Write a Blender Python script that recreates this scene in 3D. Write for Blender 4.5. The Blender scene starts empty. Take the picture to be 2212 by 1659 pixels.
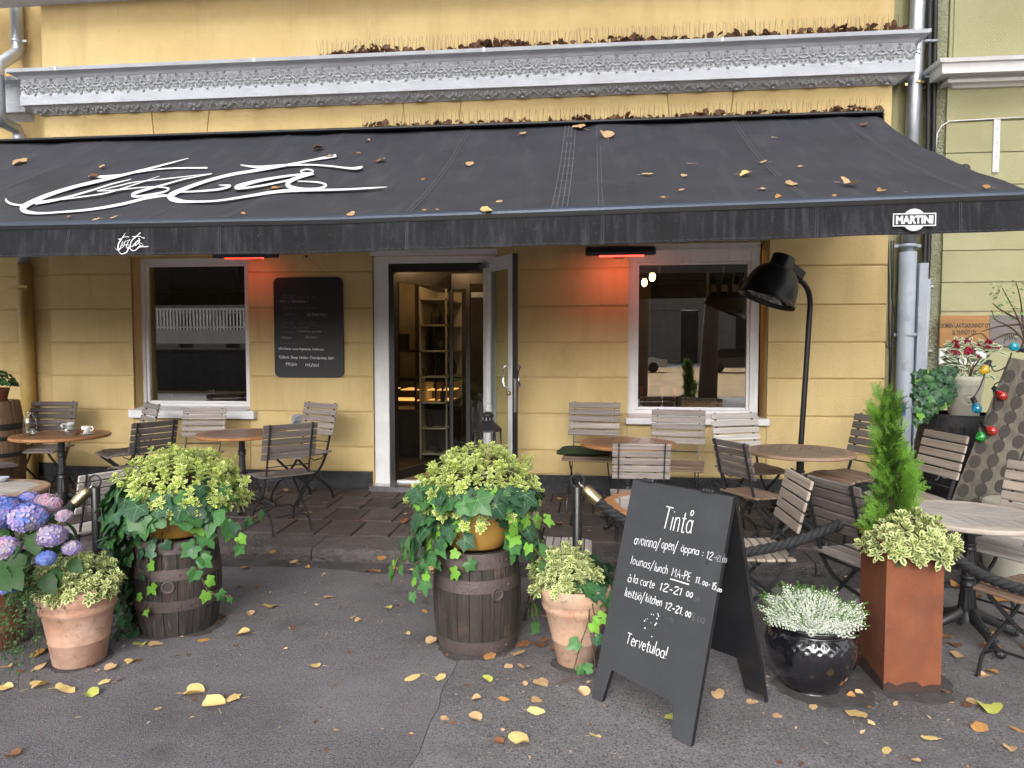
import bpy, math, random
from mathutils import Vector, Matrix, Euler, noise as mnoise
rad = math.radians
random.seed(7)
scene = bpy.context.scene
COL = scene.collection

# ------------------------------------------------------------------ camera
F, YAW, PITCH, EYE = 1581.0, rad(6.14), rad(3.0), 1.65
fw = Vector((-math.sin(YAW)*math.cos(PITCH), math.cos(YAW)*math.cos(PITCH), -math.sin(PITCH)))
rt = Vector((math.cos(YAW), math.sin(YAW), 0))
up = rt.cross(fw)
cam = bpy.data.cameras.new('camera')
cam.sensor_width = 36; cam.lens = 36*F/2212; cam.clip_end = 600; cam.clip_start = .05
cam_o = bpy.data.objects.new('camera', cam); COL.objects.link(cam_o)
cam_o.matrix_world = Matrix(((rt.x, up.x, -fw.x, 0), (rt.y, up.y, -fw.y, 0), (rt.z, up.z, -fw.z, EYE), (0, 0, 0, 1)))
scene.camera = cam_o

# ------------------------------------------------------------------ sky and sun (overcast)
SUN_EL, SUN_AZ = rad(37), rad(184)          # azimuth measured from +Y towards +X: behind the camera
world = bpy.data.worlds.new('World'); scene.world = world; world.use_nodes = True
wn = world.node_tree.nodes; wl = world.node_tree.links
sky = wn.new('ShaderNodeTexSky'); sky.sky_type = 'NISHITA'; sky.sun_disc = False
sky.sun_elevation = SUN_EL; sky.sun_rotation = SUN_AZ; sky.air_density = 1.0; sky.dust_density = 8.0; sky.ozone_density = 1.0
hs = wn.new('ShaderNodeHueSaturation'); hs.inputs['Saturation'].default_value = .25
wl.new(sky.outputs[0], hs.inputs['Color']); wl.new(hs.outputs[0], wn['Background'].inputs[0])
wn['Background'].inputs[1].default_value = .15
sun = bpy.data.lights.new('sun', 'SUN'); sun.energy = 1.5; sun.angle = rad(55); sun.color = (.97, .98, 1)
sun_o = bpy.data.objects.new('sun', sun); COL.objects.link(sun_o)
sd = Vector((math.sin(SUN_AZ)*math.cos(SUN_EL), math.cos(SUN_AZ)*math.cos(SUN_EL), math.sin(SUN_EL)))
sun_o.rotation_euler = (-sd).to_track_quat('-Z', 'Y').to_euler(); sun_o.location = sd*60
vs = scene.view_settings
scene.display_settings.display_device = 'sRGB'
vs.view_transform = 'Standard'; vs.look = 'None'; vs.gamma = 1; vs.use_curve_mapping = False
vs.exposure = 1.38
scene.render.engine = 'CYCLES'
scene.cycles.max_bounces = 8; scene.cycles.transparent_max_bounces = 16

# ------------------------------------------------------------------ survey of the photograph: pixel of the 2212 x 1659 view -> point of the place
D = 7.41                                     # the yellow facade
def ray(u, v): return rt*((u-1106)/F) - up*((v-829.5)/F) + fw
def G(u, v, z=0.0):
    d = ray(u, v); return Vector((0, 0, EYE)) + d*((z-EYE)/d.z)
def W(u, v, y=D):
    d = ray(u, v); return Vector((0, 0, EYE)) + d*(y/d.y)
def pave_z(y): return .105 if y < 5.3 else .105 + .05*(y-5.3)/2.1

# ------------------------------------------------------------------ mesh helpers
class MB:
    def __init__(s): s.v = []; s.f = []; s.m = []; s.s = []
    def add(s, vs_, fs, m=0, smooth=False, M=None):
        b = len(s.v)
        for p in vs_:
            s.v.append(tuple(M @ Vector(p)) if M else tuple(p))
        for f in fs:
            s.f.append(tuple(b+i for i in f)); s.m.append(m); s.s.append(smooth)
        return s
    def box(s, x0, x1, y0, y1, z0, z1, m=0, M=None):
        return s.add([(x0,y0,z0),(x1,y0,z0),(x1,y1,z0),(x0,y1,z0),(x0,y0,z1),(x1,y0,z1),(x1,y1,z1),(x0,y1,z1)],
            [(3,2,1,0),(4,5,6,7),(0,1,5,4),(1,2,6,5),(2,3,7,6),(3,0,4,7)], m, False, M)
    def cbox(s, x0, x1, y0, y1, z0, z1, c=.004, m=0, M=None):
        X=(x0,x1);Y=(y0,y1);Z=(z0,z1); vs_=[]; ix={}
        for i in (0,1):
            for j in (0,1):
                for k in (0,1):
                    sx=c if i==0 else -c; sy=c if j==0 else -c; sz=c if k==0 else -c
                    ix[i,j,k,0]=len(vs_); vs_.append((X[i],Y[j]+sy,Z[k]+sz))
                    ix[i,j,k,1]=len(vs_); vs_.append((X[i]+sx,Y[j],Z[k]+sz))
                    ix[i,j,k,2]=len(vs_); vs_.append((X[i]+sx,Y[j]+sy,Z[k]))
        fs=[]
        cen=Vector(((x0+x1)/2,(y0+y1)/2,(z0+z1)/2))
        def q(*k):
            pts=[Vector(vs_[a]) for a in k]; n=(pts[1]-pts[0]).cross(pts[2]-pts[0]); mid=sum(pts,Vector())/len(pts)
            fs.append(tuple(k) if n.dot(mid-cen)>0 else tuple(reversed(k)))
        r=((0,0),(1,0),(1,1),(0,1))
        for i in (0,1):
            q(*[ix[i,a,b,0] for a,b in r]); q(*[ix[a,i,b,1] for a,b in r]); q(*[ix[a,b,i,2] for a,b in r])
        for a in (0,1):
            for b in (0,1):
                q(ix[0,a,b,1],ix[1,a,b,1],ix[1,a,b,2],ix[0,a,b,2])
                q(ix[a,0,b,0],ix[a,1,b,0],ix[a,1,b,2],ix[a,0,b,2])
                q(ix[a,b,0,0],ix[a,b,1,0],ix[a,b,1,1],ix[a,b,0,1])
        for i in (0,1):
            for j in (0,1):
                for k in (0,1): q(ix[i,j,k,0],ix[i,j,k,1],ix[i,j,k,2])
        return s.add(vs_, fs, m, False, M)
    def prism(s, poly, a, b, axis='y', m=0, M=None):
        # poly: 2D outline; extruded from a to b along axis
        n=len(poly)
        P={'y':lambda p,t:(p[0],t,p[1]),'z':lambda p,t:(p[0],p[1],t),'x':lambda p,t:(t,p[0],p[1])}[axis]
        vs_=[P(p,a) for p in poly]+[P(p,b) for p in poly]
        ar=sum(poly[i][0]*poly[(i+1)%n][1]-poly[(i+1)%n][0]*poly[i][1] for i in range(n))
        flip=(ar>0)==(b>a)
        if axis=='y': flip=not flip
        fs=[tuple(range(n)),tuple(range(2*n-1,n-1,-1))]+[(i,n+i,n+(i+1)%n,(i+1)%n) for i in range(n)]
        if flip: fs=[tuple(reversed(f)) for f in fs]
        return s.add(vs_, fs, m, False, M)
    def lathe(s, prof, n=32, c=(0,0,0), m=0, M=None, smooth=True, a0=0, a1=2*math.pi, cap=False, rfun=None):
        full=abs(a1-a0-2*math.pi)<1e-6; k=n if full else n+1
        vs_=[]
        for r,z in prof:
            for i in range(k):
                a=a0+(a1-a0)*i/n; rr=r*(rfun(a,z) if rfun else 1)
                vs_.append((c[0]+rr*math.cos(a),c[1]+rr*math.sin(a),c[2]+z))
        fs=[]
        for j in range(len(prof)-1):
            for i in range(n):
                i2=(i+1)%k if full else i+1
                fs.append((j*k+i,j*k+i2,(j+1)*k+i2,(j+1)*k+i))
        if cap and full:
            fs.append(tuple(range(k-1,-1,-1))); fs.append(tuple((len(prof)-1)*k+i for i in range(k)))
        return s.add(vs_, fs, m, smooth, M)
    def tube(s, path, r, n=8, m=0, M=None, smooth=True, flat=None, cap=True):
        path=[Vector(p) for p in path]; L=len(path); rs=r if isinstance(r,(list,tuple)) else [r]*L
        vs_=[]; prev=None
        for i,p in enumerate(path):
            t=(path[min(i+1,L-1)]-path[max(i-1,0)])
            if t.length<1e-9: t=Vector((0,0,1))
            t.normalize()
            if prev is None:
                a=Vector((0,0,1)) if abs(t.z)<.9 else Vector((1,0,0))
                u=t.cross(a).normalized()
            else:
                u=prev-t*prev.dot(t)
                u=u.normalized() if u.length>1e-6 else t.cross(Vector((0,0,1))).normalized()
            prev=u; w=t.cross(u)
            for k in range(n):
                an=2*math.pi*k/n
                vs_.append(p+u*(rs[i]*math.cos(an))+w*(rs[i]*math.sin(an)))
        fs=[]
        for i in range(L-1):
            for k in range(n):
                fs.append((i*n+k,i*n+(k+1)%n,(i+1)*n+(k+1)%n,(i+1)*n+k))
        if cap: fs.append(tuple(range(n-1,-1,-1))); fs.append(tuple((L-1)*n+k for k in range(n)))
        return s.add(vs_, fs, m, smooth, M)
    def bar(s, path, w, t, m=0, M=None):
        # flat bar swept in the YZ plane (x const): w in plane, t along x
        P=[Vector(p) for p in path]; L=len(P); vs_=[]
        for i,p in enumerate(P):
            d=(P[min(i+1,L-1)]-P[max(i-1,0)]).normalized(); n_=Vector((0,-d.z,d.y))
            for sx,sn in ((-1,-1),(1,-1),(1,1),(-1,1)):
                vs_.append(p+n_*(w/2*sn)+Vector((t/2*sx,0,0)))
        fs=[]
        for i in range(L-1):
            for k in range(4): fs.append((i*4+k,(i+1)*4+k,(i+1)*4+(k+1)%4,i*4+(k+1)%4))
        fs.append((0,1,2,3)); fs.append(tuple((L-1)*4+k for k in (3,2,1,0)))
        return s.add(vs_, fs, m, False, M)
    def sphere(s, c, r, n=12, k=8, m=0, M=None, sc=(1,1,1)):
        pr=[(max(1e-4,math.sin(math.pi*j/k))*1.0,-math.cos(math.pi*j/k)) for j in range(k+1)]
        T=Matrix.Translation(c)@Matrix.Diagonal((r*sc[0],r*sc[1],r*sc[2],1))
        return s.lathe(pr,n,(0,0,0),m,(M@T) if M else T)
    def mesh(s, name, mats):
        me=bpy.data.meshes.new(name); me.from_pydata(s.v,[],s.f)
        for m_ in (mats if isinstance(mats,(list,tuple)) else [mats]): me.materials.append(m_)
        me.polygons.foreach_set('material_index', s.m); me.polygons.foreach_set('use_smooth', s.s)
        me.update(); return me
    def build(s, name, mats, parent=None, world=False, **kw):
        return link(name, s.mesh(name, mats), parent, world, **kw)

def link(name, me, parent=None, world=False, loc=None, rot=None, M=None, label=None):
    o=bpy.data.objects.new(name, me); COL.objects.link(o)
    if parent is not None:
        o.parent=parent
        if world: o.matrix_parent_inverse=root_matrix(parent).inverted()
    if M is not None: o.matrix_basis=M
    if loc is not None: o.location=loc
    if rot is not None: o.rotation_euler=rot
    if label: o['label']=label
    return o
def root_matrix(o):
    m=o.matrix_basis.copy()
    return (root_matrix(o.parent)@o.matrix_parent_inverse@m) if o.parent else m
def tag(o, label=None, cat=None, group=None, kind=None):
    if label: o['label']=label
    if cat: o['category']=cat
    if group: o['group']=group
    if kind: o['kind']=kind
    return o
def thing(name, label, cat, loc=(0,0,0), rz=0, group=None):
    o=bpy.data.objects.new(name, None); COL.objects.link(o); o.empty_display_size=.1
    o.location=loc; o.rotation_euler=(0,0,rz)
    return tag(o, label, cat, group)
def copy_tree(o, parent=None):
    c=o.copy(); COL.objects.link(c)
    if parent is not None: c.parent=parent
    for ch in o.children: copy_tree(ch, c)
    return c
def frame(n, t):
    # local x = tip direction, z = normal
    n=Vector(n).normalized(); t=Vector(t); t=(t-n*t.dot(n))
    t=t.normalized() if t.length>1e-5 else n.orthogonal().normalized()
    y=n.cross(t); return Matrix((( t.x,y.x,n.x,0),(t.y,y.y,n.y,0),(t.z,y.z,n.z,0),(0,0,0,1)))

# ------------------------------------------------------------------ materials
def L(r,g,b):
    f=lambda c:(c/255/12.92 if c/255<=.04045 else ((c/255+.055)/1.055)**2.4)
    return (f(r),f(g),f(b),1)
def mix_c(nt, fac, a, b):
    m=nt.nodes.new('ShaderNodeMix'); m.data_type='RGBA'
    if isinstance(fac,(int,float)): m.inputs[0].default_value=fac
    else: nt.links.new(fac,m.inputs[0])
    for i,x in ((6,a),(7,b)):
        if isinstance(x,tuple): m.inputs[i].default_value=x
        else: nt.links.new(x,m.inputs[i])
    return m.outputs[2]
def nz(nt, scale=(5,5,5), detail=5, rough=.6, coords='Object', lo=.35, hi=.65, dist=0):
    tc=nt.nodes.new('ShaderNodeTexCoord'); mp=nt.nodes.new('ShaderNodeMapping')
    sc=scale if isinstance(scale,tuple) else (scale,)*3
    mp.inputs['Scale'].default_value=sc
    n=nt.nodes.new('ShaderNodeTexNoise'); n.inputs['Scale'].default_value=1; n.inputs['Detail'].default_value=detail; n.inputs['Roughness'].default_value=rough
    n.inputs['Distortion'].default_value=dist
    nt.links.new(tc.outputs[coords],mp.inputs[0]); nt.links.new(mp.outputs[0],n.inputs['Vector'])
    if coords=='Object':                      # copies of one mesh must not show the same grain
        oi=nt.nodes.new('ShaderNodeObjectInfo'); ad=nt.nodes.new('ShaderNodeMath'); ad.operation='MULTIPLY'; ad.inputs[1].default_value=37
        nt.links.new(oi.outputs['Random'],ad.inputs[0]); nt.links.new(ad.outputs[0],mp.inputs['Location'])
    r=nt.nodes.new('ShaderNodeMapRange'); r.inputs[1].default_value=lo; r.inputs[2].default_value=hi
    nt.links.new(n.outputs[0],r.inputs[0]); return r.outputs[0]
MATS={}
def mat(name, c1, c2=None, scale=6, rough=.6, bump=0, bs=80, metal=0, rnd=0, coat=0, spec=.5, lo=.35, hi=.65, layers=(), emit=None, es=1, bd=.01, sub=0, detail=5, rvar=0):
    m=bpy.data.materials.new(name); m.use_nodes=True; nt=m.node_tree; b=nt.nodes['Principled BSDF']
    c=c1 if len(c1)==4 else (*c1,1)
    out=c
    if c2: out=mix_c(nt, nz(nt,scale,detail,lo=lo,hi=hi), c, c2 if len(c2)==4 else (*c2,1))
    for (lc,lscale,llo,lhi,lf) in layers:     # stains and wear: colour, scale, range, strength
        f=nz(nt,lscale,5,lo=llo,hi=lhi)
        mu=nt.nodes.new('ShaderNodeMath'); mu.operation='MULTIPLY'; mu.inputs[1].default_value=lf; nt.links.new(f,mu.inputs[0])
        out=mix_c(nt, mu.outputs[0], out, lc if len(lc)==4 else (*lc,1))
    if rnd:
        oi=nt.nodes.new('ShaderNodeObjectInfo'); mr=nt.nodes.new('ShaderNodeMapRange'); mr.inputs[3].default_value=1-rnd; mr.inputs[4].default_value=1+rnd
        nt.links.new(oi.outputs['Random'],mr.inputs[0]); h=nt.nodes.new('ShaderNodeHueSaturation'); nt.links.new(mr.outputs[0],h.inputs['Value'])
        if isinstance(out,tuple): h.inputs['Color'].default_value=out
        else: nt.links.new(out,h.inputs['Color'])
        out=h.outputs[0]
    if isinstance(out,tuple): b.inputs['Base Color'].default_value=out
    else: nt.links.new(out,b.inputs['Base Color'])
    b.inputs['Roughness'].default_value=rough; b.inputs['Metallic'].default_value=metal; b.inputs['Specular IOR Level'].default_value=spec
    if rvar:
        f=nz(nt,scale,4); mr=nt.nodes.new('ShaderNodeMapRange'); mr.inputs[3].default_value=rough-rvar; mr.inputs[4].default_value=rough+rvar
        nt.links.new(f,mr.inputs[0]); nt.links.new(mr.outputs[0],b.inputs['Roughness'])
    if coat: b.inputs['Coat Weight'].default_value=coat; b.inputs['Coat Roughness'].default_value=.08
    if sub:
        b.inputs['Subsurface Weight'].default_value=0
        b.inputs['Transmission Weight'].default_value=0
    if bump:
        f=nz(nt,bs,6); bp=nt.nodes.new('ShaderNodeBump'); bp.inputs['Strength'].default_value=bump; bp.inputs['Distance'].default_value=bd
        nt.links.new(f,bp.inputs['Height']); nt.links.new(bp.outputs[0],b.inputs['Normal'])
    if emit: b.inputs['Emission Color'].default_value=(*emit,1); b.inputs['Emission Strength'].default_value=es
    MATS[name]=m; return m
def leafmat(name, c1, c2, rough=.5, tr=.25, rnd=.15, scale=30, spec=.3):
    m=mat(name,c1,c2,scale,rough,rnd=rnd,spec=spec); nt=m.node_tree; b=nt.nodes['Principled BSDF']
    t=nt.nodes.new('ShaderNodeBsdfTranslucent'); mx=nt.nodes.new('ShaderNodeMixShader'); mx.inputs[0].default_value=tr
    src=b.inputs['Base Color'].links[0].from_socket; nt.links.new(src,t.inputs[0])
    nt.links.new(b.outputs[0],mx.inputs[1]); nt.links.new(t.outputs[0],mx.inputs[2])
    nt.links.new(mx.outputs[0],nt.nodes['Material Output'].inputs[0]); return m
def glassmat(name, ior=.05, tint=(1,1,1), rough=.0):
    m=bpy.data.materials.new(name); m.use_nodes=True; nt=m.node_tree; nt.nodes.remove(nt.nodes['Principled BSDF'])
    tr=nt.nodes.new('ShaderNodeBsdfTransparent'); tr.inputs[0].default_value=(*tint,1)
    gl=nt.nodes.new('ShaderNodeBsdfGlossy'); gl.inputs['Roughness'].default_value=rough
    lw=nt.nodes.new('ShaderNodeLayerWeight'); lw.inputs[0].default_value=.5
    pw=nt.nodes.new('ShaderNodeMath'); pw.operation='POWER'; pw.inputs[1].default_value=5; nt.links.new(lw.outputs['Facing'],pw.inputs[0])
    fr=nt.nodes.new('ShaderNodeMapRange'); fr.inputs[3].default_value=ior; fr.inputs[4].default_value=1; nt.links.new(pw.outputs[0],fr.inputs[0])   # Schlick, both sides alike
    mx=nt.nodes.new('ShaderNodeMixShader'); nt.links.new(fr.outputs[0],mx.inputs[0]); nt.links.new(tr.outputs[0],mx.inputs[1]); nt.links.new(gl.outputs[0],mx.inputs[2])
    nt.links.new(mx.outputs[0],nt.nodes['Material Output'].inputs[0]); MATS[name]=m; return m

m_yellow=mat('yellow_stucco',(.63,.485,.24),(.575,.43,.20),1.2,.85,.35,60,bd=.004,layers=[((.42,.30,.14),(4,4,.5),.48,.74,.5),((.42,.29,.135),(1.2,1.2,1.6),.50,.76,.5),((.34,.24,.12),(18,18,5),.66,.76,.45),((.70,.58,.36),(5,5,1.5),.62,.8,.35),((.62,.47,.22),14,.5,.7,.3)],spec=.2)
m_yellow_back=mat('yellow_groove',(.58,.43,.20),(.52,.375,.165),3,.9,.3,60,bd=.004,spec=.2)
m_green=mat('green_stucco',(.36,.345,.205),(.31,.295,.165),1.5,.85,.3,70,bd=.004,layers=[((.33,.31,.17),(2,2,.6),.55,.8,.5)],spec=.2)
m_rough=mat('rough_render',(.50,.50,.34),(.40,.40,.26),5,.95,1.0,45,bd=.02,spec=.2)
m_plinth=mat('plinth_render',(.060,.062,.068),(.035,.036,.040),6,.85,.8,40,bd=.02,layers=[((.16,.16,.17),9,.68,.8,.5)])
m_cornice=mat('cornice_paint',(.52,.545,.59),(.45,.47,.515),4,.7,.15,60,layers=[((.30,.31,.33),(3,3,9),.55,.8,.5)],spec=.3)
m_relief=mat('shaded_relief_paint',(.46,.48,.51),(.38,.395,.42),20,.75,.2,80,spec=.3)  # cornice colour set darker, so the ornaments' shading is in the paint
m_white=mat('white_paint',(.74,.74,.74),(.66,.66,.67),5,.45,.08,60,layers=[((.36,.33,.29),(8,8,2),.62,.85,.5)])
m_pave=mat('paver_stone',(.098,.076,.070),(.056,.045,.044),7,.8,.5,90,rnd=.22,layers=[((.11,.10,.095),25,.58,.75,.5),((.03,.026,.026),3,.5,.75,.6)])
m_joint=mat('joint_sand',(.022,.020,.019),(.04,.035,.03),30,.95,.5,80)
m_kerb=mat('kerb_granite',(.115,.098,.094),(.065,.056,.055),12,.85,.9,35,bd=.015,rnd=.15,layers=[((.19,.17,.165),120,.55,.7,.5)])
m_soil=mat('soil',(.03,.02,.013),(.012,.009,.006),40,.95,1.0,60,bd=.02)
m_iron=mat('black_iron',(.014,.014,.016),(.022,.022,.025),20,.42,.1,90)
m_blackpaint=mat('black_paint',(.010,.010,.012),(.016,.016,.018),8,.35,.05,60)
m_steel=mat('steel',(.55,.55,.56),(.42,.42,.44),20,.28,.05,40,metal=1)
m_chrome=mat('chrome',(.75,.75,.76),None,rough=.08,metal=1)
m_zinc=mat('zinc_pipe',(.60,.64,.70),(.44,.48,.54),(6,6,2),.4,.1,8,metal=.85,bd=.03)
m_brass=mat('brass',(.50,.41,.24),(.30,.24,.14),18,.32,.1,60,metal=.9)
m_pipe_grey=mat('grey_pipe_paint',(.36,.40,.45),(.30,.33,.38),5,.5,.1,40,layers=[((.18,.19,.21),6,.6,.7,.5)])
m_pipe_yellow=mat('yellow_pipe_paint',(.50,.35,.11),(.42,.28,.09),4,.55,.08,50)
m_rubber=mat('black_rubber',(.012,.012,.013),None,rough=.5)
m_fabric=mat('awning_fabric',(.027,.028,.037),(.036,.037,.047),3,.75,.25,400,bd=.001,layers=[((.065,.065,.072),(9,1.6,1.6),.50,.75,.55),((.017,.017,.021),(1.5,1.5,1.5),.5,.75,.6),((.085,.085,.09),130,.68,.76,.5)],spec=.35)
m_valance=mat('valance_fabric',(.0075,.0075,.009),(.014,.014,.017),5,.8,.2,300,bd=.001,layers=[((.060,.062,.072),(26,26,2.2),.5,.78,.6),((.11,.11,.12),60,.6,.75,.3)],spec=.3)
m_seam=mat('seam_stitching',(.115,.115,.13),(.075,.075,.085),40,.8)
m_hem=mat('valance_thread',(.05,.05,.056),None,rough=.8)
m_print=mat('white_print',(.80,.81,.83),(.74,.75,.77),5,.6)
m_cass=mat('cassette_metal',(.010,.010,.011),None,rough=.4)
m_barsheen=mat('bar_top_sheen',(.055,.07,.10),(.04,.05,.07),(1,20,20),.35,metal=.5)  # bluish highlight of the bar's upper faces, put into their colour
m_chalkboard=mat('chalkboard',(.036,.038,.042),(.029,.031,.034),3,.6,.05,60,layers=[((.05,.055,.065),(5,5,5),.56,.8,.6),((.12,.13,.15),60,.73,.8,.35)])
m_menu=mat('menu_board',(.006,.006,.007),(.009,.009,.011),3,.5)
m_chalk=mat('chalk',(.78,.79,.82),(.58,.59,.64),90,.9)
m_chalk_faint=mat('faint_chalk',(.13,.135,.15),(.06,.06,.07),60,.9)
m_chalk_mid=mat('worn_chalk',(.36,.36,.39),(.20,.20,.22),60,.9)
m_wood_grey=mat('weathered_teak',(.33,.285,.26),(.195,.165,.15),(2.5,55,55),.75,.35,(5,120,120),bd=.003,rnd=.22,layers=[((.36,.33,.31),(4,30,30),.55,.75,.6),((.09,.07,.06),(3,40,40),.62,.75,.55)])
m_wood_tan=mat('tan_teak',(.40,.335,.28),(.27,.22,.18),(2.5,55,55),.75,.35,(5,120,120),bd=.003,rnd=.2,layers=[((.12,.10,.09),(3,60,60),.66,.76,.5)])
m_wood_brown=mat('brown_teak',(.25,.165,.115),(.14,.092,.066),(2.5,55,55),.65,.3,(5,120,120),bd=.003,rnd=.2,layers=[((.30,.24,.20),(4,30,30),.55,.75,.5)])
m_wood_dark=mat('dark_teak',(.17,.142,.128),(.098,.08,.072),(2.5,55,55),.75,.35,(5,120,120),bd=.003,rnd=.2,layers=[((.2,.18,.165),(4,30,30),.58,.78,.5)])
m_wood_white=mat('bleached_teak',(.50,.465,.44),(.36,.325,.30),(2.5,55,55),.75,.35,(5,120,120),bd=.003,rnd=.15,layers=[((.13,.12,.115),(3,60,60),.66,.76,.7),((.45,.29,.21),2.5,.6,.75,.5)])
m_top_warm=mat('oiled_teak',(.27,.135,.068),(.165,.08,.042),(3,45,45),.42,.15,(5,90,90),bd=.002,rnd=.18)
m_top_rim=mat('oiled_teak_rim',(.40,.19,.075),(.27,.12,.05),(14,14,14),.42,.1,60,bd=.002)
m_top_red=mat('redbrown_teak',(.21,.10,.062),(.13,.062,.042),(3,45,45),.45,.15,(5,90,90),bd=.002,rnd=.2,layers=[((.3,.22,.19),(3,25,25),.55,.75,.5)])
m_top_grey=mat('greyed_teak',(.26,.205,.16),(.17,.13,.10),(3,45,45),.6,.2,(5,90,90),bd=.002,rnd=.18)
m_top_pale=mat('pale_teak',(.40,.36,.33),(.27,.245,.225),(3,45,45),.65,.2,(5,90,90),bd=.002,rnd=.14)
m_rim_worn=mat('worn_rim',(.33,.22,.145),(.22,.155,.115),(9,9,9),.55,.15,60,bd=.002,layers=[((.42,.22,.10),5,.5,.7,.6)])
m_rim_pale=mat('pale_rim',(.44,.38,.33),(.31,.26,.225),(9,9,9),.6,.15,60,bd=.002,layers=[((.42,.25,.13),4,.56,.72,.6)])
m_stave=mat('old_stave',(.036,.030,.028),(.016,.013,.012),(22,22,2.5),.8,.6,(60,60,6),bd=.006,rnd=.2,layers=[((.16,.145,.125),(55,55,6),.6,.75,.55),((.075,.045,.036),(5,5,5),.5,.75,.5)])
m_stave_brown=mat('brown_stave',(.046,.034,.030),(.022,.017,.015),(22,22,2.5),.75,.55,(60,60,6),bd=.006,rnd=.18,layers=[((.12,.10,.09),(55,55,6),.62,.78,.5),((.12,.062,.045),(4,4,7),.58,.72,.5)])
m_stave_light=mat('oak_stave',(.24,.145,.085),(.15,.085,.048),(22,22,2.5),.65,.4,(60,60,6),bd=.005,rnd=.12)
m_stave_black=mat('black_stave',(.016,.014,.014),(.009,.008,.008),(22,22,2.5),.7,.5,(60,60,6),bd=.006,rnd=.2,layers=[((.05,.045,.042),(40,40,6),.6,.78,.5)])
m_hoop=mat('rusty_hoop',(.112,.085,.080),(.075,.058,.056),9,.6,.25,60,metal=.35,layers=[((.16,.085,.058),12,.55,.75,.5)])
m_hoop_black=mat('black_hoop',(.012,.012,.013),(.02,.02,.02),9,.6,.25,60,layers=[((.16,.15,.14),14,.66,.76,.6)])
m_terra=mat('terracotta',(.46,.26,.18),(.35,.19,.13),5,.85,.25,70,bd=.004,layers=[((.60,.47,.38),4,.45,.7,.7),((.12,.085,.07),(34,34,34),.58,.70,.7),((.16,.11,.08),5,.6,.8,.6)])
m_terra_pale=mat('pale_terracotta',(.50,.32,.215),(.41,.25,.165),4,.85,.25,70,bd=.004,layers=[((.56,.43,.33),3.5,.45,.7,.65),((.42,.12,.075),5,.56,.72,.6),((.14,.10,.08),(32,32,32),.58,.7,.65),((.17,.13,.10),4,.58,.78,.6)])
m_terra_dark=mat('rust_terracotta',(.22,.075,.035),(.15,.05,.026),5,.7,.2,70,bd=.004)
m_glaze_yellow=mat('yellow_glaze',(.47,.27,.07),(.40,.215,.05),5,.32,.1,20,layers=[((.20,.11,.04),9,.62,.8,.5),((.55,.5,.4),14,.72,.76,.6)],coat=.4)
m_glaze_black=mat('black_glaze',(.006,.006,.008),(.010,.010,.013),6,.12,.05,30,coat=1,spec=.7)
m_corten=mat('corten_steel',(.185,.054,.019),(.125,.036,.014),4,.75,.3,120,bd=.003,layers=[((.24,.078,.024),(9,9,3),.5,.75,.6),((.085,.034,.022),6,.55,.75,.6),((.12,.055,.045),(3,3,1.2),.5,.75,.5),((.10,.05,.04),90,.6,.72,.5)])
m_cushion=mat('green_cushion',(.028,.055,.016),(.020,.040,.012),30,.95,.4,200)
m_rope=mat('black_rope',(.016,.016,.018),(.026,.026,.029),60,.75,.4,200)
m_door_dark=mat('dark_door_frame',(.014,.013,.013),(.02,.018,.018),5,.4)
m_mat=mat('coir_mat',(.40,.235,.12),(.29,.165,.08),20,.95,.7,300,layers=[((.09,.05,.03),3,.55,.75,.5)])
m_ceramic=mat('white_ceramic',(.72,.72,.71),None,rough=.15,coat=.5)
m_enamel=mat('cream_pot',(.47,.45,.37),(.40,.38,.31),5,.55,.1,50)
m_water=glassmat('water',.03,(.93,.95,.95))
m_glass=glassmat('window_glass',.28,(.90,.92,.91))
m_glass_door=glassmat('door_glass',.045,(.90,.93,.91))
m_glass_thin=glassmat('drinking_glass',.05,(.95,.96,.96))
m_heat=mat('heater_element',(.5,.02,.01),None,emit=(1,.045,.03),es=2.6)
m_bulb=mat('lit_bulb',(1,.7,.3),None,emit=(1,.55,.16),es=14)
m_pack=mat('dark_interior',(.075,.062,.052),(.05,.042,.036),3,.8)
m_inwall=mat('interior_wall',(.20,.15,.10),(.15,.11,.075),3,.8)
m_shelf=mat('white_shelf',(.52,.46,.38),None,rough=.6)
m_bronze=mat('bronze_plate',(.33,.17,.058),(.28,.14,.05),(2,2,30),.42,.05,60,metal=.3)
m_greyplate=mat('grey_plate',(.17,.15,.14),(.14,.125,.12),(2,2,30),.45,.05,60,metal=.3)
m_letter=mat('plate_letter',(.035,.028,.024),None,rough=.6)
m_orange=mat('orange_plastic',(.62,.25,.04),(.55,.2,.03),6,.45)
m_blue=mat('blue_plastic',(.03,.13,.38),None,rough=.35)
m_rack=mat('rack_oak',(.145,.125,.096),(.08,.07,.054),(30,30,3),.8,.5,(70,70,8),bd=.005,rnd=.15,layers=[((.075,.085,.045),3,.5,.75,.5),((.2,.19,.17),(40,40,4),.62,.76,.5)])
m_hole=mat('hole_shade',(.045,.038,.032),None,rough=.9)  # for flat dark discs: the shade inside holes is given as colour
def bulbmat(n,c): 
    m=mat(n,c,None,rough=.08,coat=1); m.node_tree.nodes['Principled BSDF'].inputs['Transmission Weight'].default_value=.55; return m
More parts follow.
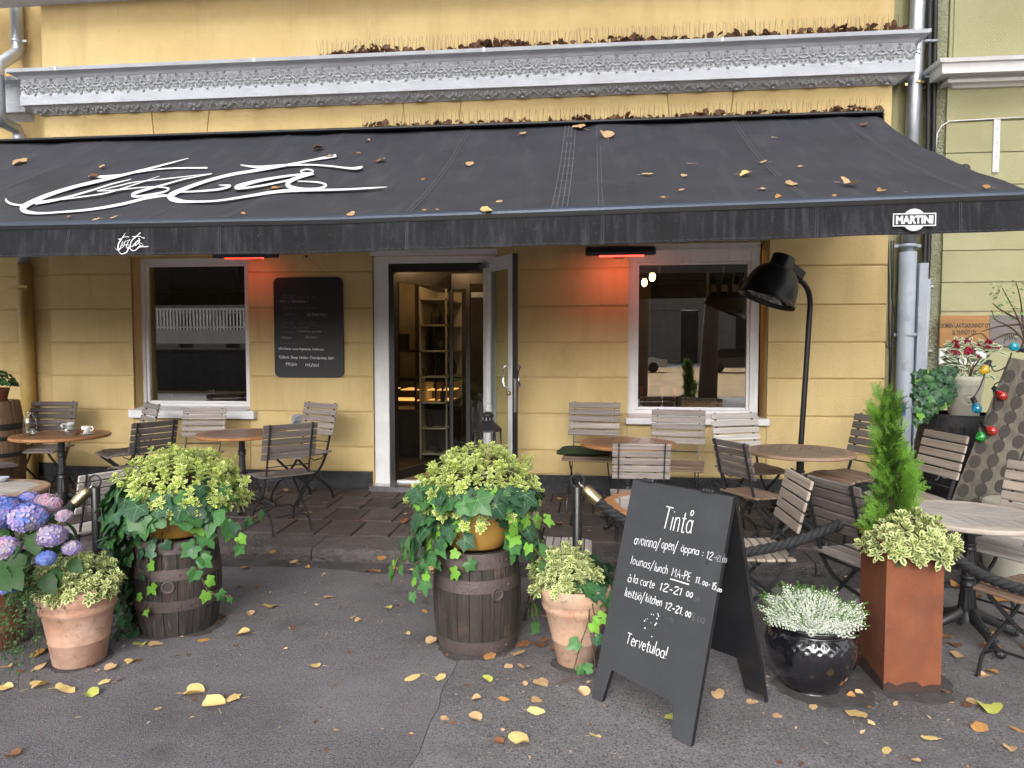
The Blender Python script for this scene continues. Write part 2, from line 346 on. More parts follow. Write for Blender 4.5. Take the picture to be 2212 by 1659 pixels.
# leaves
m_hebe_edge=leafmat('hebe_margin',(.60,.67,.17),(.70,.73,.33),.45,.25,.14)
m_hebe_mid=leafmat('hebe_heart',(.26,.43,.05),(.14,.28,.055),.45,.25,.14)
m_hebe_edge2=leafmat('hebe_pale_margin',(.66,.68,.36),(.58,.62,.24),.45,.22,.14)
m_hebe_mid2=leafmat('hebe_dark_heart',(.075,.15,.05),(.11,.20,.06),.45,.22,.14)
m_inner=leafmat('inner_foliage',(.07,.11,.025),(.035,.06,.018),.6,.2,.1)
m_ivy_dark=leafmat('ivy_old_leaf',(.024,.072,.036),(.042,.10,.05),.33,.12,.3,12)
m_ivy_mid=leafmat('ivy_green_leaf',(.075,.20,.055),(.05,.15,.05),.35,.2,.25,12)
m_ivy_new=leafmat('ivy_young_leaf',(.24,.48,.06),(.16,.38,.06),.4,.3,.2,12)
m_vein=leafmat('ivy_vein',(.16,.28,.14),(.11,.22,.10),.45,.15,.1)
m_vine=mat('vine_stem',(.09,.05,.03),(.06,.035,.025),30,.8)
m_stem=mat('green_stem',(.08,.13,.03),(.07,.08,.03),30,.7)
m_thuja=leafmat('thuja_spray',(.19,.37,.045),(.11,.24,.03),.55,.25,.25,20)
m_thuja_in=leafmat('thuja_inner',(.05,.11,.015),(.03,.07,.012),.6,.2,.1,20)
m_heather=mat('heather_bell',(.74,.76,.70),(.55,.62,.48),40,.7)
m_heather_g=leafmat('heather_tip',(.13,.25,.05),(.09,.18,.04),.6,.2,.15,20)
m_hyd=[leafmat('hydrangea_blue',(.13,.21,.58),(.22,.29,.62),.6,.25,.1,25),leafmat('hydrangea_violet',(.27,.22,.56),(.36,.31,.54),.6,.25,.1,25),
       leafmat('hydrangea_mauve',(.40,.33,.48),(.46,.40,.46),.6,.25,.1,25),leafmat('hydrangea_pink',(.55,.28,.40),(.55,.38,.42),.6,.25,.1,25)]
m_hyd_leaf=leafmat('hydrangea_leaf',(.014,.045,.010),(.024,.068,.014),.55,.15,.25,8)
m_geran=leafmat('potted_leaf',(.05,.13,.03),(.03,.09,.02),.5,.15,.25,12)
m_red=leafmat('red_flower',(.42,.025,.07),(.30,.02,.04),.6,.15,.2,20)
m_sapl=leafmat('sapling_leaf',(.28,.42,.15),(.2,.35,.12),.5,.3,.2,20)
FALL={'Y':leafmat('yellow_fallen',(.74,.56,.24),(.62,.42,.15),.6,.15,.15,14),'T':leafmat('tan_fallen',(.62,.43,.23),(.46,.28,.14),.65,.12,.18,14),
      'O':leafmat('orange_fallen',(.52,.28,.09),(.36,.17,.06),.6,.12,.18,14),'B':leafmat('brown_fallen',(.24,.105,.045),(.13,.055,.03),.7,.08,.25,14),
      'G':leafmat('green_fallen',(.50,.50,.12),(.40,.42,.10),.6,.15,.12,14)}
m_litter=leafmat('dry_leaf_litter',(.17,.085,.045),(.085,.042,.025),.75,.08,.0,18)
# ================================================================== THE SETTING
XL, XR = W(97,300).x, W(1919,500).x
YK0, YK1 = 5.33, 5.70                        # kerb front and back
# asphalt: old smooth part, newer coarse part, open seam between them
def asphaltmat(name, a, b, speck, bumps):
    return mat(name,a,b,2.2,.88,1.0,bumps,bd=.006,layers=[(speck,170,.60,.72,.65),((.05,.045,.047),210,.58,.7,.7),((.075,.066,.068),(1.1,1.1,1.1),.52,.72,.6),((.045,.04,.042),95,.50,.62,.75),((.46,.44,.445),80,.60,.69,.7),((.05,.045,.047),38,.60,.72,.5),((.34,.32,.32),26,.62,.75,.35),((.07,.06,.06),(2.6,2.6,2.6),.58,.74,.6),((.30,.28,.285),.8,.48,.72,.45),((.10,.09,.095),.55,.5,.7,.45)],spec=.35,rvar=.08)
m_asph_old=asphaltmat('old_asphalt',(.205,.192,.204),(.165,.153,.164),(.34,.325,.335),150)
m_asph_new=asphaltmat('coarse_asphalt',(.225,.212,.22),(.17,.16,.165),(.40,.385,.38),110)
s0=G(985,1430); s1=G(885,1659); ds=(s1-s0).normalized()
sa=s0-ds*((s0.y-5.6)/ds.y*-1) if False else s0+ds*((5.6-s0.y)/ds.y); sb=s0+ds*((-60-s0.y)/ds.y)
nrm=Vector((ds.y,-ds.x,0)); nrm=nrm if nrm.x>0 else -nrm
seam=[]; 
for i in range(160):
    t=i/159; p=sa+(s1+ds*3-sa)*t; seam.append(p+nrm*(.012*math.sin(t*31)+.02*math.sin(t*7.3)+.006*math.sin(t*97)+.006*mnoise.noise(Vector((t*60,0,0)))))
mb=MB(); q=[(-70,5.6,0)]+[(p.x-.002,p.y,0) for p in seam]+[(sb.x,-60,0),(-70,-60,0)]
mb.add(q,[tuple(range(len(q)))[::-1]]); tag(mb.build('street',m_asph_old),kind='structure')
mb=MB(); q=[(p.x+.002,p.y,0) for p in seam]+[(sb.x,-60,0),(70,-60,0),(70,5.6,0)]
mb.add(q,[tuple(range(len(q)))]); tag(mb.build('street_patch',m_asph_new),kind='structure')
mb=MB(); k=len(seam); mb.add([(p.x-.03,p.y,-.004) for p in seam]+[(p.x+.03,p.y,-.004) for p in seam],[(i,k+i,k+i+1,i+1) for i in range(k-1)])
tag(mb.build('street_seam',mat('tar_joint',(.05,.045,.045),(.09,.08,.08),40,.9,.6,90)),kind='structure')
# damp, dirty gutter line at the kerb, widened to paint in the awning's shade
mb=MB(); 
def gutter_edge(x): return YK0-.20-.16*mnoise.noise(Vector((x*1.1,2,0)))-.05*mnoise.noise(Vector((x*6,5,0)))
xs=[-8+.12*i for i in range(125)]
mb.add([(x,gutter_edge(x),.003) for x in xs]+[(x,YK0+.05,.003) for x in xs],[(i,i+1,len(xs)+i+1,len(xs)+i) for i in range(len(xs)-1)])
tag(mb.build('gutter_dirt_shade',mat('gutter_grime_shade',(.055,.048,.048),(.10,.09,.092),9,.9,.9,90)),kind='structure')
# pavement slabs
pv=MB()
def pz(y): return pave_z(y)
pv.add([(-9,YK0+.05,pz(YK0)-.03),(9,YK0+.05,pz(YK0)-.03),(9,D+.3,pz(D)-.012),(-9,D+.3,pz(D)-.012)],[(0,1,2,3)])
pavement=tag(pv.build('pavement',m_joint),kind='structure')
rows=[(5.70,6.14),(6.14,6.58),(6.58,7.02),(7.02,D-.01)]
slabs={}
def slab_mesh(w,dp,var):
    k=(round(w,3),round(dp,3),var)
    if k not in slabs:
        g=.006; r=random.Random(var*7+3)
        mb=MB(); mb.cbox(g,w-g,g,dp-g,-.06,0,.006+.003*r.random()); 
        slabs[k]=mb.mesh('paver',m_pave)
    return slabs[k]
sl=math.atan2(.05,2.1)
for ri,(y0,y1) in enumerate(rows):
    x=-7.2+(.17 if ri%2 else 0)+.05*ri; j=0
    while x<5.2:
        w=.31
        link('paver',slab_mesh(w,y1-y0,j%3),pavement,loc=(x,y0,pz(y0)+random.uniform(-.003,.003)),rot=(sl+random.uniform(-.004,.004),random.uniform(-.006,.006),0))
        x+=w; j+=1
x=-7.6; xs=[-7.6,-6.2,-4.9,-3.5,W(680,1180,5.4).x,-.86,.35,1.6,2.7,3.9,5.2,6.6]
for a,b in zip(xs,xs[1:]):
    mb=MB(); n=14; g=.005; r=random.Random(int(a*100))
    pr=[(YK0,0),(YK0-.004,.05),(YK0+.004,.082),(YK0+.022,.101),(YK0+.05,.105),(YK1-.006,.111)]
    vs_=[];
    for i in range(n+1):
        xx=a+g+(b-a-2*g)*i/n
        for (yy,zz) in pr:
            k=mnoise.noise(Vector((xx*4,yy*9,zz*9)))
            vs_.append((xx,yy+.008*k*(1 if zz<.1 else .2),zz-.004+.004*mnoise.noise(Vector((xx*5,yy*8,7)))))
    m_=len(pr); fs=[(i*m_+j,(i+1)*m_+j,(i+1)*m_+j+1,i*m_+j+1) for i in range(n) for j in range(m_-1)]
    fs.append(tuple(range(m_))); fs.append(tuple(n*m_+j for j in range(m_-1,-1,-1)))
    mb.add(vs_,fs); mb.build('kerb_stone',m_kerb,pavement)

# ------------------------------------------------------------------ yellow building
bld=thing('yellow_building','pale yellow stuccoed building with white ornamental cornice, two windows and a glazed door','building',(0,D,0))
def wp(name,mb,m,parent=None,**kw): return mb.build(name,m,parent or bld,world=True,**kw)
WL=(W(285,700).x, W(537,700).x, W(430,890).z, W(430,553,D).z)          # window openings x0,x1,z0,z1
WR=(W(1357,700).x, W(1660,700).x, W(1500,905).z, W(1500,520,D).z)
DO=(W(806,800).x, W(1072,800).x, .12, W(900,552).z)
ops=[WL,WR,DO]
ZT=6.2
def grid(x0,x1,z0,z1):
    xs=sorted({x0,x1,*[o[0] for o in ops],*[o[1] for o in ops]}); xs=[x for x in xs if x0<=x<=x1]; out=[]
    for a,b in zip(xs,xs[1:]):
        mid=(a+b)/2; cur=z0
        for o in sorted([o for o in ops if o[0]<mid<o[1]],key=lambda o:o[2]):
            if o[2]>cur: out.append((a,b,cur,min(o[2],z1)))
            cur=max(cur,o[3])
        if cur<z1: out.append((a,b,cur,z1))
    return out
mb=MB()
for a,b,c,d in grid(XL+.02,XR-.02,.0,ZT): mb.box(a,b,D+.016,D+.34,c,d)
wp('wall',mb,m_yellow_back)
# rendered courses, each a raised panel between the joints
zs=[.335,.585,.955,1.325,1.68,2.045,2.42,2.80,3.2,3.62]
pan=[]
edges=[(XL,WL[0]),(WL[1],DO[0]),(DO[1],WR[0]),(WR[1],XR)]
g=.006
for a,b in edges:
    for c,d in zip(zs,zs[1:]): pan.append((a,b,c,d))
for o in (WL,WR):
    for c,d in zip(zs,zs[1:]):
        if d<=o[2]+.001 or c>=o[3]-.02: pan.append((o[0],o[1],c,d))
        elif c<o[2]<d: pan.append((o[0],o[1],c,o[2]))
        elif c<o[3]<d: pan.append((o[0],o[1],o[3],d))
for c,d in zip(zs,zs[1:]):
    if c<DO[3]<d: pan.append((DO[0],DO[1],DO[3],d))
    elif c>=DO[3]: pan.append((DO[0],DO[1],c,d))
def wobble_panel(a,b,c,d):
    # a hand-trowelled panel: front face subdivided, soft rounded edges
    mb=MB(); nx=max(2,int((b-a)/.12)); e=.009
    ax=a+(g if a>XL+.01 else 0); bx=b-(g if b<XR-.01 else 0)
    for o in (WL,WR,DO):
        if abs(a-o[1])<1e-4: ax=a
        if abs(b-o[0])<1e-4: bx=b
    rows_=[(D+.03,c+g),(D+.004,c+g+.001),(D-.0008,c+g+e),(D,(c+d)/2),(D-.0008,d-g-e),(D+.004,d-g-.001),(D+.03,d-g)]
    vs_=[]
    for i in range(nx+1):
        xx=ax+(bx-ax)*i/nx
        for yy,zz in rows_:
            w=.0035*mnoise.noise(Vector((xx*1.3,zz*30,3)))
            vs_.append((xx,yy+.003*mnoise.noise(Vector((xx*2,zz*2,1))),zz+w))
    k=len(rows_); fs=[(i*k+j,(i+1)*k+j,(i+1)*k+j+1,i*k+j+1) for i in range(nx) for j in range(k-1)]
    fs.append(tuple(range(k-1,-1,-1))); fs.append(tuple(nx*k+j for j in range(k)))
    mb.add(vs_,fs,0,False); return mb
for a,b,c,d in pan: wp('stucco_panel',wobble_panel(a,b,c,d),m_yellow)
# flat band above the awning with the raking joints of the window heads
ztop=W(1000,219,D).z+.03
def jx(u,v): return W(u,v).x
jt=[((327,240),(336,285)),((453,236),(440,285)),((870,218),(880,255)),((997,214),(985,258)),((1440,196),(1453,240)),((1585,187),(1573,247))]
xs=[(XL,XL)]+[(W(*p).x,W(*q_).x) for p,q_ in jt]+[(XR,XR)]
for (a,b),(c,d) in zip(xs,xs[1:]):
    gg=.006
    q=[(b+gg if b>XL else b,3.63),(d-gg if d<XR else d,3.63),(c-gg if c<XR else c,ztop),(a+gg if a>XL else a,ztop)]
    wp('stucco_panel',MB().prism(q,D,D+.03,'y'),m_yellow)
mb=MB(); mb.prism([(XL,4.55),(XR,4.55),(XR,ZT),(XL,ZT)],D,D+.03,'y'); wp('stucco_panel',mb,m_yellow)
mb=MB(); mb.box(-9,XR+.1,D-.22,D+.02,W(150,8,D).z,W(150,8,D).z+.12); wp('ledge',mb,m_cornice)
mb=MB()
for a,b in ((XL-.015,DO[0]-.02),(DO[1]+.02,XR+.015)):
    mb.box(a,b,D-.022,D+.1,.0,.318)
    mb.prism([(D-.022,.318),(D+.0,.330),(D+.1,.330),(D+.1,.318)],a,b,'x')
wp('plinth',mb,m_plinth)
# recessed bay at the far left
mb=MB(); mb.box(-10,XL-.004,D+.20,D+.5,0,ZT); mb.box(-10,XL-.004,D+.18,D+.199,0,.33,1); mb.box(XL+.0,XL+.02,D+.03,D+.34,0,ZT)
wp('recessed_wall',mb,[m_yellow_back,m_plinth])
zs2=[.335,.60,.97,1.34,1.69,2.05,2.42,2.80,3.2,3.62,4.2]
for c,d in zip(zs2,zs2[1:]):
    wp('stucco_panel',MB().box(-10,XL-.002,D+.182,D+.21,c+g,d-g),m_yellow)

# cornice
def cz(v,p): return W(1000,v,D-p).z
prof=[(.015,cz(217,.015)),(.025,cz(214,.025)),(.10,cz(197,.10)),(.115,cz(195.5,.115)),(.115,cz(192.5,.115)),(.15,cz(191.5,.15)),(.15,cz(170,.15)),(.142,cz(168.5,.142)),(.142,cz(132,.142)),(.150,cz(130.5,.15)),
      (.155,cz(128,.155)),(.165,cz(124,.165)),(.19,cz(119,.19)),(.225,cz(115,.225)),(.235,cz(113.5,.235)),(.24,cz(105.5,.24)),(.0,cz(105.5,.24)+.035)]
def cornice(prof,xl,xr,y0,back,lret=True,rret=True):
    mb=MB(); vs_=[]
    for p,z in prof:
        vs_+=[(xl-(p if lret else 0),y0+back,z),(xl-(p if lret else 0),y0-p,z),(xr+(p if rret else 0),y0-p,z),(xr+(p if rret else 0),y0+back,z)]
    fs=[]
    for i in range(len(prof)-1):
        for j in range(3): fs.append((i*4+j,i*4+j+1,(i+1)*4+j+1,(i+1)*4+j))
    return mb.add(vs_,fs)
cor=wp('cornice',cornice(prof,XL,XR,D,.3),m_cornice)
wp('cornice',cornice(prof,-10,XL-.26,D+.2,.1,False,False),m_cornice)
mb=MB()                                       # sheet metal flashing laps on the lip
for u in (118,548,1045,1560):
    xx=W(u,110,D-.24).x; mb.box(xx-.012,xx+.012,D-.2435,D-.2,prof[15][1]-.036,prof[15][1]+.006)
wp('flashing_lap',mb,m_white,cor)
def gem(mb,x,z,ang,l,w,h,y=0,m=0):
    dx,dz=math.cos(ang),math.sin(ang); px,pz_=-dz,dx
    P=[(x,y,z),(x+dx*l*.6+px*w/2,y,z+dz*l*.6+pz_*w/2),(x+dx*l,y,z+dz*l),(x+dx*l*.6-px*w/2,y,z+dz*l*.6-pz_*w/2),(x+dx*l*.62,y-h,z+dz*l*.62)]
    mb.add(P,[(0,4,1),(1,4,2),(2,4,3),(3,4,0)],m,True)
FH=prof[8][1]-prof[7][1]
def palmette(kind):
    mb=MB(); s=FH/.205
    if kind==0:
        for i in range(5):
            a=rad(90+(i-2)*36); gem(mb,0,.008,a,(.092-.006*abs(i-2))*s,.040*s,.034)
        for i in range(5):
            a=rad(-90+(i-2)*38); gem(mb,0,-.014,a,(.080-.008*abs(i-2))*s,.040*s,.034)
        mb.sphere((0,-.012,0),.016,8,5)
    else:
        for i in (-1,1): gem(mb,0,.02*s,rad(90+i*40),.066*s,.030*s,.026); gem(mb,0,-.03*s,rad(-90+i*50),.056*s,.030*s,.026)
        gem(mb,0,.03*s,rad(90),.055*s,.026*s,.022); mb.sphere((0,-.008,.094*s),.016,8,5); gem(mb,0,-.03*s,rad(-90),.06*s,.028*s,.022)
        mb.sphere((0,-.008,-.098*s),.016,8,5)
    for sx in (-1,1):                         # interlaced band to the neighbour
        pts=[(sx*(.008+.078*t/6),-.006-.004*math.sin(t),sx*(.026*math.cos(t/6*math.pi)*(-1 if kind else 1))*s) for t in range(7)]
        mb.tube(pts,.008,5,cap=False)
        pts=[(p[0],p[1],-p[2]) for p in pts]; mb.tube(pts,.008,5,cap=False)
    return mb.mesh('palmette' if kind==0 else 'bud',m_relief)
pm=[palmette(0),palmette(1)]
zc=(prof[7][1]+prof[8][1])/2-.004
x=XL-.06; i=0
while x<XR+.10:
    link('palmette' if i%2==0 else 'bud',pm[i%2],cor,loc=(x,D-.1445,zc)); x+=.0865; i+=1
# lower scroll band on the slanting moulding
def scroll(kind):
    mb=MB(); tilt=0
    if kind==0:
        for i in range(5): gem(mb,0,-.03,rad(90+(i-2)*36),.082-.004*abs(i-2),.042,.036)
        mb.sphere((0,-.01,-.034),.018,8,5,sc=(1.5,1,.7))
        for sx in (-1,1): gem(mb,sx*.045,-.035,rad(90-sx*50),.055,.026,.016); gem(mb,sx*.03,-.043,rad(-90+sx*90),.05,.018,.012)
    else:
        for sx in (-1,1):
            pts=[(sx*(.012+.085*t/9),-.006,-.03+.05*math.sin(t/9*math.pi*.9)) for t in range(10)]
            mb.tube(pts,.0075,5,cap=False)
            gem(mb,sx*.05,-.002,rad(90-sx*20),.055,.038,.03); gem(mb,sx*.07,-.02,rad(90-sx*60),.055,.036,.026); gem(mb,sx*.02,-.035,rad(-10 if sx>0 else 190),.05,.018,.012)
        gem(mb,0,-.01,rad(90),.055,.03,.02); gem(mb,0,-.005,rad(-90),.04,.026,.018)
    return mb.mesh('shell' if kind==0 else 'scroll',m_relief)
sc_=[scroll(0),scroll(1)]
sp=Vector((0,-(prof[1][0]+prof[2][0])/2-.002,(prof[1][1]+prof[2][1])/2))
tl=-math.atan2(prof[2][0]-prof[1][0],prof[2][1]-prof[1][1])
x=XL+.0; i=0
while x<XR+.06:
    link('shell' if i%2==0 else 'scroll',sc_[i%2],cor,loc=(x,D+sp.y,sp.z),rot=(-tl,0,0)); x+=.172; i+=1

# ------------------------------------------------------------------ windows
def window(x0,x1,z0,z1,yf,fw_,top,sill,extra=0):
    # frame set back in the opening; returns the window part
    mb=MB(); ya,yb=D+yf,D+yf+.09; t=fw_
    mb.cbox(x0+.001,x0+t,ya,yb,z0,z1,.004); mb.cbox(x1-t,x1-.001,ya,yb,z0,z1,.004)
    mb.cbox(x0+t,x1-t,ya+.002,yb,z0,z0+t*.9,.004); mb.cbox(x0+t,x1-t,ya+.002,yb,z1-top,z1,.004)
    i=.028                                    # inner casement
    a,b,c,d=x0+t,x1-t,z0+t*.9,z1-top
    for q in ((a,a+i,c,d),(b-i,b,c,d),(a+i,b-i,c,c+i),(a+i,b-i,d-i,d)): mb.cbox(q[0]+.001,q[1]-.001,ya+.025,yb-.01,q[2]+.001,q[3]-.001,.003)
    for k in range(extra): mb.cbox(x0+.005,x1-.005,ya-.018-.012*k,ya-.001,z1-.03-.05*k,z1-.012-.05*k,.003)
    w=wp('window',mb,m_white)
    wp('pane',MB().box(a+i,b-i,ya+.045,ya+.051,c+i,d-i),m_glass,w)
    mb=MB(); s0,s1,sz0,sz1=sill; mb.cbox(s0,s1,D-.085,D+yf+.004,sz0,sz1,.005)
    mb.prism([(D-.06,sz1-.001),(D+yf,sz1+.03),(D+yf+.001,sz1-.001)],x0+.01,x1-.01,'x'); wp('sill',mb,m_white,w)
    return w,(a+i,b-i,c+i,d-i,ya+.05)
w1,g1=window(W(296,700,D+.17).x,W(539,700,D+.17).x+.05,WL[2],WL[3],.17,.085,.06,(W(277,895,D-.08).x,W(548,895,D-.08).x,W(400,904,D-.08).z,W(400,887,D-.08).z))
w2,g2=window(WR[0]+.0,WR[1]-.06,WR[2],WR[3],.12,.085,.19,(W(1352,909,D-.08).x,W(1663,909,D-.08).x,W(1500,918,D-.08).z,W(1500,904,D-.08).z),2)
mb=MB(); mb.box(g2[0],g2[1],g2[4]+.01,g2[4]+.03,g2[3]-.075,g2[3]); wp('blind',mb,m_pipe_grey,w2)
mb=MB(); 
for t in (.19,.78): mb.cbox(g2[0]+(g2[1]-g2[0])*t-.012,g2[0]+(g2[1]-g2[0])*t+.012,g2[4]+.004,g2[4]+.0095,g2[3]-.075,g2[3]+.0,.002)
wp('blind_clip',mb,m_white,w2)
# ------------------------------------------------------------------ doorway
mb=MB(); yd=D+.06
mb.cbox(DO[0]+.001,DO[0]+.16,yd-.03,yd+.10,DO[2],DO[3],.006); mb.cbox(DO[0]+.161,DO[1]-.001,yd-.028,yd+.10,DO[3]-.075,DO[3]-.001,.006)
mb.cbox(DO[1]-.09,DO[1]-.002,yd-.028,yd+.10,DO[2],DO[3]-.076,.006)
mb.cbox(DO[0]-.01,DO[1]+.01,D-.03,D+.02,DO[3]+.001,DO[3]+.06,.006)
fr=wp('door_frame',mb,m_white)
mb=MB(); mb.box(DO[0]+.162,DO[0]+.215,yd-.02,yd+.09,.2,DO[3]-.077); mb.box(DO[0]+.216,DO[1]-.092,yd-.02,yd+.09,DO[3]-.155,DO[3]-.077)
wp('inner_frame',mb,m_door_dark,fr)
mb=MB(); mb.cbox(W(797,1040,D-.12).x,W(1122,1040,D-.12).x,D-.14,D+.10,.0,.205,.004); wp('threshold',mb,m_steel,fr)
mb=MB(); mb.cbox(DO[0]+.162,DO[1]-.09,D+.102,D+.16,.0,.225,.003); wp('threshold_rail',mb,m_white,fr)
# entrance lobby behind the door
x0,x1=DO[0]+.17,DO[1]-.05
ZF=.20
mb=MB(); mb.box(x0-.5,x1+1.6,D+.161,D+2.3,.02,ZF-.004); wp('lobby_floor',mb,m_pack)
mb=MB(); q=[(x0+.05,D+.18),(x1+.3,D+.18),(x1+.3,D+1.15),(x0+.42,D+1.15)]; mb.prism(q,ZF,ZF+.018,'z'); wp('door_mat',mb,m_mat)
# glazed screen on the left of the lobby, cabinets behind it
mb=MB(); A=Vector((x0+.02,D+.17,0)); B=Vector((x0+.42,D+1.22,0)); C=Vector((x1+.5,D+1.22,0))
def post(mb,p,w,z0,z1): mb.box(p.x-w,p.x+w,p.y-w,p.y+w,z0,z1)
def rail(mb,p,q,z0,z1,t=.02):
    d=(q-p).normalized(); n=Vector((-d.y,d.x,0))*t
    mb.add([(p-n)[:2]+(z0,) if False else (*(p-n)[:2],z0),(*(q-n)[:2],z0),(*(q+n)[:2],z0),(*(p+n)[:2],z0),(*(p-n)[:2],z1),(*(q-n)[:2],z1),(*(q+n)[:2],z1),(*(p+n)[:2],z1)],[(3,2,1,0),(4,5,6,7),(0,1,5,4),(1,2,6,5),(2,3,7,6),(3,0,4,7)])
M1=A+(B-A)*.93; M2=B+(C-B)*.18
for p in (A,B,M2): post(mb,p,.025,ZF,2.5)
for p,q in ((A,B),(B,M2)): rail(mb,p,q,ZF,ZF+.12); rail(mb,p,q,2.32,2.5)
rail(mb,M2,C,2.38,2.5)
scr=wp('lobby_screen',mb,m_door_dark)
for p,q in ((A,B),(B,M2),(M2,C)):
    mb=MB(); rail(mb,p,q,ZF+.125,2.315,.003); wp('pane',mb,m_glass_door,scr)
mb=MB()
for z in (2.22,ZF+.14): mb.box(M2.x+.04,M2.x+.22,D+1.19,D+1.205,z,z+.06)
wp('hinge_plate',mb,m_steel,scr)
# cafe interior
mb=MB(); yb=D+4.2
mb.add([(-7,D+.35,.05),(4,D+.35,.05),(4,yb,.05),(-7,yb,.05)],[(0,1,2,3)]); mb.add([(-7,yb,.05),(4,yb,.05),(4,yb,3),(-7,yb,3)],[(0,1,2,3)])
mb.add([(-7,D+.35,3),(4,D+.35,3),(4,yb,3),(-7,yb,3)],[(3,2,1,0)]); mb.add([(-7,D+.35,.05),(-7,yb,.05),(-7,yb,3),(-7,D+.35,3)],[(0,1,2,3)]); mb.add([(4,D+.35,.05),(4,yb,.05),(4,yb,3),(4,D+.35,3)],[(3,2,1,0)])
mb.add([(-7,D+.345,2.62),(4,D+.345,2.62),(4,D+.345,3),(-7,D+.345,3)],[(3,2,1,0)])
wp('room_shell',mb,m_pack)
# white shelving seen through the lobby
sh=thing('shelf_unit','white open shelving with bottles and jars inside the cafe beyond the lobby','shelves',(W(905,700,D+1.75).x,D+1.75,.1))
mb=MB(); sx0=0; 
for k in range(7): mb.box(0,.36,0,1.1,.15+.33*k,.17+.33*k)
mb.box(0,.02,0,1.1,0,2.3); mb.box(.34,.36,0,.02,0,2.3); mb.box(0,.36,1.08,1.1,0,2.3)
mb.build('shelf',m_shelf,sh)
mb=MB(); r=random.Random(3)
for k in range(6):
    for j in range(4): 
        h=.12+.12*r.random(); mb.lathe([(.03,0),(.034,.6*h),(.012,.75*h),(.012,h)],8,(.05+.27*r.random(),.08+.25*j,.17+.33*k),cap=True)
mb.build('bottle',m_pack,sh)
cb=thing('display_counter','lit glass food counter inside the cafe left of the door','counter',(x0-.2,D+2.0,.06))
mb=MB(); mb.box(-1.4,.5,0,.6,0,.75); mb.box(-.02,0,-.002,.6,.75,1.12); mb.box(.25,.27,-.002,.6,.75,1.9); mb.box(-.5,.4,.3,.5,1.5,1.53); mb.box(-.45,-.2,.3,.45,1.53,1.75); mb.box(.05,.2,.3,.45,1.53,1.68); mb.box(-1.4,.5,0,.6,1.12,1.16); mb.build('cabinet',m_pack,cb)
mb=MB(); 
for k in range(2):
    for q in range(5): mb.box(-1.3+.36*q,-1.06+.36*q+.05*((q*7+k)%3),.05,.5,.86+.14*k,.872+.14*k)
mb.build('tray',mat('glowing_tray',(.6,.35,.12),None,emit=(1,.5,.12),es=.5),cb)  # trays emit light themselves to look lit
def pendant(px,py,y,label,r=.05,es=None):
    p=W(px,py,y); t=thing('pendant_lamp',label,'lamp',p,group='lit bulbs hanging inside the cafe')
    mb=MB(); mb.sphere((0,0,0),r,12,8,sc=(.75,.75,1.15)); mb.build('bulb',m_bulb,t)
    mb=MB(); mb.tube([(0,0,r*1.1),(0,0,2.95-p.z)],.004,5); mb.lathe([(.018,r*.9),(.02,r*1.9),(.005,r*2.1)],8); mb.build('cord',m_iron,t)
    return p
pb=pendant(1409,598,D+.75,'bright warm filament bulb just inside the right window',.045)
pendant(1392,610,D+1.6,'glowing bulb farther in, left of the bright filament bulb',.045)
pendant(1650-20,677,D+2.2,'small orange bulb low at the right edge of the right window',.03)
pendant(905,594,D+3.2,'warm bulb deep inside the cafe above the food counter',.06)
for (x,y,z,e) in ((-1.55,D+1.45,2.93,6),(-1.6,D+.62,2.64,5),(-2.9,D+3.2,2.93,4),(1.0,D+2.2,2.93,4),(-4.2,D+2.6,2.93,1.5)):  # unseen point lights added to brighten the cafe and the lobby
    l=bpy.data.lights.new('room_fill_light','POINT'); l.energy=e*1.3; l.color=(1,.62,.28); l.shadow_soft_size=.12
    o=bpy.data.objects.new('room_fill_light',l); COL.objects.link(o); o.location=(x,y,z)
mb=MB(); mb.box(-.7,.9,D+3.9,D+4.1,.05,2.9); mb.box(-3.0,-2.75,D+3.9,D+4.1,.05,2.9); wp('back_panel',mb,m_inwall)
# wooden boxes with plants and beer taps on the window counter, bottle rack
cn=MB(); cn.box(g2[0]-.3,g2[1]+.3,D+.36,D+.95,g2[2]-.16,g2[2]-.12); wp('window_counter',cn,m_pack)
cr=thing('wooden_crate','small wooden crate with a leafy plant behind the right window','crate',(W(1515,870,D+.6).x,D+.6,g2[2]-.119))
mb=MB(); mb.box(-.2,.2,-.1,.1,0,.02)
for s in (-1,1): mb.box(-.2,.2,s*.1-.008,s*.1+.008,.0,.15); mb.box(s*.2-.008,s*.2+.008,-.092,.092,0,.15)
mb.build('box',m_top_rim,cr)
pl=thing('window_plant','low leafy green plant in the crate behind the right window','plant',cr.location+Vector((0,0,.10)))
mb=MB(); r=random.Random(4)
for k in range(40):
    d=Vector((r.uniform(-1,1),r.uniform(-1,1),r.uniform(.2,1.2))).normalized(); p=Vector((r.uniform(-.13,.13),r.uniform(-.06,.06),0)); t=frame(Vector((0,0,1)),d); e=p+d*r.uniform(.08,.2); s=d.cross(Vector((.3,.2,1))).normalized()*.018
    mb.add([p,(p+e)/2+s,e,(p+e)/2-s],[(0,1,2,3)])
mb.build('foliage',m_geran,pl)
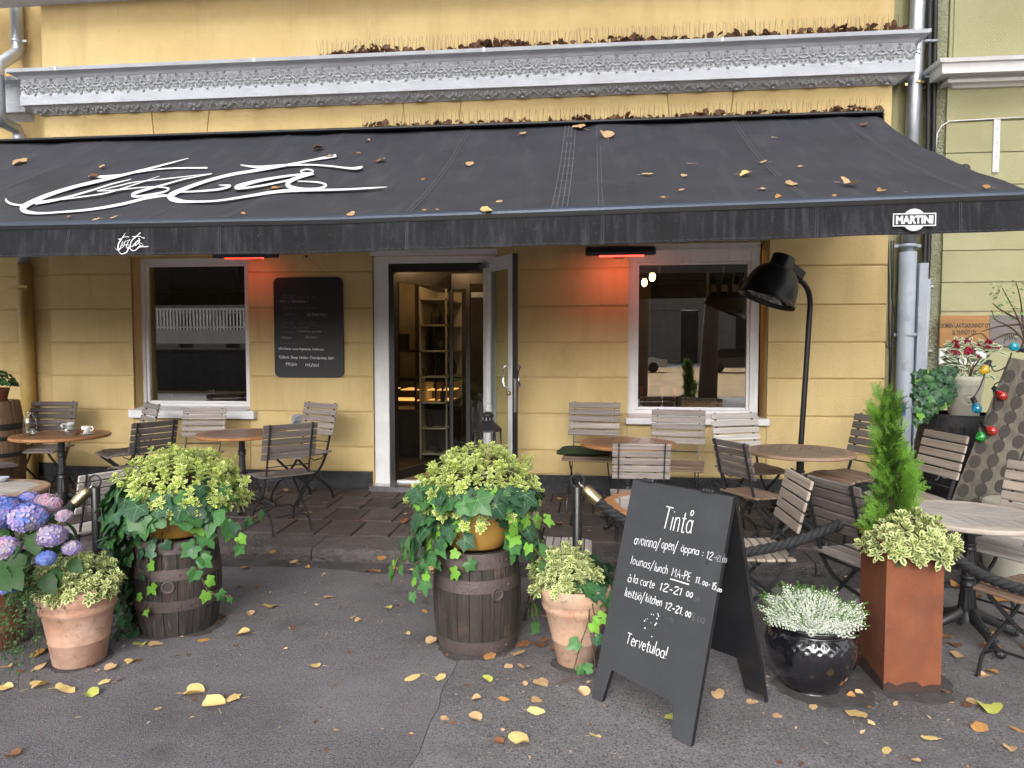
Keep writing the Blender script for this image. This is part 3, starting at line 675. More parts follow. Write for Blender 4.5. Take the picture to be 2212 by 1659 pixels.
for i,(u,lab) in enumerate(((1385,'left beer tap handle behind the right window glass'),(1430,'middle beer tap with pale orange handle behind the right window'),(1457,'right beer tap handle beside the wooden crate in the window'))):
    t=thing('beer_tap',lab,'beer tap',(W(u,860,D+.7).x,D+.7,g2[2]-.119),group='beer taps in the right window')
    MB().lathe([(.04,0),(.03,.02),(.016,.04),(.016,.17),(.022,.18)],10,cap=True).build('column',m_chrome,t)
    MB().lathe([(.012,.18),(.02,.2),(.022,.28),(.014,.30)],10,cap=True).build('handle',mat('tap_handle',(.5,.16,.07),None,rough=.4),t)
    MB().tube([(0,0,.15),(0,-.07,.15),(0,-.08,.12)],.008,6).build('spout',m_chrome,t)
br=thing('bottle_rack','dark rack of wine bottles with pale labels at the top right of the right window','rack',(W(1585,600,D+1.0).x,D+1.0,W(1585,640,D+1.0).z))
mb=MB(); 
for z in (0,.34): mb.box(-.28,.25,-.08,.1,z-.02,z)
mb.box(-.28,-.26,-.08,.1,-.02,.7); mb.build('shelf',m_pack,br)
for k in range(8):
    o=MB(); o.lathe([(.036,0),(.036,.19),(.014,.23),(.014,.29)],10,(-.22+.12*(k%4),0,.34*(k//4)),cap=True); o.build('bottle',m_iron,br)
    o=MB(); o.lathe([(.0372,.05),(.0372,.13)],10,(-.22+.12*(k%4),0,.34*(k//4)),a0=math.pi*1.1,a1=math.pi*1.9); o.build('bottle_label',m_shelf,br)

# open door leaf
H0=Vector((W(1049,800,D+.0).x,D-.02,0)); u0=W(1112,547,6.86); H1=Vector((u0.x,6.86,0)); dl=(H1-H0); WD=dl.length
dz0,dz1=.215,u0.z
door=MB(); s=.085
for q in ((0,s,0,1),(WD-s,WD,0,1)): door.cbox(q[0],q[1],-.025,.025,dz0,dz1,.004,0)
door.cbox(s+.001,WD-s-.001,-.024,.024,dz0,dz0+.22,.004,0); door.cbox(s+.001,WD-s-.001,-.024,.024,dz1-.11,dz1,.004,0)
for q in ((s+.001,s+.022,dz0+.22,dz1-.11),(WD-s-.022,WD-s-.001,dz0+.22,dz1-.11),(s+.022,WD-s-.022,dz0+.221,dz0+.24),(s+.022,WD-s-.022,dz1-.13,dz1-.111)): door.cbox(q[0],q[1],-.018,.018,q[2],q[3],.003,0)
door.box(WD+.0005,WD+.004,-.026,.026,dz0,dz1,1)
an=math.atan2(dl.y,dl.x)
dr=link('door',door.mesh('door',[m_white,m_door_dark]),bld,loc=(H0.x,H0.y-D,0),rot=(0,0,an)); dr['label']='white framed glass door standing wide open'
link('pane',MB().box(s+.022,WD-s-.022,-.004,.004,dz0+.24,dz1-.13).mesh('pane',m_glass_door),dr)
mb=MB(); mb.box(-.002,WD+.002,.0255,.032,dz0-.005,dz1+.004); link('outer_face',MB().box(0,s,.0255,.031,dz0,dz1).box(WD-s,WD+.003,.0255,.031,dz0,dz1).box(s,WD-s,.0255,.031,dz0,dz0+.22).box(s,WD-s,.0255,.031,dz1-.11,dz1).mesh('outer_face',m_door_dark),dr)
zh0,zh1=W(1108,839,6.9).z,W(1108,788,6.9).z
for sy in (-1,1):
    xh=WD-.05; pts=[(xh,sy*.03,zh0),(xh,sy*.06,zh0),(xh-.012*0,sy*.088,zh0+.02),(xh-.03,sy*.082,zh0+.07),(xh-.03,sy*.082,zh1-.07),(xh,sy*.088,zh1-.02),(xh,sy*.06,zh1),(xh,sy*.03,zh1)]
    link('handle',MB().tube(pts,.011,8).mesh('handle',m_chrome),dr)
mb=MB(); mb.box(WD+.0045,WD+.008,-.012,.012,1.02,1.34); link('lock_plate',mb.mesh('lock_plate',m_steel),dr)
mb=MB(); mb.lathe([(.022,0),(.022,.03),(.012,.034)],10,(0,0,0),0,Matrix.Translation((WD-.05,-.025,1.2))@Matrix.Rotation(rad(90),4,'X'),cap=True); mb.box(WD-.075,WD-.025,.032,.05,1.16,1.25); link('lock',mb.mesh('lock',m_brass),dr)
mb=MB(); mb.tube([(.1,-.04,dz1-.06),(-.25,-.02,dz1-.05),(-.42,.25,dz1-.05)],.009,6); mb.box(-.02,.14,-.06,-.026,dz1-.09,dz1-.04); link('closer_arm',mb.mesh('closer_arm',m_steel),dr)

# ------------------------------------------------------------------ green building on the right
YG=D-.02; XG=W(2036,560,YG).x
gb=thing('green_building','olive green stuccoed neighbouring building at the right edge with a plain white cornice','building',(XG,YG,0))
def gp(name,mb,m,parent=None): return mb.build(name,m,parent or gb,world=True)
mb=MB(); mb.box(XG+.01,9,YG+.015,YG+.5,0,ZT); mb.box(XR-.0,XG+.009,D+.20,D+.5,0,ZT); mb.box(XR-.03,XR-.005,D+.03,D+.34,0,ZT); gp('wall',mb,m_green)
zg=[W(2100,v,YG).z for v in (1020,985,897,815,736,673,610,541,474,400,330,262)]
zg=[.0]+zg[1:]+[W(2100,180,YG).z]
for c,d in zip(zg,zg[1:]): gp('stucco_panel',MB().box(XG,9,YG,YG+.03,c+.006,d-.006),m_green)
gp('stucco_panel',MB().box(XG+.04,9,YG,YG+.03,W(2100,122,YG).z,ZT),m_green)
mb=MB(); xs0=W(1992,560,D+.1).x; n=24
vs_=[];fs=[]
for j in range(90):
    z=j*.07
    for i in range(5):
        xx=xs0+(XG-xs0)*i/4; vs_.append((xx,D+.12-.12*i/4*.9+.012*mnoise.noise(Vector((xx*22,z*16,0))),z))
for j in range(89):
    for i in range(4): fs.append((j*5+i,j*5+i+1,(j+1)*5+i+1,(j+1)*5+i))
mb.add(vs_,fs,0,True); gp('rough_strip',mb,m_rough)
def gz(v,p): return W(2060,v,YG-p).z
pg=[(.0,gz(193,0)),(.03,gz(190,.03)),(.05,gz(183,.05)),(.10,gz(178,.1)),(.11,gz(172,.11)),(.08,gz(166,.08)),(.10,gz(163,.1)),(.20,gz(158,.2)),(.21,gz(136,.21)),(.235,gz(133,.235)),(.245,gz(124,.245)),(.0,gz(117,.245)+.02)]
gp('cornice',cornice(pg,XG+.06,9,YG,.3,True,False),m_white)

# ------------------------------------------------------------------ the awning
YR, YF = 7.25, 4.75
ZR=W(1276,268,YR).z
def zfront(x): return 2.508+.0165*max(0,x+1.7)
SAG=.072
AXL,AXR=-7.6,2.62
def aw(x,t,off=0):
    z=ZR+(zfront(x)-ZR)*t-SAG*4*t*(1-t)*(1+.12*math.sin(x*2.1)); y=YR+(YF-YR)*t
    nx=Vector((0,-(ZR-2.52),(YR-YF)*1.0)).normalized()
    return Vector((x,y,z))+nx*off
def aw_px(u,v,off=.003):
    lo,hi=-.05,1.02                            # rear (far) .. front (near)
    for _ in range(40):
        t=(lo+hi)/2; y=YR+(YF-YR)*t; p=W(u,v,y); s=aw(p.x,t)
        if p.z<s.z: lo,hi=(lo,t) if False else (t,hi)
        else: lo,hi=(lo,t)
    t=(lo+hi)/2; p=W(u,v,YR+(YF-YR)*t); return aw(p.x,t,off),p.x,t
awn=thing('awning','wide black fabric awning with white script lettering and a hanging valance','awning',(0,D,2.5))
def ap(name,mb,m,parent=None,**kw): return mb.build(name,m,parent or awn,world=True,**kw)
sx=[W(u,280,YR).x for u in (233,627,745,1014,1233,1292,1583,1811)]
sx=[AXL,-6.2]+sx+[AXR]
NT=16
for a,b in zip(sx,sx[1:]):
    mb=MB(); nx=max(2,int((b-a)/.25)); vs_=[]
    for i in range(nx+1):
        for j in range(NT+1):
            x=a+(b-a)*i/nx; vs_.append(aw(x,j/NT,.014*mnoise.noise(Vector((x*2.2,j*.45,0)))+.010*mnoise.noise(Vector((x*6+j*.5,j*.22,3)))-.012*abs(math.sin(math.pi*i/nx))+.006*math.sin(x*23)*max(0,1-j/3)))
    mb.add(vs_,[(i*(NT+1)+j,i*(NT+1)+j+1,(i+1)*(NT+1)+j+1,(i+1)*(NT+1)+j) for i in range(nx) for j in range(NT)],0,True)
    ap('fabric_panel',mb,m_fabric)
def seam_strip(x,w,off):
    mb=MB(); mb.add([aw(x+s*w,j/NT,off) for j in range(NT+1) for s in (-1,1)],[(2*j,2*j+2,2*j+3,2*j+1) for j in range(NT)]); return mb
for x in sx[1:-1]:
    if abs(x-sx[6])<.01:
        mb=MB()
        for o in (-.05,-.017,.017,.05): 
            k=seam_strip(x+o,.0035,.005); mb.add(k.v,k.f)
        for j in range(11):
            t=.05+j*.09; mb.add([aw(x-.05,t,.005),aw(x+.05,t,.005),aw(x+.05,t+.004,.005),aw(x-.05,t+.004,.005)],[(3,2,1,0)])
        ap('repaired_seam',mb,m_seam)
    else:
        mb=MB()
        for o in (-.014,.014):
            k=seam_strip(x+o,.0025,.005); mb.add(k.v,k.f)
        ap('seam',mb,m_seam)
CZ0,CZ1=W(1900,262,7.18).z,W(1900,238,7.18).z
CXR=W(1908,250,7.2).x
mb=MB(); mb.cbox(-7.7,CXR,7.17,D-.003,CZ1-.028,CZ1,.008); mb.cbox(-7.7,CXR-.012,7.30,D-.003,CZ0-.03,CZ1-.03,.006); mb.box(CXR-.011,CXR,7.17,D-.003,CZ0-.01,CZ1-.029)
ap('cassette',mb,m_cass)
mb=MB(); xs=[AXL+.2*i for i in range(int((AXR+.06-AXL)/.2)+1)]+[AXR+.06]
pr=[(0,0),(-.025,-.004),(-.042,-.02),(-.045,-.035),(-.04,-.062),(-.005,-.064),(.012,-.03)]
vs_=[(x,YF+dy,zfront(x)+dz+.004) for x in xs for dy,dz in pr]; k=len(pr)
fs=[(i*k+j,i*k+(j+1)%k,(i+1)*k+(j+1)%k,(i+1)*k+j) for i in range(len(xs)-1) for j in range(k)]; fs.append(tuple(range(k))); fs.append(tuple((len(xs)-1)*k+j for j in range(k-1,-1,-1)))
mb.add(vs_,[tuple(reversed(f)) for f in fs],0,False); 
for i in range(len(fs)-2):
    if i%k in (3,4,5,6): mb.m[i]=1
bar=ap('front_bar',mb,[m_barsheen,m_cass])
VH=.247
def val(x,s): # s 0 top .. 1 bottom
    return Vector((x,YF-.034+s*(.018*math.sin(x*2.3)+.013*math.sin(x*6.1+1)+.007*math.sin(x*13+2))-.01*s,zfront(x)-.05-(VH-.05)*s))
mb=MB(); n=int((AXR+.05-AXL)/.08); S=6
mb.add([val(AXL+(AXR+.05-AXL)*i/n,j/S) for i in range(n+1) for j in range(S+1)],[(i*(S+1)+j,i*(S+1)+j+1,(i+1)*(S+1)+j+1,(i+1)*(S+1)+j) for i in range(n) for j in range(S)],0,True)
ap('valance',mb,m_valance)
mb=MB()
for u in (158,480,882,1302,1760,2066):
    x=W(u,500,YF).x
    for o in (-.006,.006):
        mb.add([val(x+o-.0018,j/S)+Vector((0,-.003,0)) for j in range(S+1)]+[val(x+o+.0018,j/S)+Vector((0,-.003,0)) for j in range(S+1)],[(j,j+1,S+2+j,S+1+j) for j in range(S)])
x=AXL
while x<AXR:                                  # hem line
    mb.add([val(x,.93)+Vector((0,-.003,0)),val(x+.03,.93)+Vector((0,-.003,0)),val(x+.03,.945)+Vector((0,-.003,0)),val(x,.945)+Vector((0,-.003,0))],[(3,2,1,0)]); x+=.045
ap('valance_stitching',mb,m_hem)
for x in (-5.2,-.95,2.35):
    mb=MB(); mb.tube([(x,D-.08,CZ0-.05),(x+.55,6.15,3.03),(x+.05,4.82,zfront(x)-.05)],.026,8); mb.sphere((x+.55,6.15,3.03),.04,8,6); ap('folding_arm',mb,m_iron)
# script lettering printed on the fabric
LOGO=[
 [(40,1290,10),(44,1306,14),(70,1322,14),(110,1331,12),(160,1332,12)],
 [(1225,1028,3),(1050,1074,11),(850,1125,15),(650,1174,20),(480,1215,21),(330,1262,25),(215,1310,30),(155,1345,36),(150,1362,32),(180,1378,24),(260,1386,14),(400,1378,12),(600,1360,16),(800,1325,18),(940,1290,17),(1060,1272,15),(1110,1276,14)],
 [(575,1147,5),(680,1148,16),(800,1136,10),(900,1119,8),(1080,1096,8),(1345,1092,11)],
 [(228,1322,20),(330,1307,18),(420,1288,14),(600,1237,10),(720,1199,9),(850,1167,4)],
 [(400,1300,6),(540,1280,8),(700,1255,8),(870,1203,7),(1035,1147,3)],
 [(632,1246,4),(760,1238,8),(900,1223,6),(1000,1218,7),(1075,1223,9),(1096,1232,10),(1060,1252,12),(960,1272,14),(880,1281,15),(855,1273,18)],
 [(855,1273,17),(880,1258,20),(950,1236,15),(1080,1200,10),(1200,1167,8),(1375,1134,4)],
 [(632,1246,5),(800,1205,7),(880,1188,6),(1150,1158,6),(1375,1132,3)],
 [(2180,1016,20),(2130,1026,18),(2010,1048,12),(1850,1080,15),(1690,1108,18),(1500,1140,19),(1330,1185,20),(1180,1240,26),(1105,1280,36),(1140,1305,32),(1220,1316,17),(1400,1311,12),(1600,1282,16),(1760,1256,20),(1900,1244,20),(2200,1238,13),(2400,1228,10),(2510,1221,3)],
 [(1560,1078,5),(1680,1092,18),(1820,1081,14),(2000,1077,10),(2140,1085,10),(2260,1099,12),(2320,1098,18),(2350,1090,12)],
 [(1160,1256,8),(1300,1249,12),(1430,1236,15),(1495,1214,14),(1420,1210,5)],
 [(2036,1139,9),(1940,1142,12),(1830,1156,15),(1680,1182,20),(1560,1214,26),(1535,1228,24),(1600,1228,14),(1720,1210,12),(1840,1186,11),(1960,1156,9),(2036,1139,6)],
 [(2030,1140,8),(1930,1164,22),(1870,1195,28),(1880,1222,26),(1960,1238,20),(2060,1235,15),(2115,1215,14),(2080,1196,11),(1990,1188,8),(1930,1186,5)],
 [(2036,1122,8),(2020,1114,9),(1993,1110,9),(1962,1115,9),(1951,1122,9),(1962,1130,9),(1993,1134,9),(2022,1130,9),(2036,1122,8)],
]
def spline(P,k=5):
    out=[]
    for i in range(len(P)-1):
        p0=P[max(i-1,0)];p1=P[i];p2=P[i+1];p3=P[min(i+2,len(P)-1)]
        for j in range(k):
            t=j/k; out.append(tuple(.5*((2*p1[c])+(-p0[c]+p2[c])*t+(2*p0[c]-5*p1[c]+4*p2[c]-p3[c])*t*t+(-p0[c]+3*p1[c]-3*p2[c]+p3[c])*t**3) for c in range(len(p1))))
    out.append(P[-1]); return out
def ribbon(P,mn=1.5):
    # 2D stroke with a width per point -> quad strip outline (left, right)
    l=[];r=[]
    for i,p in enumerate(P):
        a=P[max(i-1,0)];b=P[min(i+1,len(P)-1)]; dx,dy=b[0]-a[0],b[1]-a[1]; q=math.hypot(dx,dy) or 1
        w=max(p[2],mn)/2; l.append((p[0]-dy/q*w,p[1]+dx/q*w)); r.append((p[0]+dy/q*w,p[1]-dx/q*w))
    return l,r
logo_xt=[]; mb=MB()
for si,st in enumerate(LOGO):
    l,r=ribbon(spline(st)); A_=[aw_px(u/3,v/3,.0045+.0009*si) for u,v in l]; B_=[aw_px(u/3,v/3,.0045+.0009*si) for u,v in r]
    k=len(l); mb.add([q[0] for q in A_]+[q[0] for q in B_],[(i,i+1,k+i+1,k+i) for i in range(k-1)])
    logo_xt.append([((a[1],a[2]),(b[1],b[2])) for a,b in zip(A_,B_)])
ap('script_lettering',mb,m_print)
# the same script, small, on the valance
xs=[q[0] for s in logo_xt for p in s for q in p]; ts=[q[1] for s in logo_xt for p in s for q in p]
X0,X1,T0,T1=min(xs),max(xs),min(ts),max(ts)
a=W(251,525,YF-.04); b=W(322,525,YF-.04); zt,zb=W(290,502,YF-.04).z,W(290,550,YF-.04).z
mb=MB()
for si,s in enumerate(logo_xt):
    P=[];Q=[]
    for p,q in s:
        for lst,c in ((P,p),(Q,q)):
            x=a.x+(b.x-a.x)*(c[0]-X0)/(X1-X0); z=zt+(zb-zt)*(c[1]-T0)/(T1-T0)
            v_=val(x,min(1,max(0,(zfront(x)-.05-z)/(VH-.05)))); lst.append((x,v_.y-.004-.0006*si,z))
    k=len(P); mb.add(P+Q,[(i,i+1,k+i+1,k+i) for i in range(k-1)])
ap('small_script',mb,m_print)
def text_mesh(s,size,off=0,extr=0,align='CENTER',shear=0,space=1,res=3):
    c=bpy.data.curves.new('t','FONT'); c.body=s; c.size=size; c.offset=off; c.extrude=extr; c.align_x=align; c.align_y='CENTER'; c.shear=shear; c.space_character=space; c.resolution_u=res
    o=bpy.data.objects.new('t',c); COL.objects.link(o); dg=bpy.context.evaluated_depsgraph_get(); me=bpy.data.meshes.new_from_object(o.evaluated_get(dg)); bpy.data.objects.remove(o); bpy.data.curves.remove(c); return me
def text(s,size,m,parent,name,M,world=True,**kw):
    me=text_mesh(s,size,**kw); me.materials.clear(); me.materials.append(m); me.name=name; me.transform(M)
    return link(name,me,parent,world)
UPR=Matrix.Rotation(rad(90),4,'X')
c=W(1974,475,YF-.07); rr=(W(2000,475,YF-.07)-W(1974,475,YF-.07)).length*.95
wR=(W(2021,475,YF-.07)-W(1928,475,YF-.07)).length/2; hR=.5*(W(1974,461,YF-.07)-W(1974,489,YF-.07)).length
mb=MB(); mb.lathe([(.0001,0),(rr,0)],32,M=Matrix.Translation((c.x,YF-.075,c.z))@UPR,smooth=False); dsk=ap('emblem_disc',mb,m_print)
ap('emblem_ring',MB().lathe([(rr,-.0),(rr*1.0,.0),(rr*.93,.0)],32,M=Matrix.Translation((c.x,YF-.0752,c.z))@UPR,smooth=False),m_print)
ap('emblem_border',MB().box(c.x-wR,c.x+wR,YF-.0785,YF-.0775,c.z-hR,c.z+hR),m_print)
ap('emblem_field',MB().box(c.x-wR+.006,c.x+wR-.006,YF-.080,YF-.079,c.z-hR+.006,c.z+hR-.006),m_cass)
ap('emblem_disc_back',MB().lathe([(.0001,0),(rr*1.1,0)],32,M=Matrix.Translation((c.x,YF-.072,c.z))@UPR,smooth=False),m_cass)
o=text('MARTINI',hR*1.62,m_print,awn,'emblem_letters',Matrix.Translation((c.x,YF-.0812,c.z))@UPR@Matrix.Diagonal((1.0,1,1,1)),off=.0028)
mb_=o.data; xs=[v.co.x for v in mb_.vertices]; s_=(2*wR-.034)/(max(xs)-min(xs)); zc_=(max(v.co.z for v in mb_.vertices)+min(v.co.z for v in mb_.vertices))/2; hz=(max(v.co.z for v in mb_.vertices)-min(v.co.z for v in mb_.vertices))
for v in mb_.vertices: v.co.x=c.x+(v.co.x-(max(xs)+min(xs))/2)*s_; v.co.z=c.z+(v.co.z-zc_)*min(1.6,hR*1.25/hz)

# ------------------------------------------------------------------ downpipes, cables, conduits
p0=W(37,60,D+.12)
dp=thing('downpipe','bright galvanised downpipe stepping round the cornice at the far left, painted yellow below','downpipe',(p0.x,D+.12,0))
xo=p0.x; zt_=W(37,115,D+.1).z; za=W(12,140,D-.16).z; zb=W(12,255,D-.16).z; zc2=W(48,285,D+.08).z
R_=.062
path=[(xo,D+.12,6.3),(xo,D+.12,zt_+.05),(xo,D+.08,zt_-.02),(xo,D-.14,za+.02),(xo,D-.17,za-.06),(xo,D-.17,zb+.05),(xo,D-.14,zb-.03),(xo,D+.06,zc2+.03),(xo,D+.1,zc2-.04),(xo,D+.1,2.55)]
MB().tube(path,R_,16).build('pipe',m_zinc,dp,True)
mb=MB(); mb.tube([(xo,D+.1,2.549),(xo,D+.1,.12)],R_+.012,16); mb.build('painted_pipe',m_pipe_yellow,dp,True)
for z in (W(37,92,D+.1).z,):
    mb=MB(); mb.lathe([(R_+.001,0),(R_+.006,.004),(R_+.006,.03),(R_+.001,.034)],16,(xo,D+.12,z)); mb.box(xo+R_,xo+R_+.05,D+.11,D+.13,z+.006,z+.03); mb.build('clamp',m_zinc,dp,True)
for z in (za-.12,za-.32,zb+.10):
    MB().lathe([(R_,0),(R_+.004,.003),(R_+.004,.012),(R_,.015)],16,(xo,D-.17,z)).build('joint_ring',m_zinc,dp,True)
MB().box(xo-.08,xo+.09,D+.02,D+.05,2.28,2.31).build('painted_clamp',m_pipe_yellow,dp,True)
xq=W(1979,200,D+.10).x; yq=D+.09
dq=thing('downpipe','shiny galvanised downpipe beside the yellow corner turning dull grey under the awning','downpipe',(xq,yq,0))
xb=W(1950,900,yq).x
zz=W(1962,545,yq).z
mb=MB(); mb.tube([(xq,yq,6.3),(xq-.02,yq,4.2),(W(1962,530,yq).x,yq,zz)],.066,18); mb.build('pipe',m_zinc,dq,True)
mb=MB(); mb.tube([(W(1962,530,yq).x,yq,zz),(xb,yq,.72),(xb,yq,.52),(xb+.06,yq-.10,.40),(xb+.16,yq-.30,.24)],[.078,.078,.08,.085,.088],18); mb.build('painted_pipe',m_pipe_grey,dq,True)
for v in (186,535,727):
    z=W(1965,v,yq).z; xx=xq if v<300 else W(1960,v,yq).x; mb=MB(); r_=.0675 if v<300 else .08
    mb.lathe([(r_,0),(r_+.006,.004),(r_+.006,.028),(r_,.032)],18,(xx,yq,z)); mb.cbox(xx-r_-.045,xx-r_,yq-.01,yq+.02,z,z+.03,.003); mb.cbox(xx+r_,xx+r_+.045,yq-.01,yq+.02,z,z+.03,.003); mb.build('clamp',m_brass if v<300 else m_pipe_grey,dq,True)
mb=MB(); r=random.Random(5)                       # torn remains of stickers
for k,(u,v,w_,h_) in enumerate(((1950,747,.05,.02),(1944,842,.075,.05),(1951,866,.05,.06),(1949,884,.06,.03),(1953,893,.05,.05),(1958,744,.03,.03))):
    p=W(u,v,yq-.085); mb.lathe([(.0812,0),(.0812,h_)],6,(W(1953,v,yq).x,yq,p.z),a0=-1.1+.2*r.random(),a1=-1.1+w_/.08+.2*r.random())
mb.build('sticker_remains',mat('torn_paper',(.12,.13,.15),(.3,.3,.32),40,.9),dq,True)
for i,(ut,ub,lab) in enumerate(((2008,2003,'left of two thick black cables running down beside the green wall'),(2020,2010,'right of two thick black cables running down beside the green wall'))):
    a=W(ut,0,D+.07); m_=W(ut-8,300,D+.07); b=W(ub-7,610,D+.06); t=thing('wall_cable',lab,'cable',(b.x,D+.07,1.9),group='thick black cables by the green wall')
    MB().tube([(a.x+.01,D+.05,a.z+.3),(a.x,D+.06,a.z),(m_.x+.01,D+.05,m_.z),(b.x,D+.06,b.z),(b.x-.01,D+.07,b.z-.2)],.022,8).build('cable',m_rubber,t,True)
    for v in (90,168): 
        p=W(ut-3,v,D+.03); MB().cbox(p.x-.03,p.x+.03,D+.02,D+.05,p.z,p.z+.02,.003).build('clip',m_pipe_grey,t,True)
mb=MB(); a=W(1993,569,D+.06); b=W(1981,870,D+.06)
t=thing('cable_duct','square grey cable duct running down next to the grey downpipe','duct',(b.x,D+.06,0)); mb.add([(a.x-.04,D+.02,a.z),(a.x+.04,D+.02,a.z),(a.x+.04,D+.09,a.z),(a.x-.04,D+.09,a.z),(b.x-.045,D+.02,.16),(b.x+.035,D+.02,.16),(b.x+.035,D+.09,.16),(b.x-.045,D+.09,.16)],[(0,1,2,3),(4,7,6,5),(0,4,5,1),(1,5,6,2),(2,6,7,3),(3,7,4,0)]); mb.build('duct',m_pipe_grey,t,True)
a=W(2006,603,D+.05); b=W(1993,870,D+.05); t=thing('conduit','thin round grey conduit right of the square cable duct','conduit',(b.x,D+.05,0))
MB().tube([(a.x,D+.05,a.z),(b.x,D+.05,b.z),(b.x-.03,D+.05,.6),(b.x-.02,D+.03,.2)],.024,10).build('conduit',m_pipe_grey,t,True)
for v in (620,760,868):
    p=W(2004,v,D+.03); MB().box(p.x-.035,p.x+.05,D+.03,D+.06,p.z,p.z+.016).build('clip',m_steel,t,True)
# thin black leads with the orange socket block
sb=W(1923,860,D+.1)
t=thing('power_socket_block','orange rubber socket block with blue caps hanging on black leads at the yellow corner','socket',(sb.x,D+.08,sb.z))
q=lambda u,v: tuple(W(u,v,D+.08))
MB().tube([q(1918,520),q(1920,600),q(1920,700),q(1922,780),q(1921,858)],.008,6).tube([q(1925,520),q(1926,640),q(1936,700),q(1936,735),q(1926,756),q(1914,748),q(1910,735)],.007,6).tube([q(1930,520),q(1929,600),q(1927,700),q(1925,800),q(1922,858)],.006,6).build('lead',m_rubber,t,True)
z0,z1=W(1923,903,D+.08).z,sb.z; hw=.062
MB().prism([(sb.x-hw*.5,z1+.0),(sb.x+hw*.5,z1),(sb.x+hw,z1-.05),(sb.x+hw,z0+.04),(sb.x+hw*.6,z0),(sb.x-hw*.6,z0),(sb.x-hw,z0+.04),(sb.x-hw,z1-.05)],D-.0,D+.09,'y').build('body',m_orange,t,True)
for k,z in enumerate((z1-.075,z0+.065)):
    for sx_,m_ in ((1,m_blue),(-1,m_rubber)):
        mb=MB(); mb.lathe([(.036,0),(.036,.035),(.03,.042),(.0001,.042)],14,M=Matrix.Translation((sb.x+sx_*.052,D-.0,z))@Matrix.Rotation(rad(90),4,'X')@Matrix.Rotation(rad(sx_*35),4,'Y')); mb.build('socket_cap',m_,t,True)
# bracket strip and thin wire on the green wall
p=W(2155,258,YG-.02); p2=W(2153,372,YG-.02); t=thing('wall_bracket','pale perforated metal strip screwed upright on the green wall','bracket',(p.x,YG,p2.z))
mb=MB(); mb.cbox(p.x-.028,p.x+.028,YG-.02,YG-.001,p2.z,p.z,.003); mb.build('strip',m_white,t,True)
mb=MB(); 
for k in range(4): mb.lathe([(.0001,0),(.007,0)],8,M=Matrix.Translation((p.x,YG-.0215,p.z-.08-.13*k))@UPR)
mb.build('screw_hole',m_hole,t,True)
t=thing('thin_wire','thin pale wire stapled along the green wall above the bracket','wire',(p.x,YG,p.z))
MB().tube([W(2212,253,YG-.01),W(2100,259,YG-.01),W(2050,262,YG-.01),W(2034,272,YG-.01),W(2024,290,YG-.01),W(2022,330,YG+.02)],.006,5).build('wire',m_white,t,True)
# ================================================================== TERRACE FURNITURE
def arc(cx,cy,rx,ry,a0,a1,n=10): return [(cx+rx*math.cos(rad(a0+(a1-a0)*i/n)),cy+ry*math.sin(rad(a0+(a1-a0)*i/n))) for i in range(n+1)]
# ---- chairs: folding, slatted, on flat iron legs.  Faces -Y at rotation 0.
CW=.455
A_=[(.245,.90),(.19,.68),(.150,.52),(.115,.42),(.06,.325),(-.03,.245),(-.14,.17),(-.205,.09),(-.222,0)]
B_=[(-.20,.437),(-.16,.39),(-.06,.30),(.04,.215),(.13,.15),(.20,.075),(.225,0)]
def p3(x,P): return [(x,y,z) for y,z in P]
leg_m=[]
def sm(P): return spline([(a,b,0) for a,b in P],3)
for sx_ in (-1,1):
    mb=MB(); mb.bar(p3(.178*sx_,[(a,b) for a,b,_ in sm(A_)]),.021,.009); mb.lathe([(.016,0),(.016,.006)],8,(.178*sx_,-.222,0),cap=True)
    for k in range(10): mb.sphere((.178*sx_,.2545-.0079*k+.004,.885-.0305*k),.004,6,4)
    leg_m.append(mb.mesh('leg',m_iron))
    mb=MB(); mb.bar(p3(.160*sx_,[(a,b) for a,b,_ in sm(B_)]),.021,.009); mb.lathe([(.016,0),(.016,.006)],8,(.160*sx_,.225,0),cap=True); mb.sphere((.170*sx_,.006,.243),.011,6,4); leg_m.append(mb.mesh('leg',m_iron))
str_m=[]
mb=MB(); mb.tube([(-.175,.156,.545),(.175,.156,.545)],.005,6); str_m.append(mb.mesh('stretcher',m_iron))
mb=MB(); mb.tube([(-.178,-.19,.115),(-.13,-.165,.15),(0,-.16,.155),(.13,-.165,.15),(.178,-.19,.115)],.007,6); str_m.append(mb.mesh('stretcher',m_iron))
mb=MB(); mb.tube([(-.160,.18,.10),(-.12,.16,.13),(0,.155,.135),(.12,.16,.13),(.160,.18,.10)],.007,6); str_m.append(mb.mesh('stretcher',m_iron))
mb=MB()
for sx_ in (-1,1): mb.bar(p3(.185*sx_,[(-.205,.432),(-.19,.444),(-.05,.446),(.10,.442),(.135,.43)]),.012,.012)
mb.tube([(-.185,.132,.432),(.185,.132,.432)],.006,6); mb.tube([(.18,.10,.43),(.18,.06,.40),(.18,-.02,.395),(.18,-.08,.43)],.005,5); mb.tube([(-.18,.10,.43),(-.18,.06,.40),(-.18,-.02,.395),(-.18,-.08,.43)],.005,5)
rail_m=mb.mesh('seat_rail',m_iron)
SLM={}
def slat_mesh(w,kind,m):
    k=(w,kind,m.name)
    if k not in SLM: SLM[k]=MB().cbox(-CW/2,CW/2,-w/2,w/2,-.0085,.0085,.0045).mesh('back_slat' if kind else 'seat_slat',m)
    return SLM[k]
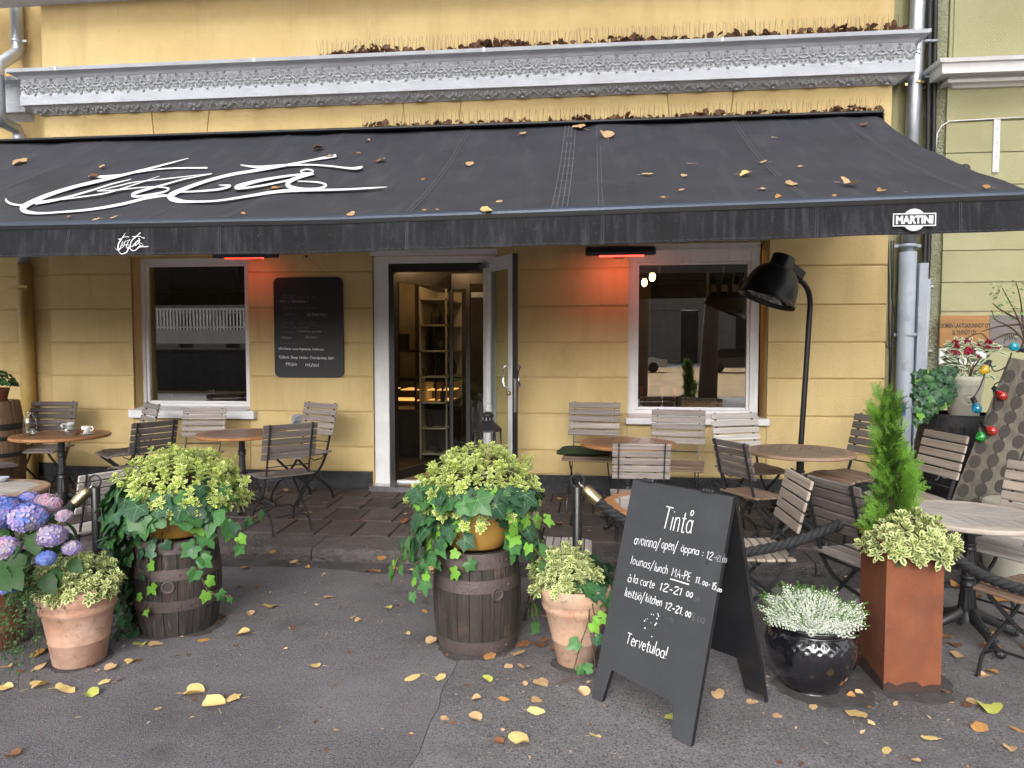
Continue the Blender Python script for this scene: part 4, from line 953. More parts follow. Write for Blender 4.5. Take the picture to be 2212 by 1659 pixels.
def chair(name,label,px,y,rot,wood,seat=None,s=None,base=None,group='folding slatted bistro chairs',lean=0):
    # px: where the middle of the backrest shows; y: its distance
    r=rad(rot); b=pave_z(y) if y>YK0 else 0.0
    if base is not None: b=base
    p=W(px[0],px[1],y)
    if s is None: s=max(.90,min(1.10,(p.z-b)/.757))
    back=Vector((0,.215*s,0)); back.rotate(Euler((0,0,r)))
    t=thing(name,label,'chair',(p.x-back.x,p.y-back.y,b),r,group); t.scale=(s,s,s)
    for m_ in leg_m: link('leg',m_,t)
    for m_ in str_m: link('stretcher',m_,t)
    link('seat_rail',rail_m,t)
    ang=math.atan2(.90-.68,.245-.19)
    rr=random.Random(label)
    for k in range(5):
        z=.632+.0595*k; yy=.19+(z-.68)*.25-.013
        link('back_slat',slat_mesh(.051,1,wood),t,loc=(0,yy,z),rot=(ang,0,rr.uniform(-.006,.006)))
    for k in range(7):
        yy=-.195+.054*k; z=.461-.020*max(0,(-.10-yy)/.1)**1.6-.004*math.cos(k)*0
        til=.30 if k==0 else (.12 if k==1 else 0); z+=-.006*math.exp(-((yy-.0)/.1)**2)
        link('seat_slat',slat_mesh(.048,0,seat or wood),t,loc=(0,yy,z),rot=(til,0,rr.uniform(-.006,.006)))
    return t
cn_='bistro_chair'
chair(cn_,'weathered grey chair behind the table with the carafe and coffee cups',(117,897),7.05,9,m_wood_dark)
chair(cn_,'grey chair under the left window sill, turned half left towards the laid table',(325,903),6.85,-42,m_wood_grey)
chair(cn_,'dark chair seen from behind, facing left to the laid table, under the left window',(335,942),6.12,-118,m_wood_dark)
chair(cn_,'grey chair facing out under the middle of the left window sill, behind the red-brown table',(442,912),7.0,7,m_wood_grey)
chair(cn_,'dark grey chair seen from behind, left of the doorway, facing the red-brown table',(628,952),5.72,-136,m_wood_dark)
chair(cn_,'grey chair under the menu board against the wall, facing left',(691,902),7.0,-27,m_wood_grey)
chair(cn_,'pale chair seen edge-on between the black rope post and the left barrel planter',(236,1058),4.55,-115,m_wood_white)
c8=chair(cn_,'grey brown chair against the wall with a green cushion on its seat',(1284,903),7.02,-7,m_wood_grey,m_wood_brown)
chair(cn_,'pinkish grey chair under the left end of the right window sill',(1465,920),6.70,-10,m_wood_grey,m_wood_brown)
chair(cn_,'silvery chair seen squarely from behind above the folding blackboard sign',(1386,985),5.36,181,m_wood_grey,m_wood_grey,s=.93)
chair(cn_,'bleached white chair with a rust stain under the right end of the right window',(1587,927),6.62,22,m_wood_white,m_wood_brown)
chair(cn_,'dark mossy chair seen from behind, facing right to the table round the lamp',(1580,990),5.55,118,m_wood_dark,m_wood_brown)
chair(cn_,'light brown chair facing left beside the edge of the folding blackboard sign',(1720,1076),4.35,-88,m_wood_tan,m_wood_tan)
chair(cn_,'dark stained chair seen from behind just left of the small conifer',(1796,1092),4.15,112,m_wood_dark,m_wood_grey)
chair(cn_,'brown grey chair facing left at the yellow corner behind the small conifer',(1892,938),6.15,-66,m_wood_dark,m_wood_brown)
chair(cn_,'grey brown chair standing in front of the black barrel beside the drilled wine rack',(2038,978),5.45,-80,m_wood_tan)
chair(cn_,'pale chair at the right edge of the photo facing the pale round table',(2262,1058),4.60,-60,m_wood_tan,m_wood_white)
chair(cn_,'orange brown seat of a chair cut by the right edge, nearest the camera',(2330,1140),3.85,-62,m_wood_brown,m_wood_brown)
chair(cn_,'brown seat of a chair cut by the left edge next to the oak barrel',(-62,950),6.25,68,m_wood_dark)
chair(cn_,'pale slatted seat on the street right of the centre ivy planter, facing right',(1140,1085),4.45,90,m_wood_white,m_wood_white)
# cushion on the chair by the wall
mb=MB(); n=18; 
def cush(i,j):
    u=(i/n-.5)*2; v=(j/n-.5)*2; e=max(0,1-abs(u)**4)*max(0,1-abs(v)**4)
    return u,v,e**.45
vs_=[];fs=[]
for side in (1,-1):
    for i in range(n+1):
        for j in range(n+1):
            u,v,e=cush(i,j); vs_.append((u*.25+.015*mnoise.noise(Vector((u*2,v*2,1))),v*.19,side*.026*e+.012*mnoise.noise(Vector((u*2.5,v*2.5,4)))))
k=(n+1)**2
for s_ in (0,1):
    for i in range(n):
        for j in range(n):
            q=(s_*k+i*(n+1)+j,s_*k+(i+1)*(n+1)+j,s_*k+(i+1)*(n+1)+j+1,s_*k+i*(n+1)+j+1); fs.append(q if s_==0 else q[::-1])
mb.add(vs_,fs,0,True); o=mb.build('seat_cushion',m_cushion); tag(o,'crumpled dark green cushion lying on the chair by the wall','cushion')
o.location=c8.location+Vector((-.055,-.03,.50*c8.scale.z)); o.rotation_euler=(.02,-.03,rad(-7))

# ---- round tables
def clip(poly,a,b):
    # keep the part of the polygon on the left of a->b
    out=[]
    for i in range(len(poly)):
        p,q=poly[i],poly[(i+1)%len(poly)]
        sp=(b[0]-a[0])*(p[1]-a[1])-(b[1]-a[1])*(p[0]-a[0]); sq=(b[0]-a[0])*(q[1]-a[1])-(b[1]-a[1])*(q[0]-a[0])
        if sp>=0: out.append(p)
        if sp*sq<0: t=sp/(sp-sq); out.append((p[0]+(q[0]-p[0])*t,p[1]+(q[1]-p[1])*t))
    return out
FOOT=None
def iron_foot_meshes():
    mb=MB(); P=[(.035,.15),(.06,.135),(.11,.115),(.17,.085),(.23,.045),(.27,.028),(.295,.022)]
    W_=[.024,.027,.024,.021,.018,.020,.017]; H=[.042,.038,.028,.023,.020,.022,.018]
    vs_=[];n=8
    for (x,z),w,h in zip(P,W_,H):
        for k in range(n):
            a=2*math.pi*k/n; vs_.append((x+.3*h*math.sin(a),w*math.cos(a)*(1+.12*math.cos(3*a)),max(.0,z+h*math.sin(a))))
    fs=[(i*n+k,i*n+(k+1)%n,(i+1)*n+(k+1)%n,(i+1)*n+k) for i in range(len(P)-1) for k in range(n)]; fs.append(tuple((len(P)-1)*n+k for k in range(n)))
    mb.add(vs_,fs,0,True)
    for k in range(9): 
        x=.075+.021*k; zt=.15-.38*(x-.035)+.012; mb.sphere((x,0,zt),.011,6,4,sc=(.8,1.6,.7))
    for s_ in (-1,1): mb.sphere((.28,s_*.015,.03),.014,6,4)
    return mb.mesh('foot',m_iron)
foot_m=iron_foot_meshes()
def flut(a,z): return 1+.07*math.cos(10*a)
def column(H,ornate=True):
    mb=MB()
    pr=[(.058,.10),(.055,.135),(.048,.15),(.043,.17),(.044,.18)]
    mb.lathe(pr,20)
    mb.lathe([(.044,.18),(.034,.30)],40,rfun=flut); mb.lathe([(.034,.30),(.044,.305),(.044,.315),(.036,.325),(.036,.345),(.042,.35),(.042,.358),(.030,.365)],20)
    mb.lathe([(.030,.365),(.027,.50)],40,rfun=flut); mb.lathe([(.027,.50),(.036,.505),(.036,.52),(.030,.53),(.038,.54),(.038,.548),(.027,.555)],20)
    mb.lathe([(.027,.555),(.026,H-.07)],40,rfun=flut); mb.lathe([(.026,H-.07),(.032,H-.06),(.045,H-.045)],20)
    mb.lathe([(.0001,H-.046),(.23,H-.045),(.23,H-.032),(.0001,H-.031)],24,smooth=False)
    return mb
def table(label,px,z0,R,wood,rim,ang,H=.71,footrot=20,pattern=0,gp_='round bistro tables'):
    c=G(px[0],px[1],z0+H)
    t=thing('bistro_table',label,'table',(c.x,c.y,z0),rad(ang),gp_)
    Ri=R*.86; n=72
    mb=MB(); th=.03
    def inner(a): k=(a%(math.pi/4))-math.pi/8; return Ri*math.cos(math.pi/8)/math.cos(k)
    o_=[];i_=[]
    for k in range(n): a=2*math.pi*k/n; o_.append((math.cos(a),math.sin(a))); r_=inner(a); i_.append((r_*math.cos(a),r_*math.sin(a)))
    ring=[(R-.014,H),(R-.004,H-.003),(R,H-.010),(R,H-.022),(R-.006,H-.029),(R-.015,H-th)]
    vs_=[(x*r_,y*r_,z) for r_,z in ring for x,y in o_]+[(x,y,H) for x,y in i_]+[(x,y,H-th) for x,y in i_]
    k=n; fs=[]
    for j in range(len(ring)-1):
        for i in range(n): fs.append((j*k+i,(j+1)*k+i,(j+1)*k+(i+1)%k,j*k+(i+1)%k))
    a,b,c_=0,len(ring)*k,(len(ring)+1)*k
    for i in range(n):
        fs.append((a+i,a+(i+1)%k,b+(i+1)%k,b+i)); fs.append((b+i,b+(i+1)%k,c_+(i+1)%k,c_+i)); fs.append(((len(ring)-1)*k+(i+1)%k,(len(ring)-1)*k+i,c_+i,c_+(i+1)%k))
    mb.add(vs_,fs); mb.build('table_rim',rim,t)
    octo=[(Ri*math.cos(math.pi*q/4),Ri*math.sin(math.pi*q/4)) for q in range(8)]
    g=.0022
    def strip(poly):
        if len(poly)>2:
            cx=sum(p[0] for p in poly)/len(poly); cy=sum(p[1] for p in poly)/len(poly)
            MB().prism([(p[0]-cx,p[1]-cy) for p in poly],H-.022,H-.0012,'z').build('plank',wood,t,loc=(cx,cy,0))
    cw=.032
    # centre plank along X, planks on both sides at an angle
    s_=clip(clip(octo,(-1,-cw+g),(1,-cw+g)),(1,cw-g),(-1,cw-g)); strip(s_)
    aa=rad(90 if pattern==0 else 58)
    for side in (1,-1):
        half=clip(octo,(-1,cw+g),(1,cw+g)) if side==1 else clip(octo,(1,-cw-g),(-1,-cw-g))
        d=(math.cos(aa*side if pattern else aa),math.sin(aa*side if pattern else aa)); nn=(-d[1],d[0]); w=.072; m_=-7
        for m_ in range(-7,7):
            o0=m_*w+g+.01; o1=(m_+1)*w-g+.01
            a0=(nn[0]*o0,nn[1]*o0); a1=(nn[0]*o1,nn[1]*o1)
            p=clip(half,a0,(a0[0]-d[0],a0[1]-d[1])); 
            p2=clip(half,a0,(a0[0]+d[0],a0[1]+d[1])); p2=clip(p2,a1,(a1[0]-d[0],a1[1]-d[1])) if len(p2)>2 else p2
            strip(p2)
    MB().lathe([(.0001,H-.024),(Ri+.002,H-.024)],24,smooth=False).build('underlay',m_iron,t)
    column(H).build('pedestal',m_iron,t)
    for q in range(4): link('foot',foot_m,t,rot=(0,0,rad(footrot-ang+90*q)))
    return t
tb1=table('warm brown round table set with a carafe, glasses and coffee cups',(132,938),pave_z(6.4),.405,m_top_warm,m_top_rim,70,footrot=35)
table('red-brown round table under the left window, nothing on it',(522,935),pave_z(6.5),.405,m_top_red,m_top_rim,78)
table('orange-brown round table below the left half of the right window',(1357,955),pave_z(6.0),.405,m_top_warm,m_top_rim,20,footrot=48,pattern=1)
table('greyish round table around the foot of the big black lamp',(1729,973),pave_z(5.8),.405,m_top_grey,m_rim_worn,12,footrot=30,pattern=1)
table('pale round table half hidden behind the folding blackboard sign',(1448,1086),0,.40,m_top_pale,m_top_rim,30,footrot=45,pattern=1)
tb6=table('pale grey round table behind the hydrangeas at the left edge',(-48,1058),0,.405,m_top_pale,m_rim_worn,84)
table('bleached round table at the right edge beside the rusty planter',(2096,1110),0,.385,m_top_pale,m_rim_pale,-28,footrot=8,pattern=1)
# things on the laid table
zt=tb1.location.z+.711
def on(u,v): p=G(u,v,zt); return (p.x,p.y,zt)
t=thing('carafe','clear glass water carafe, half full, on the laid table','carafe',on(65,941))
s=1.12
pr=[(.0001,.004),(.046,.004),(.050,.012),(.050,.10),(.045,.135),(.024,.165),(.022,.178),(.030,.20)]
MB().lathe([(r_*s,z*s) for r_,z in pr]+[(r_*s-.003,z*s) for r_,z in pr[::-1]],24).build('glass_body',m_glass_thin,t)
MB().lathe([(.0001,.008),(.050,.008),(.050,.062),(.0001,.062)],24).build('water',m_water,t)
for (u,v,lab) in ((136,934,'left empty drinking glass on the laid table'),(147,943,'right empty drinking glass, in front, on the laid table')):
    t=thing('drinking_glass',lab,'glass',on(u,v),group='empty glasses on the laid table')
    MB().lathe([(.0001,.0),(.032,.0),(.035,.01),(.042,.105),(.040,.105),(.033,.018),(.0001,.016)],20).build('glass_body',m_glass_thin,t)
def cup(u,v,lab,a):
    t=thing('coffee_cup',lab,'cup',(on(u,v)[0],on(u,v)[1],zt+.013),rad(a),'white coffee cups'); 
    MB().lathe([(.0001,0),(.022,0),(.024,.006),(.036,.03),(.041,.06),(.038,.06),(.033,.03),(.02,.008),(.0001,.006)],24).build('bowl',m_ceramic,t)
    MB().tube([(.037,0,.048),(.055,0,.054),(.066,0,.042),(.060,0,.024),(.036,0,.018)],.0055,8).build('handle',m_ceramic,t)
    t=thing('saucer',lab.replace('coffee cup','saucer').replace('standing','lying'),'saucer',on(u,v),0,'white saucers')
    MB().lathe([(.0001,.003),(.035,.003),(.072,.014),(.074,.012),(.036,0),(.0001,0)],28).build('dish',m_ceramic,t)
cup(186,938,'white coffee cup standing in front on the right of the laid table',10)
cup(150,930,'white coffee cup standing half behind the drinking glasses',200)
p=on(172,941); t=thing('orange_leaf','curled orange leaf lying on the laid table beside the cup','leaf',(p[0],p[1],zt+.004))
mb=MB(); mb.add([(-.04,-.03,0),(.0,-.02,.035),(.045,0,.05),(.02,.03,.03),(-.02,.03,.004)],[(0,1,4),(1,3,4),(1,2,3)]); mb.build('blade',FALL['O'],t)
p=G(2,1040,.712); t=thing('ashtray','small grey bowl on the pale table at the left edge','bowl',(p.x,p.y,.711))
MB().lathe([(.0001,.003),(.03,.003),(.05,.03),(.053,.03),(.034,0),(.0001,0)],20).build('dish',m_pipe_grey,t)

# ---- heaters under the awning
def heater(u,v,y,label,rx,glow=.75):
    c=W(u,v,y); t=thing('patio_heater',label,'heater',c,0,'glowing red heaters under the awning'); Lh=.33
    mb=MB(); pr=[]
    sec=[(.06,.055),(.0,.065),(-.055,.045),(-.07,.0),(-.06,-.03),(-.045,-.028),(-.04,-.005),(.045,-.005),(.055,-.02),(.07,-.01)]
    n=len(sec); xs=[-Lh,-Lh+.02,Lh-.02,Lh]; sc2=[.8,1,1,.8]
    vs_=[(x,y_*k,z_*k) for x,k in zip(xs,sc2) for y_,z_ in sec]; fs=[(i*n+j,(i+1)*n+j,(i+1)*n+(j+1)%n,i*n+(j+1)%n) for i in range(3) for j in range(n)]; fs+= [tuple(range(n-1,-1,-1)),tuple(3*n+j for j in range(n))]
    mb.add(vs_,[f[::-1] for f in fs]); h=mb.build('housing',m_iron,t)
    mb=MB(); mb.box(rx[0],rx[1],-.058,.04,-.034,-.008); mb.build('element',m_heat,t)
    mb=MB()
    for k in range(16): x=rx[0]+(rx[1]-rx[0])*k/15; mb.box(x-.002,x+.002,-.063,.042,-.038,-.034)
    mb.build('grille',m_iron,t)
    mb=MB(); mb.cbox(-.05,.05,.06,D-y-.002,-.02,.03,.003); mb.build('bracket',m_iron,t)
    l=bpy.data.lights.new('heater_glow','AREA'); l.shape='RECTANGLE'; l.size=.42; l.size_y=.06; l.energy=glow; l.color=(1,.19,.12)
    o=bpy.data.objects.new('heater_glow',l); COL.objects.link(o); o.parent=t; o.location=(0,-.0,-.045); o.rotation_euler=(rad(38),0,0)
    return t
heater(531,552,7.15,'red glowing heater under the awning above the left window corner',(-.20,.17),.14)
heater(1340,546,7.10,'red glowing heater under the awning at the left corner of the right window',(-.2,.22))

# ---- menu board on the wall
bx0,bx1=W(592,700,D-.03).x,W(741,700,D-.03).x; bz0,bz1=W(667,815,D-.03).z,W(667,599,D-.03).z
t=thing('menu_board','black round-cornered menu board with chalk wine list on the wall left of the door','menu board',((bx0+bx1)/2,D-.02,bz0))
r_=.06; bw=(bx1-bx0)/2; bh=bz1-bz0
out=[]
for cx,cz_,a0 in ((bw-r_,bh-r_,0),(-bw+r_,bh-r_,90),(-bw+r_,r_,180),(bw-r_,r_,270)): out+=arc(cx,cz_,r_,r_,a0,a0+90,6)
MB().prism(out,-.012,.012,'y').build('panel',m_menu,t)
nl=W(662,554,D-.02)
MB().tube([(-bw*.8,0,bh-.03),(nl.x-t.location.x,0,nl.z-bz0),(bw*.75,0,bh-.03)],.0022,5).build('string',m_wood_grey,t)
MB().sphere((nl.x-t.location.x,-.005,nl.z-bz0),.012,8,6).build('hook',m_iron,t)
# single stroke chalk hand
def Ecl(cx,cy,rx,ry,a0=0,a1=360,n=12): return arc(cx,cy,rx,ry,a0,a1,n)
_b=Ecl(2,2.3,1.8,2.3,-150,150); _a=Ecl(1.9,2.3,1.8,2.3,35,325); _o=Ecl(1.9,2.4,1.8,2.4,90,450)
_n=[(.3,3.3),(1.3,4.6),(2.5,4.7),(3.2,3.6),(3.3,0)]
GL={'a':(4.3,[_a,[(3.7,4.8),(3.6,1),(4.1,0)]]),'b':(4.3,[[(.3,8),(.3,0)],_b]),'c':(3.7,[Ecl(2,2.4,1.8,2.4,50,310)]),'d':(4.3,[_a,[(3.7,8),(3.7,0)]]),
'e':(4,[[(.3,2.6),(3.6,2.9)]+Ecl(1.95,2.4,1.7,2.4,15,315)]),'f':(2.8,[[(2.8,7.6),(1.9,8),(1.2,7),(1.1,0)],[(0,4.8),(2.5,4.8)]]),'g':(4.3,[_a,[(3.7,4.8),(3.6,-2),(2,-3),(.4,-2.3)]]),
'h':(4,[[(.3,8),(.3,0)],_n]),'i':(1.6,[[(.6,4.8),(.5,0)],[(.6,6.6),(.8,6.9)]]),'k':(3.9,[[(.4,8),(.3,0)],[(3.3,5.2),(.4,2.3)],[(1.0,2.9),(3.6,-.1)]]),'l':(1.6,[[(.7,8),(.5,0)]]),
'm':(6,[[(.3,4.8),(.3,0)],[(.3,3.4),(1.2,4.7),(2.2,4.5),(2.6,3),(2.6,0)],[(2.6,3.3),(3.6,4.7),(4.7,4.5),(5.1,3),(5.2,0)]]),'n':(4,[[(.3,4.8),(.3,0)],_n]),'o':(4.2,[_o]),
'p':(4.3,[[(.3,4.8),(.2,-3.2)],_b]),'r':(3,[[(.3,4.8),(.3,0)],[(.3,3.2),(1.3,4.6),(2.6,4.7)]]),'s':(3.4,[[(3,4.3),(1.8,4.9),(.5,4.2),(.8,3),(2.6,2),(3,.9),(1.8,0),(.2,.5)]]),
't':(3.1,[[(1.4,7),(1.3,1),(2,0),(3,.4)],[(0,4.9),(2.8,5)]]),'u':(4.1,[[(.3,4.8),(.4,1.2),(1.5,0),(2.8,.8),(3.4,2.4)],[(3.4,4.8),(3.5,0)]]),'v':(3.6,[[(0,4.8),(1.6,0),(3.4,4.9)]]),
'w':(5.4,[[(0,4.8),(1.3,0),(2.6,4),(3.8,0),(5.2,4.8)]]),'y':(3.8,[[(0,4.8),(1.8,.8)],[(3.6,4.8),(1,-3)]]),
'A':(5,[[(0,0),(2.3,7.5),(4.6,0)],[(.9,2.8),(3.8,2.8)]]),'B':(4.6,[[(.4,0),(.4,7.5),(2.8,7.3),(3.5,6),(2.8,4.3),(.4,4)],[(2.6,4.1),(4,2.6),(3.4,.5),(.4,0)]]),'C':(4.8,[Ecl(2.6,3.8,2.3,3.8,50,310)]),
'E':(4,[[(3.6,7.3),(.4,7.3),(.4,0),(3.7,.1)],[(.4,3.8),(3,3.9)]]),'F':(4,[[(3.6,7.3),(.4,7.3),(.4,0)],[(.4,3.8),(3,3.9)]]),'H':(5,[[(.4,7.5),(.4,0)],[(4.2,7.5),(4.2,0)],[(.4,3.8),(4.2,3.9)]]),'K':(4.6,[[(.4,7.5),(.4,0)],[(4,7.5),(.5,3.5),(4.2,0)]]),
'L':(4,[[(.5,7.5),(.4,0),(3.6,.1)]]),'M':(6,[[(.3,0),(.5,7.5),(2.7,3.4),(4.9,7.5),(5.3,0)]]),'P':(4.4,[[(.4,0),(.5,7.4),(3,7.3),(3.9,5.7),(3,3.9),(.5,3.4)]]),'R':(4.6,[[(.4,0),(.5,7.4),(3,7.3),(3.9,5.7),(3,3.9),(.5,3.4)],[(2,3.6),(4.1,0)]]),
'S':(4.4,[[(3.8,6.6),(2.2,7.6),(.6,6.4),(1.2,4.4),(3.2,3.4),(3.8,1.7),(2.2,0),(.2,.8)]]),'T':(5,[[(-.2,7.6),(5,7.4)],[(2.4,7.5),(2.0,0)]]),'U':(4.8,[[(.4,7.5),(.5,1.8),(2.2,0),(3.9,1.6),(4.2,7.5)]]),'V':(4.6,[[(0,7.5),(2.2,0),(4.4,7.5)]]),
'W':(6.4,[[(0,7.5),(1.5,0),(3.1,6),(4.6,0),(6.2,7.5)]]),'0':(3.9,[Ecl(1.9,2.9,1.6,2.9)]),'1':(1.9,[[(0,5.8),(1,7.4),(.8,0)]]),'2':(4,[[(.3,5.8),(1.2,7.2),(2.9,7),(3.3,5.4),(.3,.2),(3.8,.1)]]),'3':(3.9,[[(.4,6.6),(2,7.4),(3.2,6),(1.6,4.2),(3.4,2.8),(2.8,.5),(.4,.2)]]),
'4':(4,[[(2.6,7.4),(.2,2.8),(3.7,2.8)],[(2.8,5),(2.7,0)]]),'5':(4,[[(3.4,7.3),(.9,7.3),(.6,4.3),(2.5,4.4),(3.4,2.6),(2.4,.3),(.3,.3)]]),'6':(4,[[(3,7.4),(1,5),(.4,2.4)]+Ecl(1.9,1.9,1.5,1.9,170,520)]),'7':(4,[[(.2,7.2),(3.6,7.2),(1.4,0)],[(.9,3.8),(3,3.8)]]),'9':(4,[Ecl(1.9,5.3,1.5,1.9,0,360)+[(3.3,4),(2.8,0)]]),
':':(1.5,[[(.5,3.9),(.6,4.3)],[(.5,.6),(.6,1)]]),'.':(1.4,[[(.4,.0),(.6,.4)]]),',':(1.4,[[(.6,.5),(.2,-.9)]]),'-':(3,[[(.4,2.8),(2.6,2.9)]]),'/':(3.2,[[(.0,-2.2),(3,8.4)]]),'!':(2,[[(1,8),(.8,2)],[(.7,.1),(.8,.5)]]),
'€':(4.4,[Ecl(2.4,3.4,1.9,3.4,50,310),[(-.1,4.3),(2.8,4.4)],[(-.1,2.8),(2.6,2.9)]]),'>':(5,[[(0,3),(4,3.1)],[(2.4,5),(4.3,3.1),(2.6,1)]]),' ':(2.6,[])}
GL['ä']=(4.3,GL['a'][1]+[[(1,6.4),(1.2,6.7)],[(2.7,6.4),(2.9,6.7)]]); GL['ö']=(4.2,GL['o'][1]+[[(1,6.4),(1.2,6.7)],[(2.7,6.4),(2.9,6.7)]]); GL['å']=(4.3,GL['a'][1]+[Ecl(2,7.3,.9,.9)]); GL['à']=(4.3,GL['a'][1]+[[(.8,7.6),(2.2,6.2)]])
def chalk(s,x,y,h,wd,slope=0,slant=0,seed=0,track=.7,width=None):
    # returns (verts, faces) in a plane; h = height of capitals
    k=h/7.5; V=[];Fc=[]; cx=0; r=random.Random(seed)
    tot=sum(GL[c][0]+track for c in s)
    kx=k if width is None else width/tot
    for c in s:
        w,st=GL[c]; dy=r.uniform(-.25,.25); sc_k=r.uniform(.94,1.06)
        for line in st:
            pts=[(((cx+p[0]*sc_k+slant*p[1]*.12)*kx),(p[1]*sc_k+dy)*k,wd*r.uniform(.85,1.15)) for p in line]
            if len(pts)==2:
                d=math.hypot(pts[1][0]-pts[0][0],pts[1][1]-pts[0][1])
                if d<wd*.6: a=pts[0]; pts=[(a[0]-wd*.4,a[1],wd),(a[0]+wd*.4,a[1]+wd*.1,wd)]
            elif len(pts)<9 and c in 'fghmnrstu2356SUJ': pts=spline(pts,3)
            l,q=ribbon(pts,.001); b=len(V); n=len(l)
            V+=[(x+p[0],y+p[1]+p[0]*slope) for p in l]+[(x+p[0],y+p[1]+p[0]*slope) for p in q]
            Fc+=[(b+i,b+n+i,b+n+i+1,b+i+1) for i in range(n-1)]
        cx+=w+track
    return V,Fc
def mp_(px,py): return W(592+px/1357*197.5-21.5,582+py/1659*241.4-.5,D-.033)   # pixel of the board close-up -> point on the board
lines=[('Päivän punaviini',270,415,780,34,'f'),('U.S.A / Columbia V',230,488,660,30,'m'),('Boom Boom Syrah',290,585,770,36,'f'),('53€/plo',290,680,510,30,'f'),('12,50€/16cl',630,690,940,38,'m'),('Päivän valkoviini.',255,805,780,36,'f'),
 ('Saksa / Rheinhessen',255,870,670,26,'f'),('Wittmann',240,945,455,30,'f'),('Weisserburgunder',485,930,860,26,'m'),('51€/plo',260,1030,410,30,'m'),('12€/16cl',605,1020,785,30,'m'),('Viikon punaviini',245,1110,650,34,'f'),
 ('USA/Santa Lucia Highlands, Kalifornia',212,1192,890,30,'c'),('Talbott Sleep Hollow Chardonnay 2017',215,1320,1040,36,'c'),('59€/plo',320,1425,490,40,'c'),('14€/16cl',610,1440,815,42,'c')]
CHM={'f':m_chalk_faint,'m':m_chalk_mid,'c':m_chalk}
o0=mp_(0,0); ex=(mp_(1000,0)-o0).x/1000; ez=(o0-mp_(0,1000)).z/1000
for i,(s,x,y,x2,h,c) in enumerate(lines):
    V,Fc=chalk(s,0,0,h*ez,.0042,slope=-.02,slant=1,seed=i,width=(x2-x)*ex)
    p=mp_(x,y); MB().add([(p.x+a-t.location.x,-.0135,p.z+b-bz0) for a,b in V],[f[::-1] for f in Fc]).build('chalk_line',CHM[c],t)
for y,x0_,x1_ in ((432,245,835),(826,230,815)):
    a=mp_(x0_,y-8);b=mp_(x1_,y+12); MB().add([(a.x-t.location.x,-.0135,a.z-bz0),(b.x-t.location.x,-.0135,b.z-bz0),(b.x-t.location.x,-.0135,b.z-bz0+.003),(a.x-t.location.x,-.0135,a.z-bz0+.003)],[(0,1,2,3)]).build('underline',m_chalk_faint,t)

# ---- folding blackboard sign
fl=G(1278,1507); fr_=G(1492,1614); ux=(fr_-fl); ux.z=0; BW=ux.length; ux.normalize(); nb=Vector((-ux.y,ux.x,0)); 
TL=W(1363,1040,3.50); BH=1.0; RB=.30
sgn=thing('folding_blackboard','black folding pavement blackboard with white chalk opening hours','sign',fl,math.atan2(ux.y,ux.x))
LEN=math.hypot(BH,RB-.015); tilt=math.atan2(RB-.015,BH)
def panel_outline():
    return [(0,0),(.062,0),(.085,.155),(BW-.118,.135),(BW-.095,0),(BW,0),(BW,LEN),(0,LEN)]
Mf=Matrix.Rotation(-tilt,4,'X')
def prism_panel(name,out,mats,M,parent):
    mb=MB(); mb.prism([(x,z) for x,z in out],0,.022,'y'); mb.m=[1]*len(mb.f); mb.m[0]=0; mb.m[1]=0
    return link(name,mb.mesh(name,mats),parent,M=M)
# front and back boards
fp=prism_panel('front_board',panel_outline(),[m_chalkboard,m_blackpaint],Mf,sgn)
Mb=Matrix.Translation((BW,2*RB,0))@Matrix.Rotation(math.pi,4,'Z')@Matrix.Rotation(-tilt,4,'X')
out2=[(0,0),(.10,0),(.125,.20),(BW-.12,.20),(BW-.10,0),(BW,0),(BW,LEN),(0,LEN)]
bp_=prism_panel('back_board',out2,[m_blackpaint,m_blackpaint],Mb,sgn)
mb=MB(); mb.cbox(.006,.098,.0225,.0255,.006,.045,.001); link('corner_plate',mb.mesh('corner_plate',m_steel),bp_)
for x in (.085,.42):
    mb=MB(); mb.tube([(x-.03,RB,BH+.004),(x+.03,RB,BH+.004)],.008,8); mb.box(x-.03,x+.03,RB-.02,RB+.02,BH-.004,BH+.003); 
    for k in range(4): mb.lathe([(.0095,0),(.0095,.009)],8,M=Matrix.Translation((x-.028+.0145*k,RB,BH+.004))@Matrix.Rotation(rad(90),4,'Y'),cap=True)
    mb.build('hinge',m_iron,sgn)
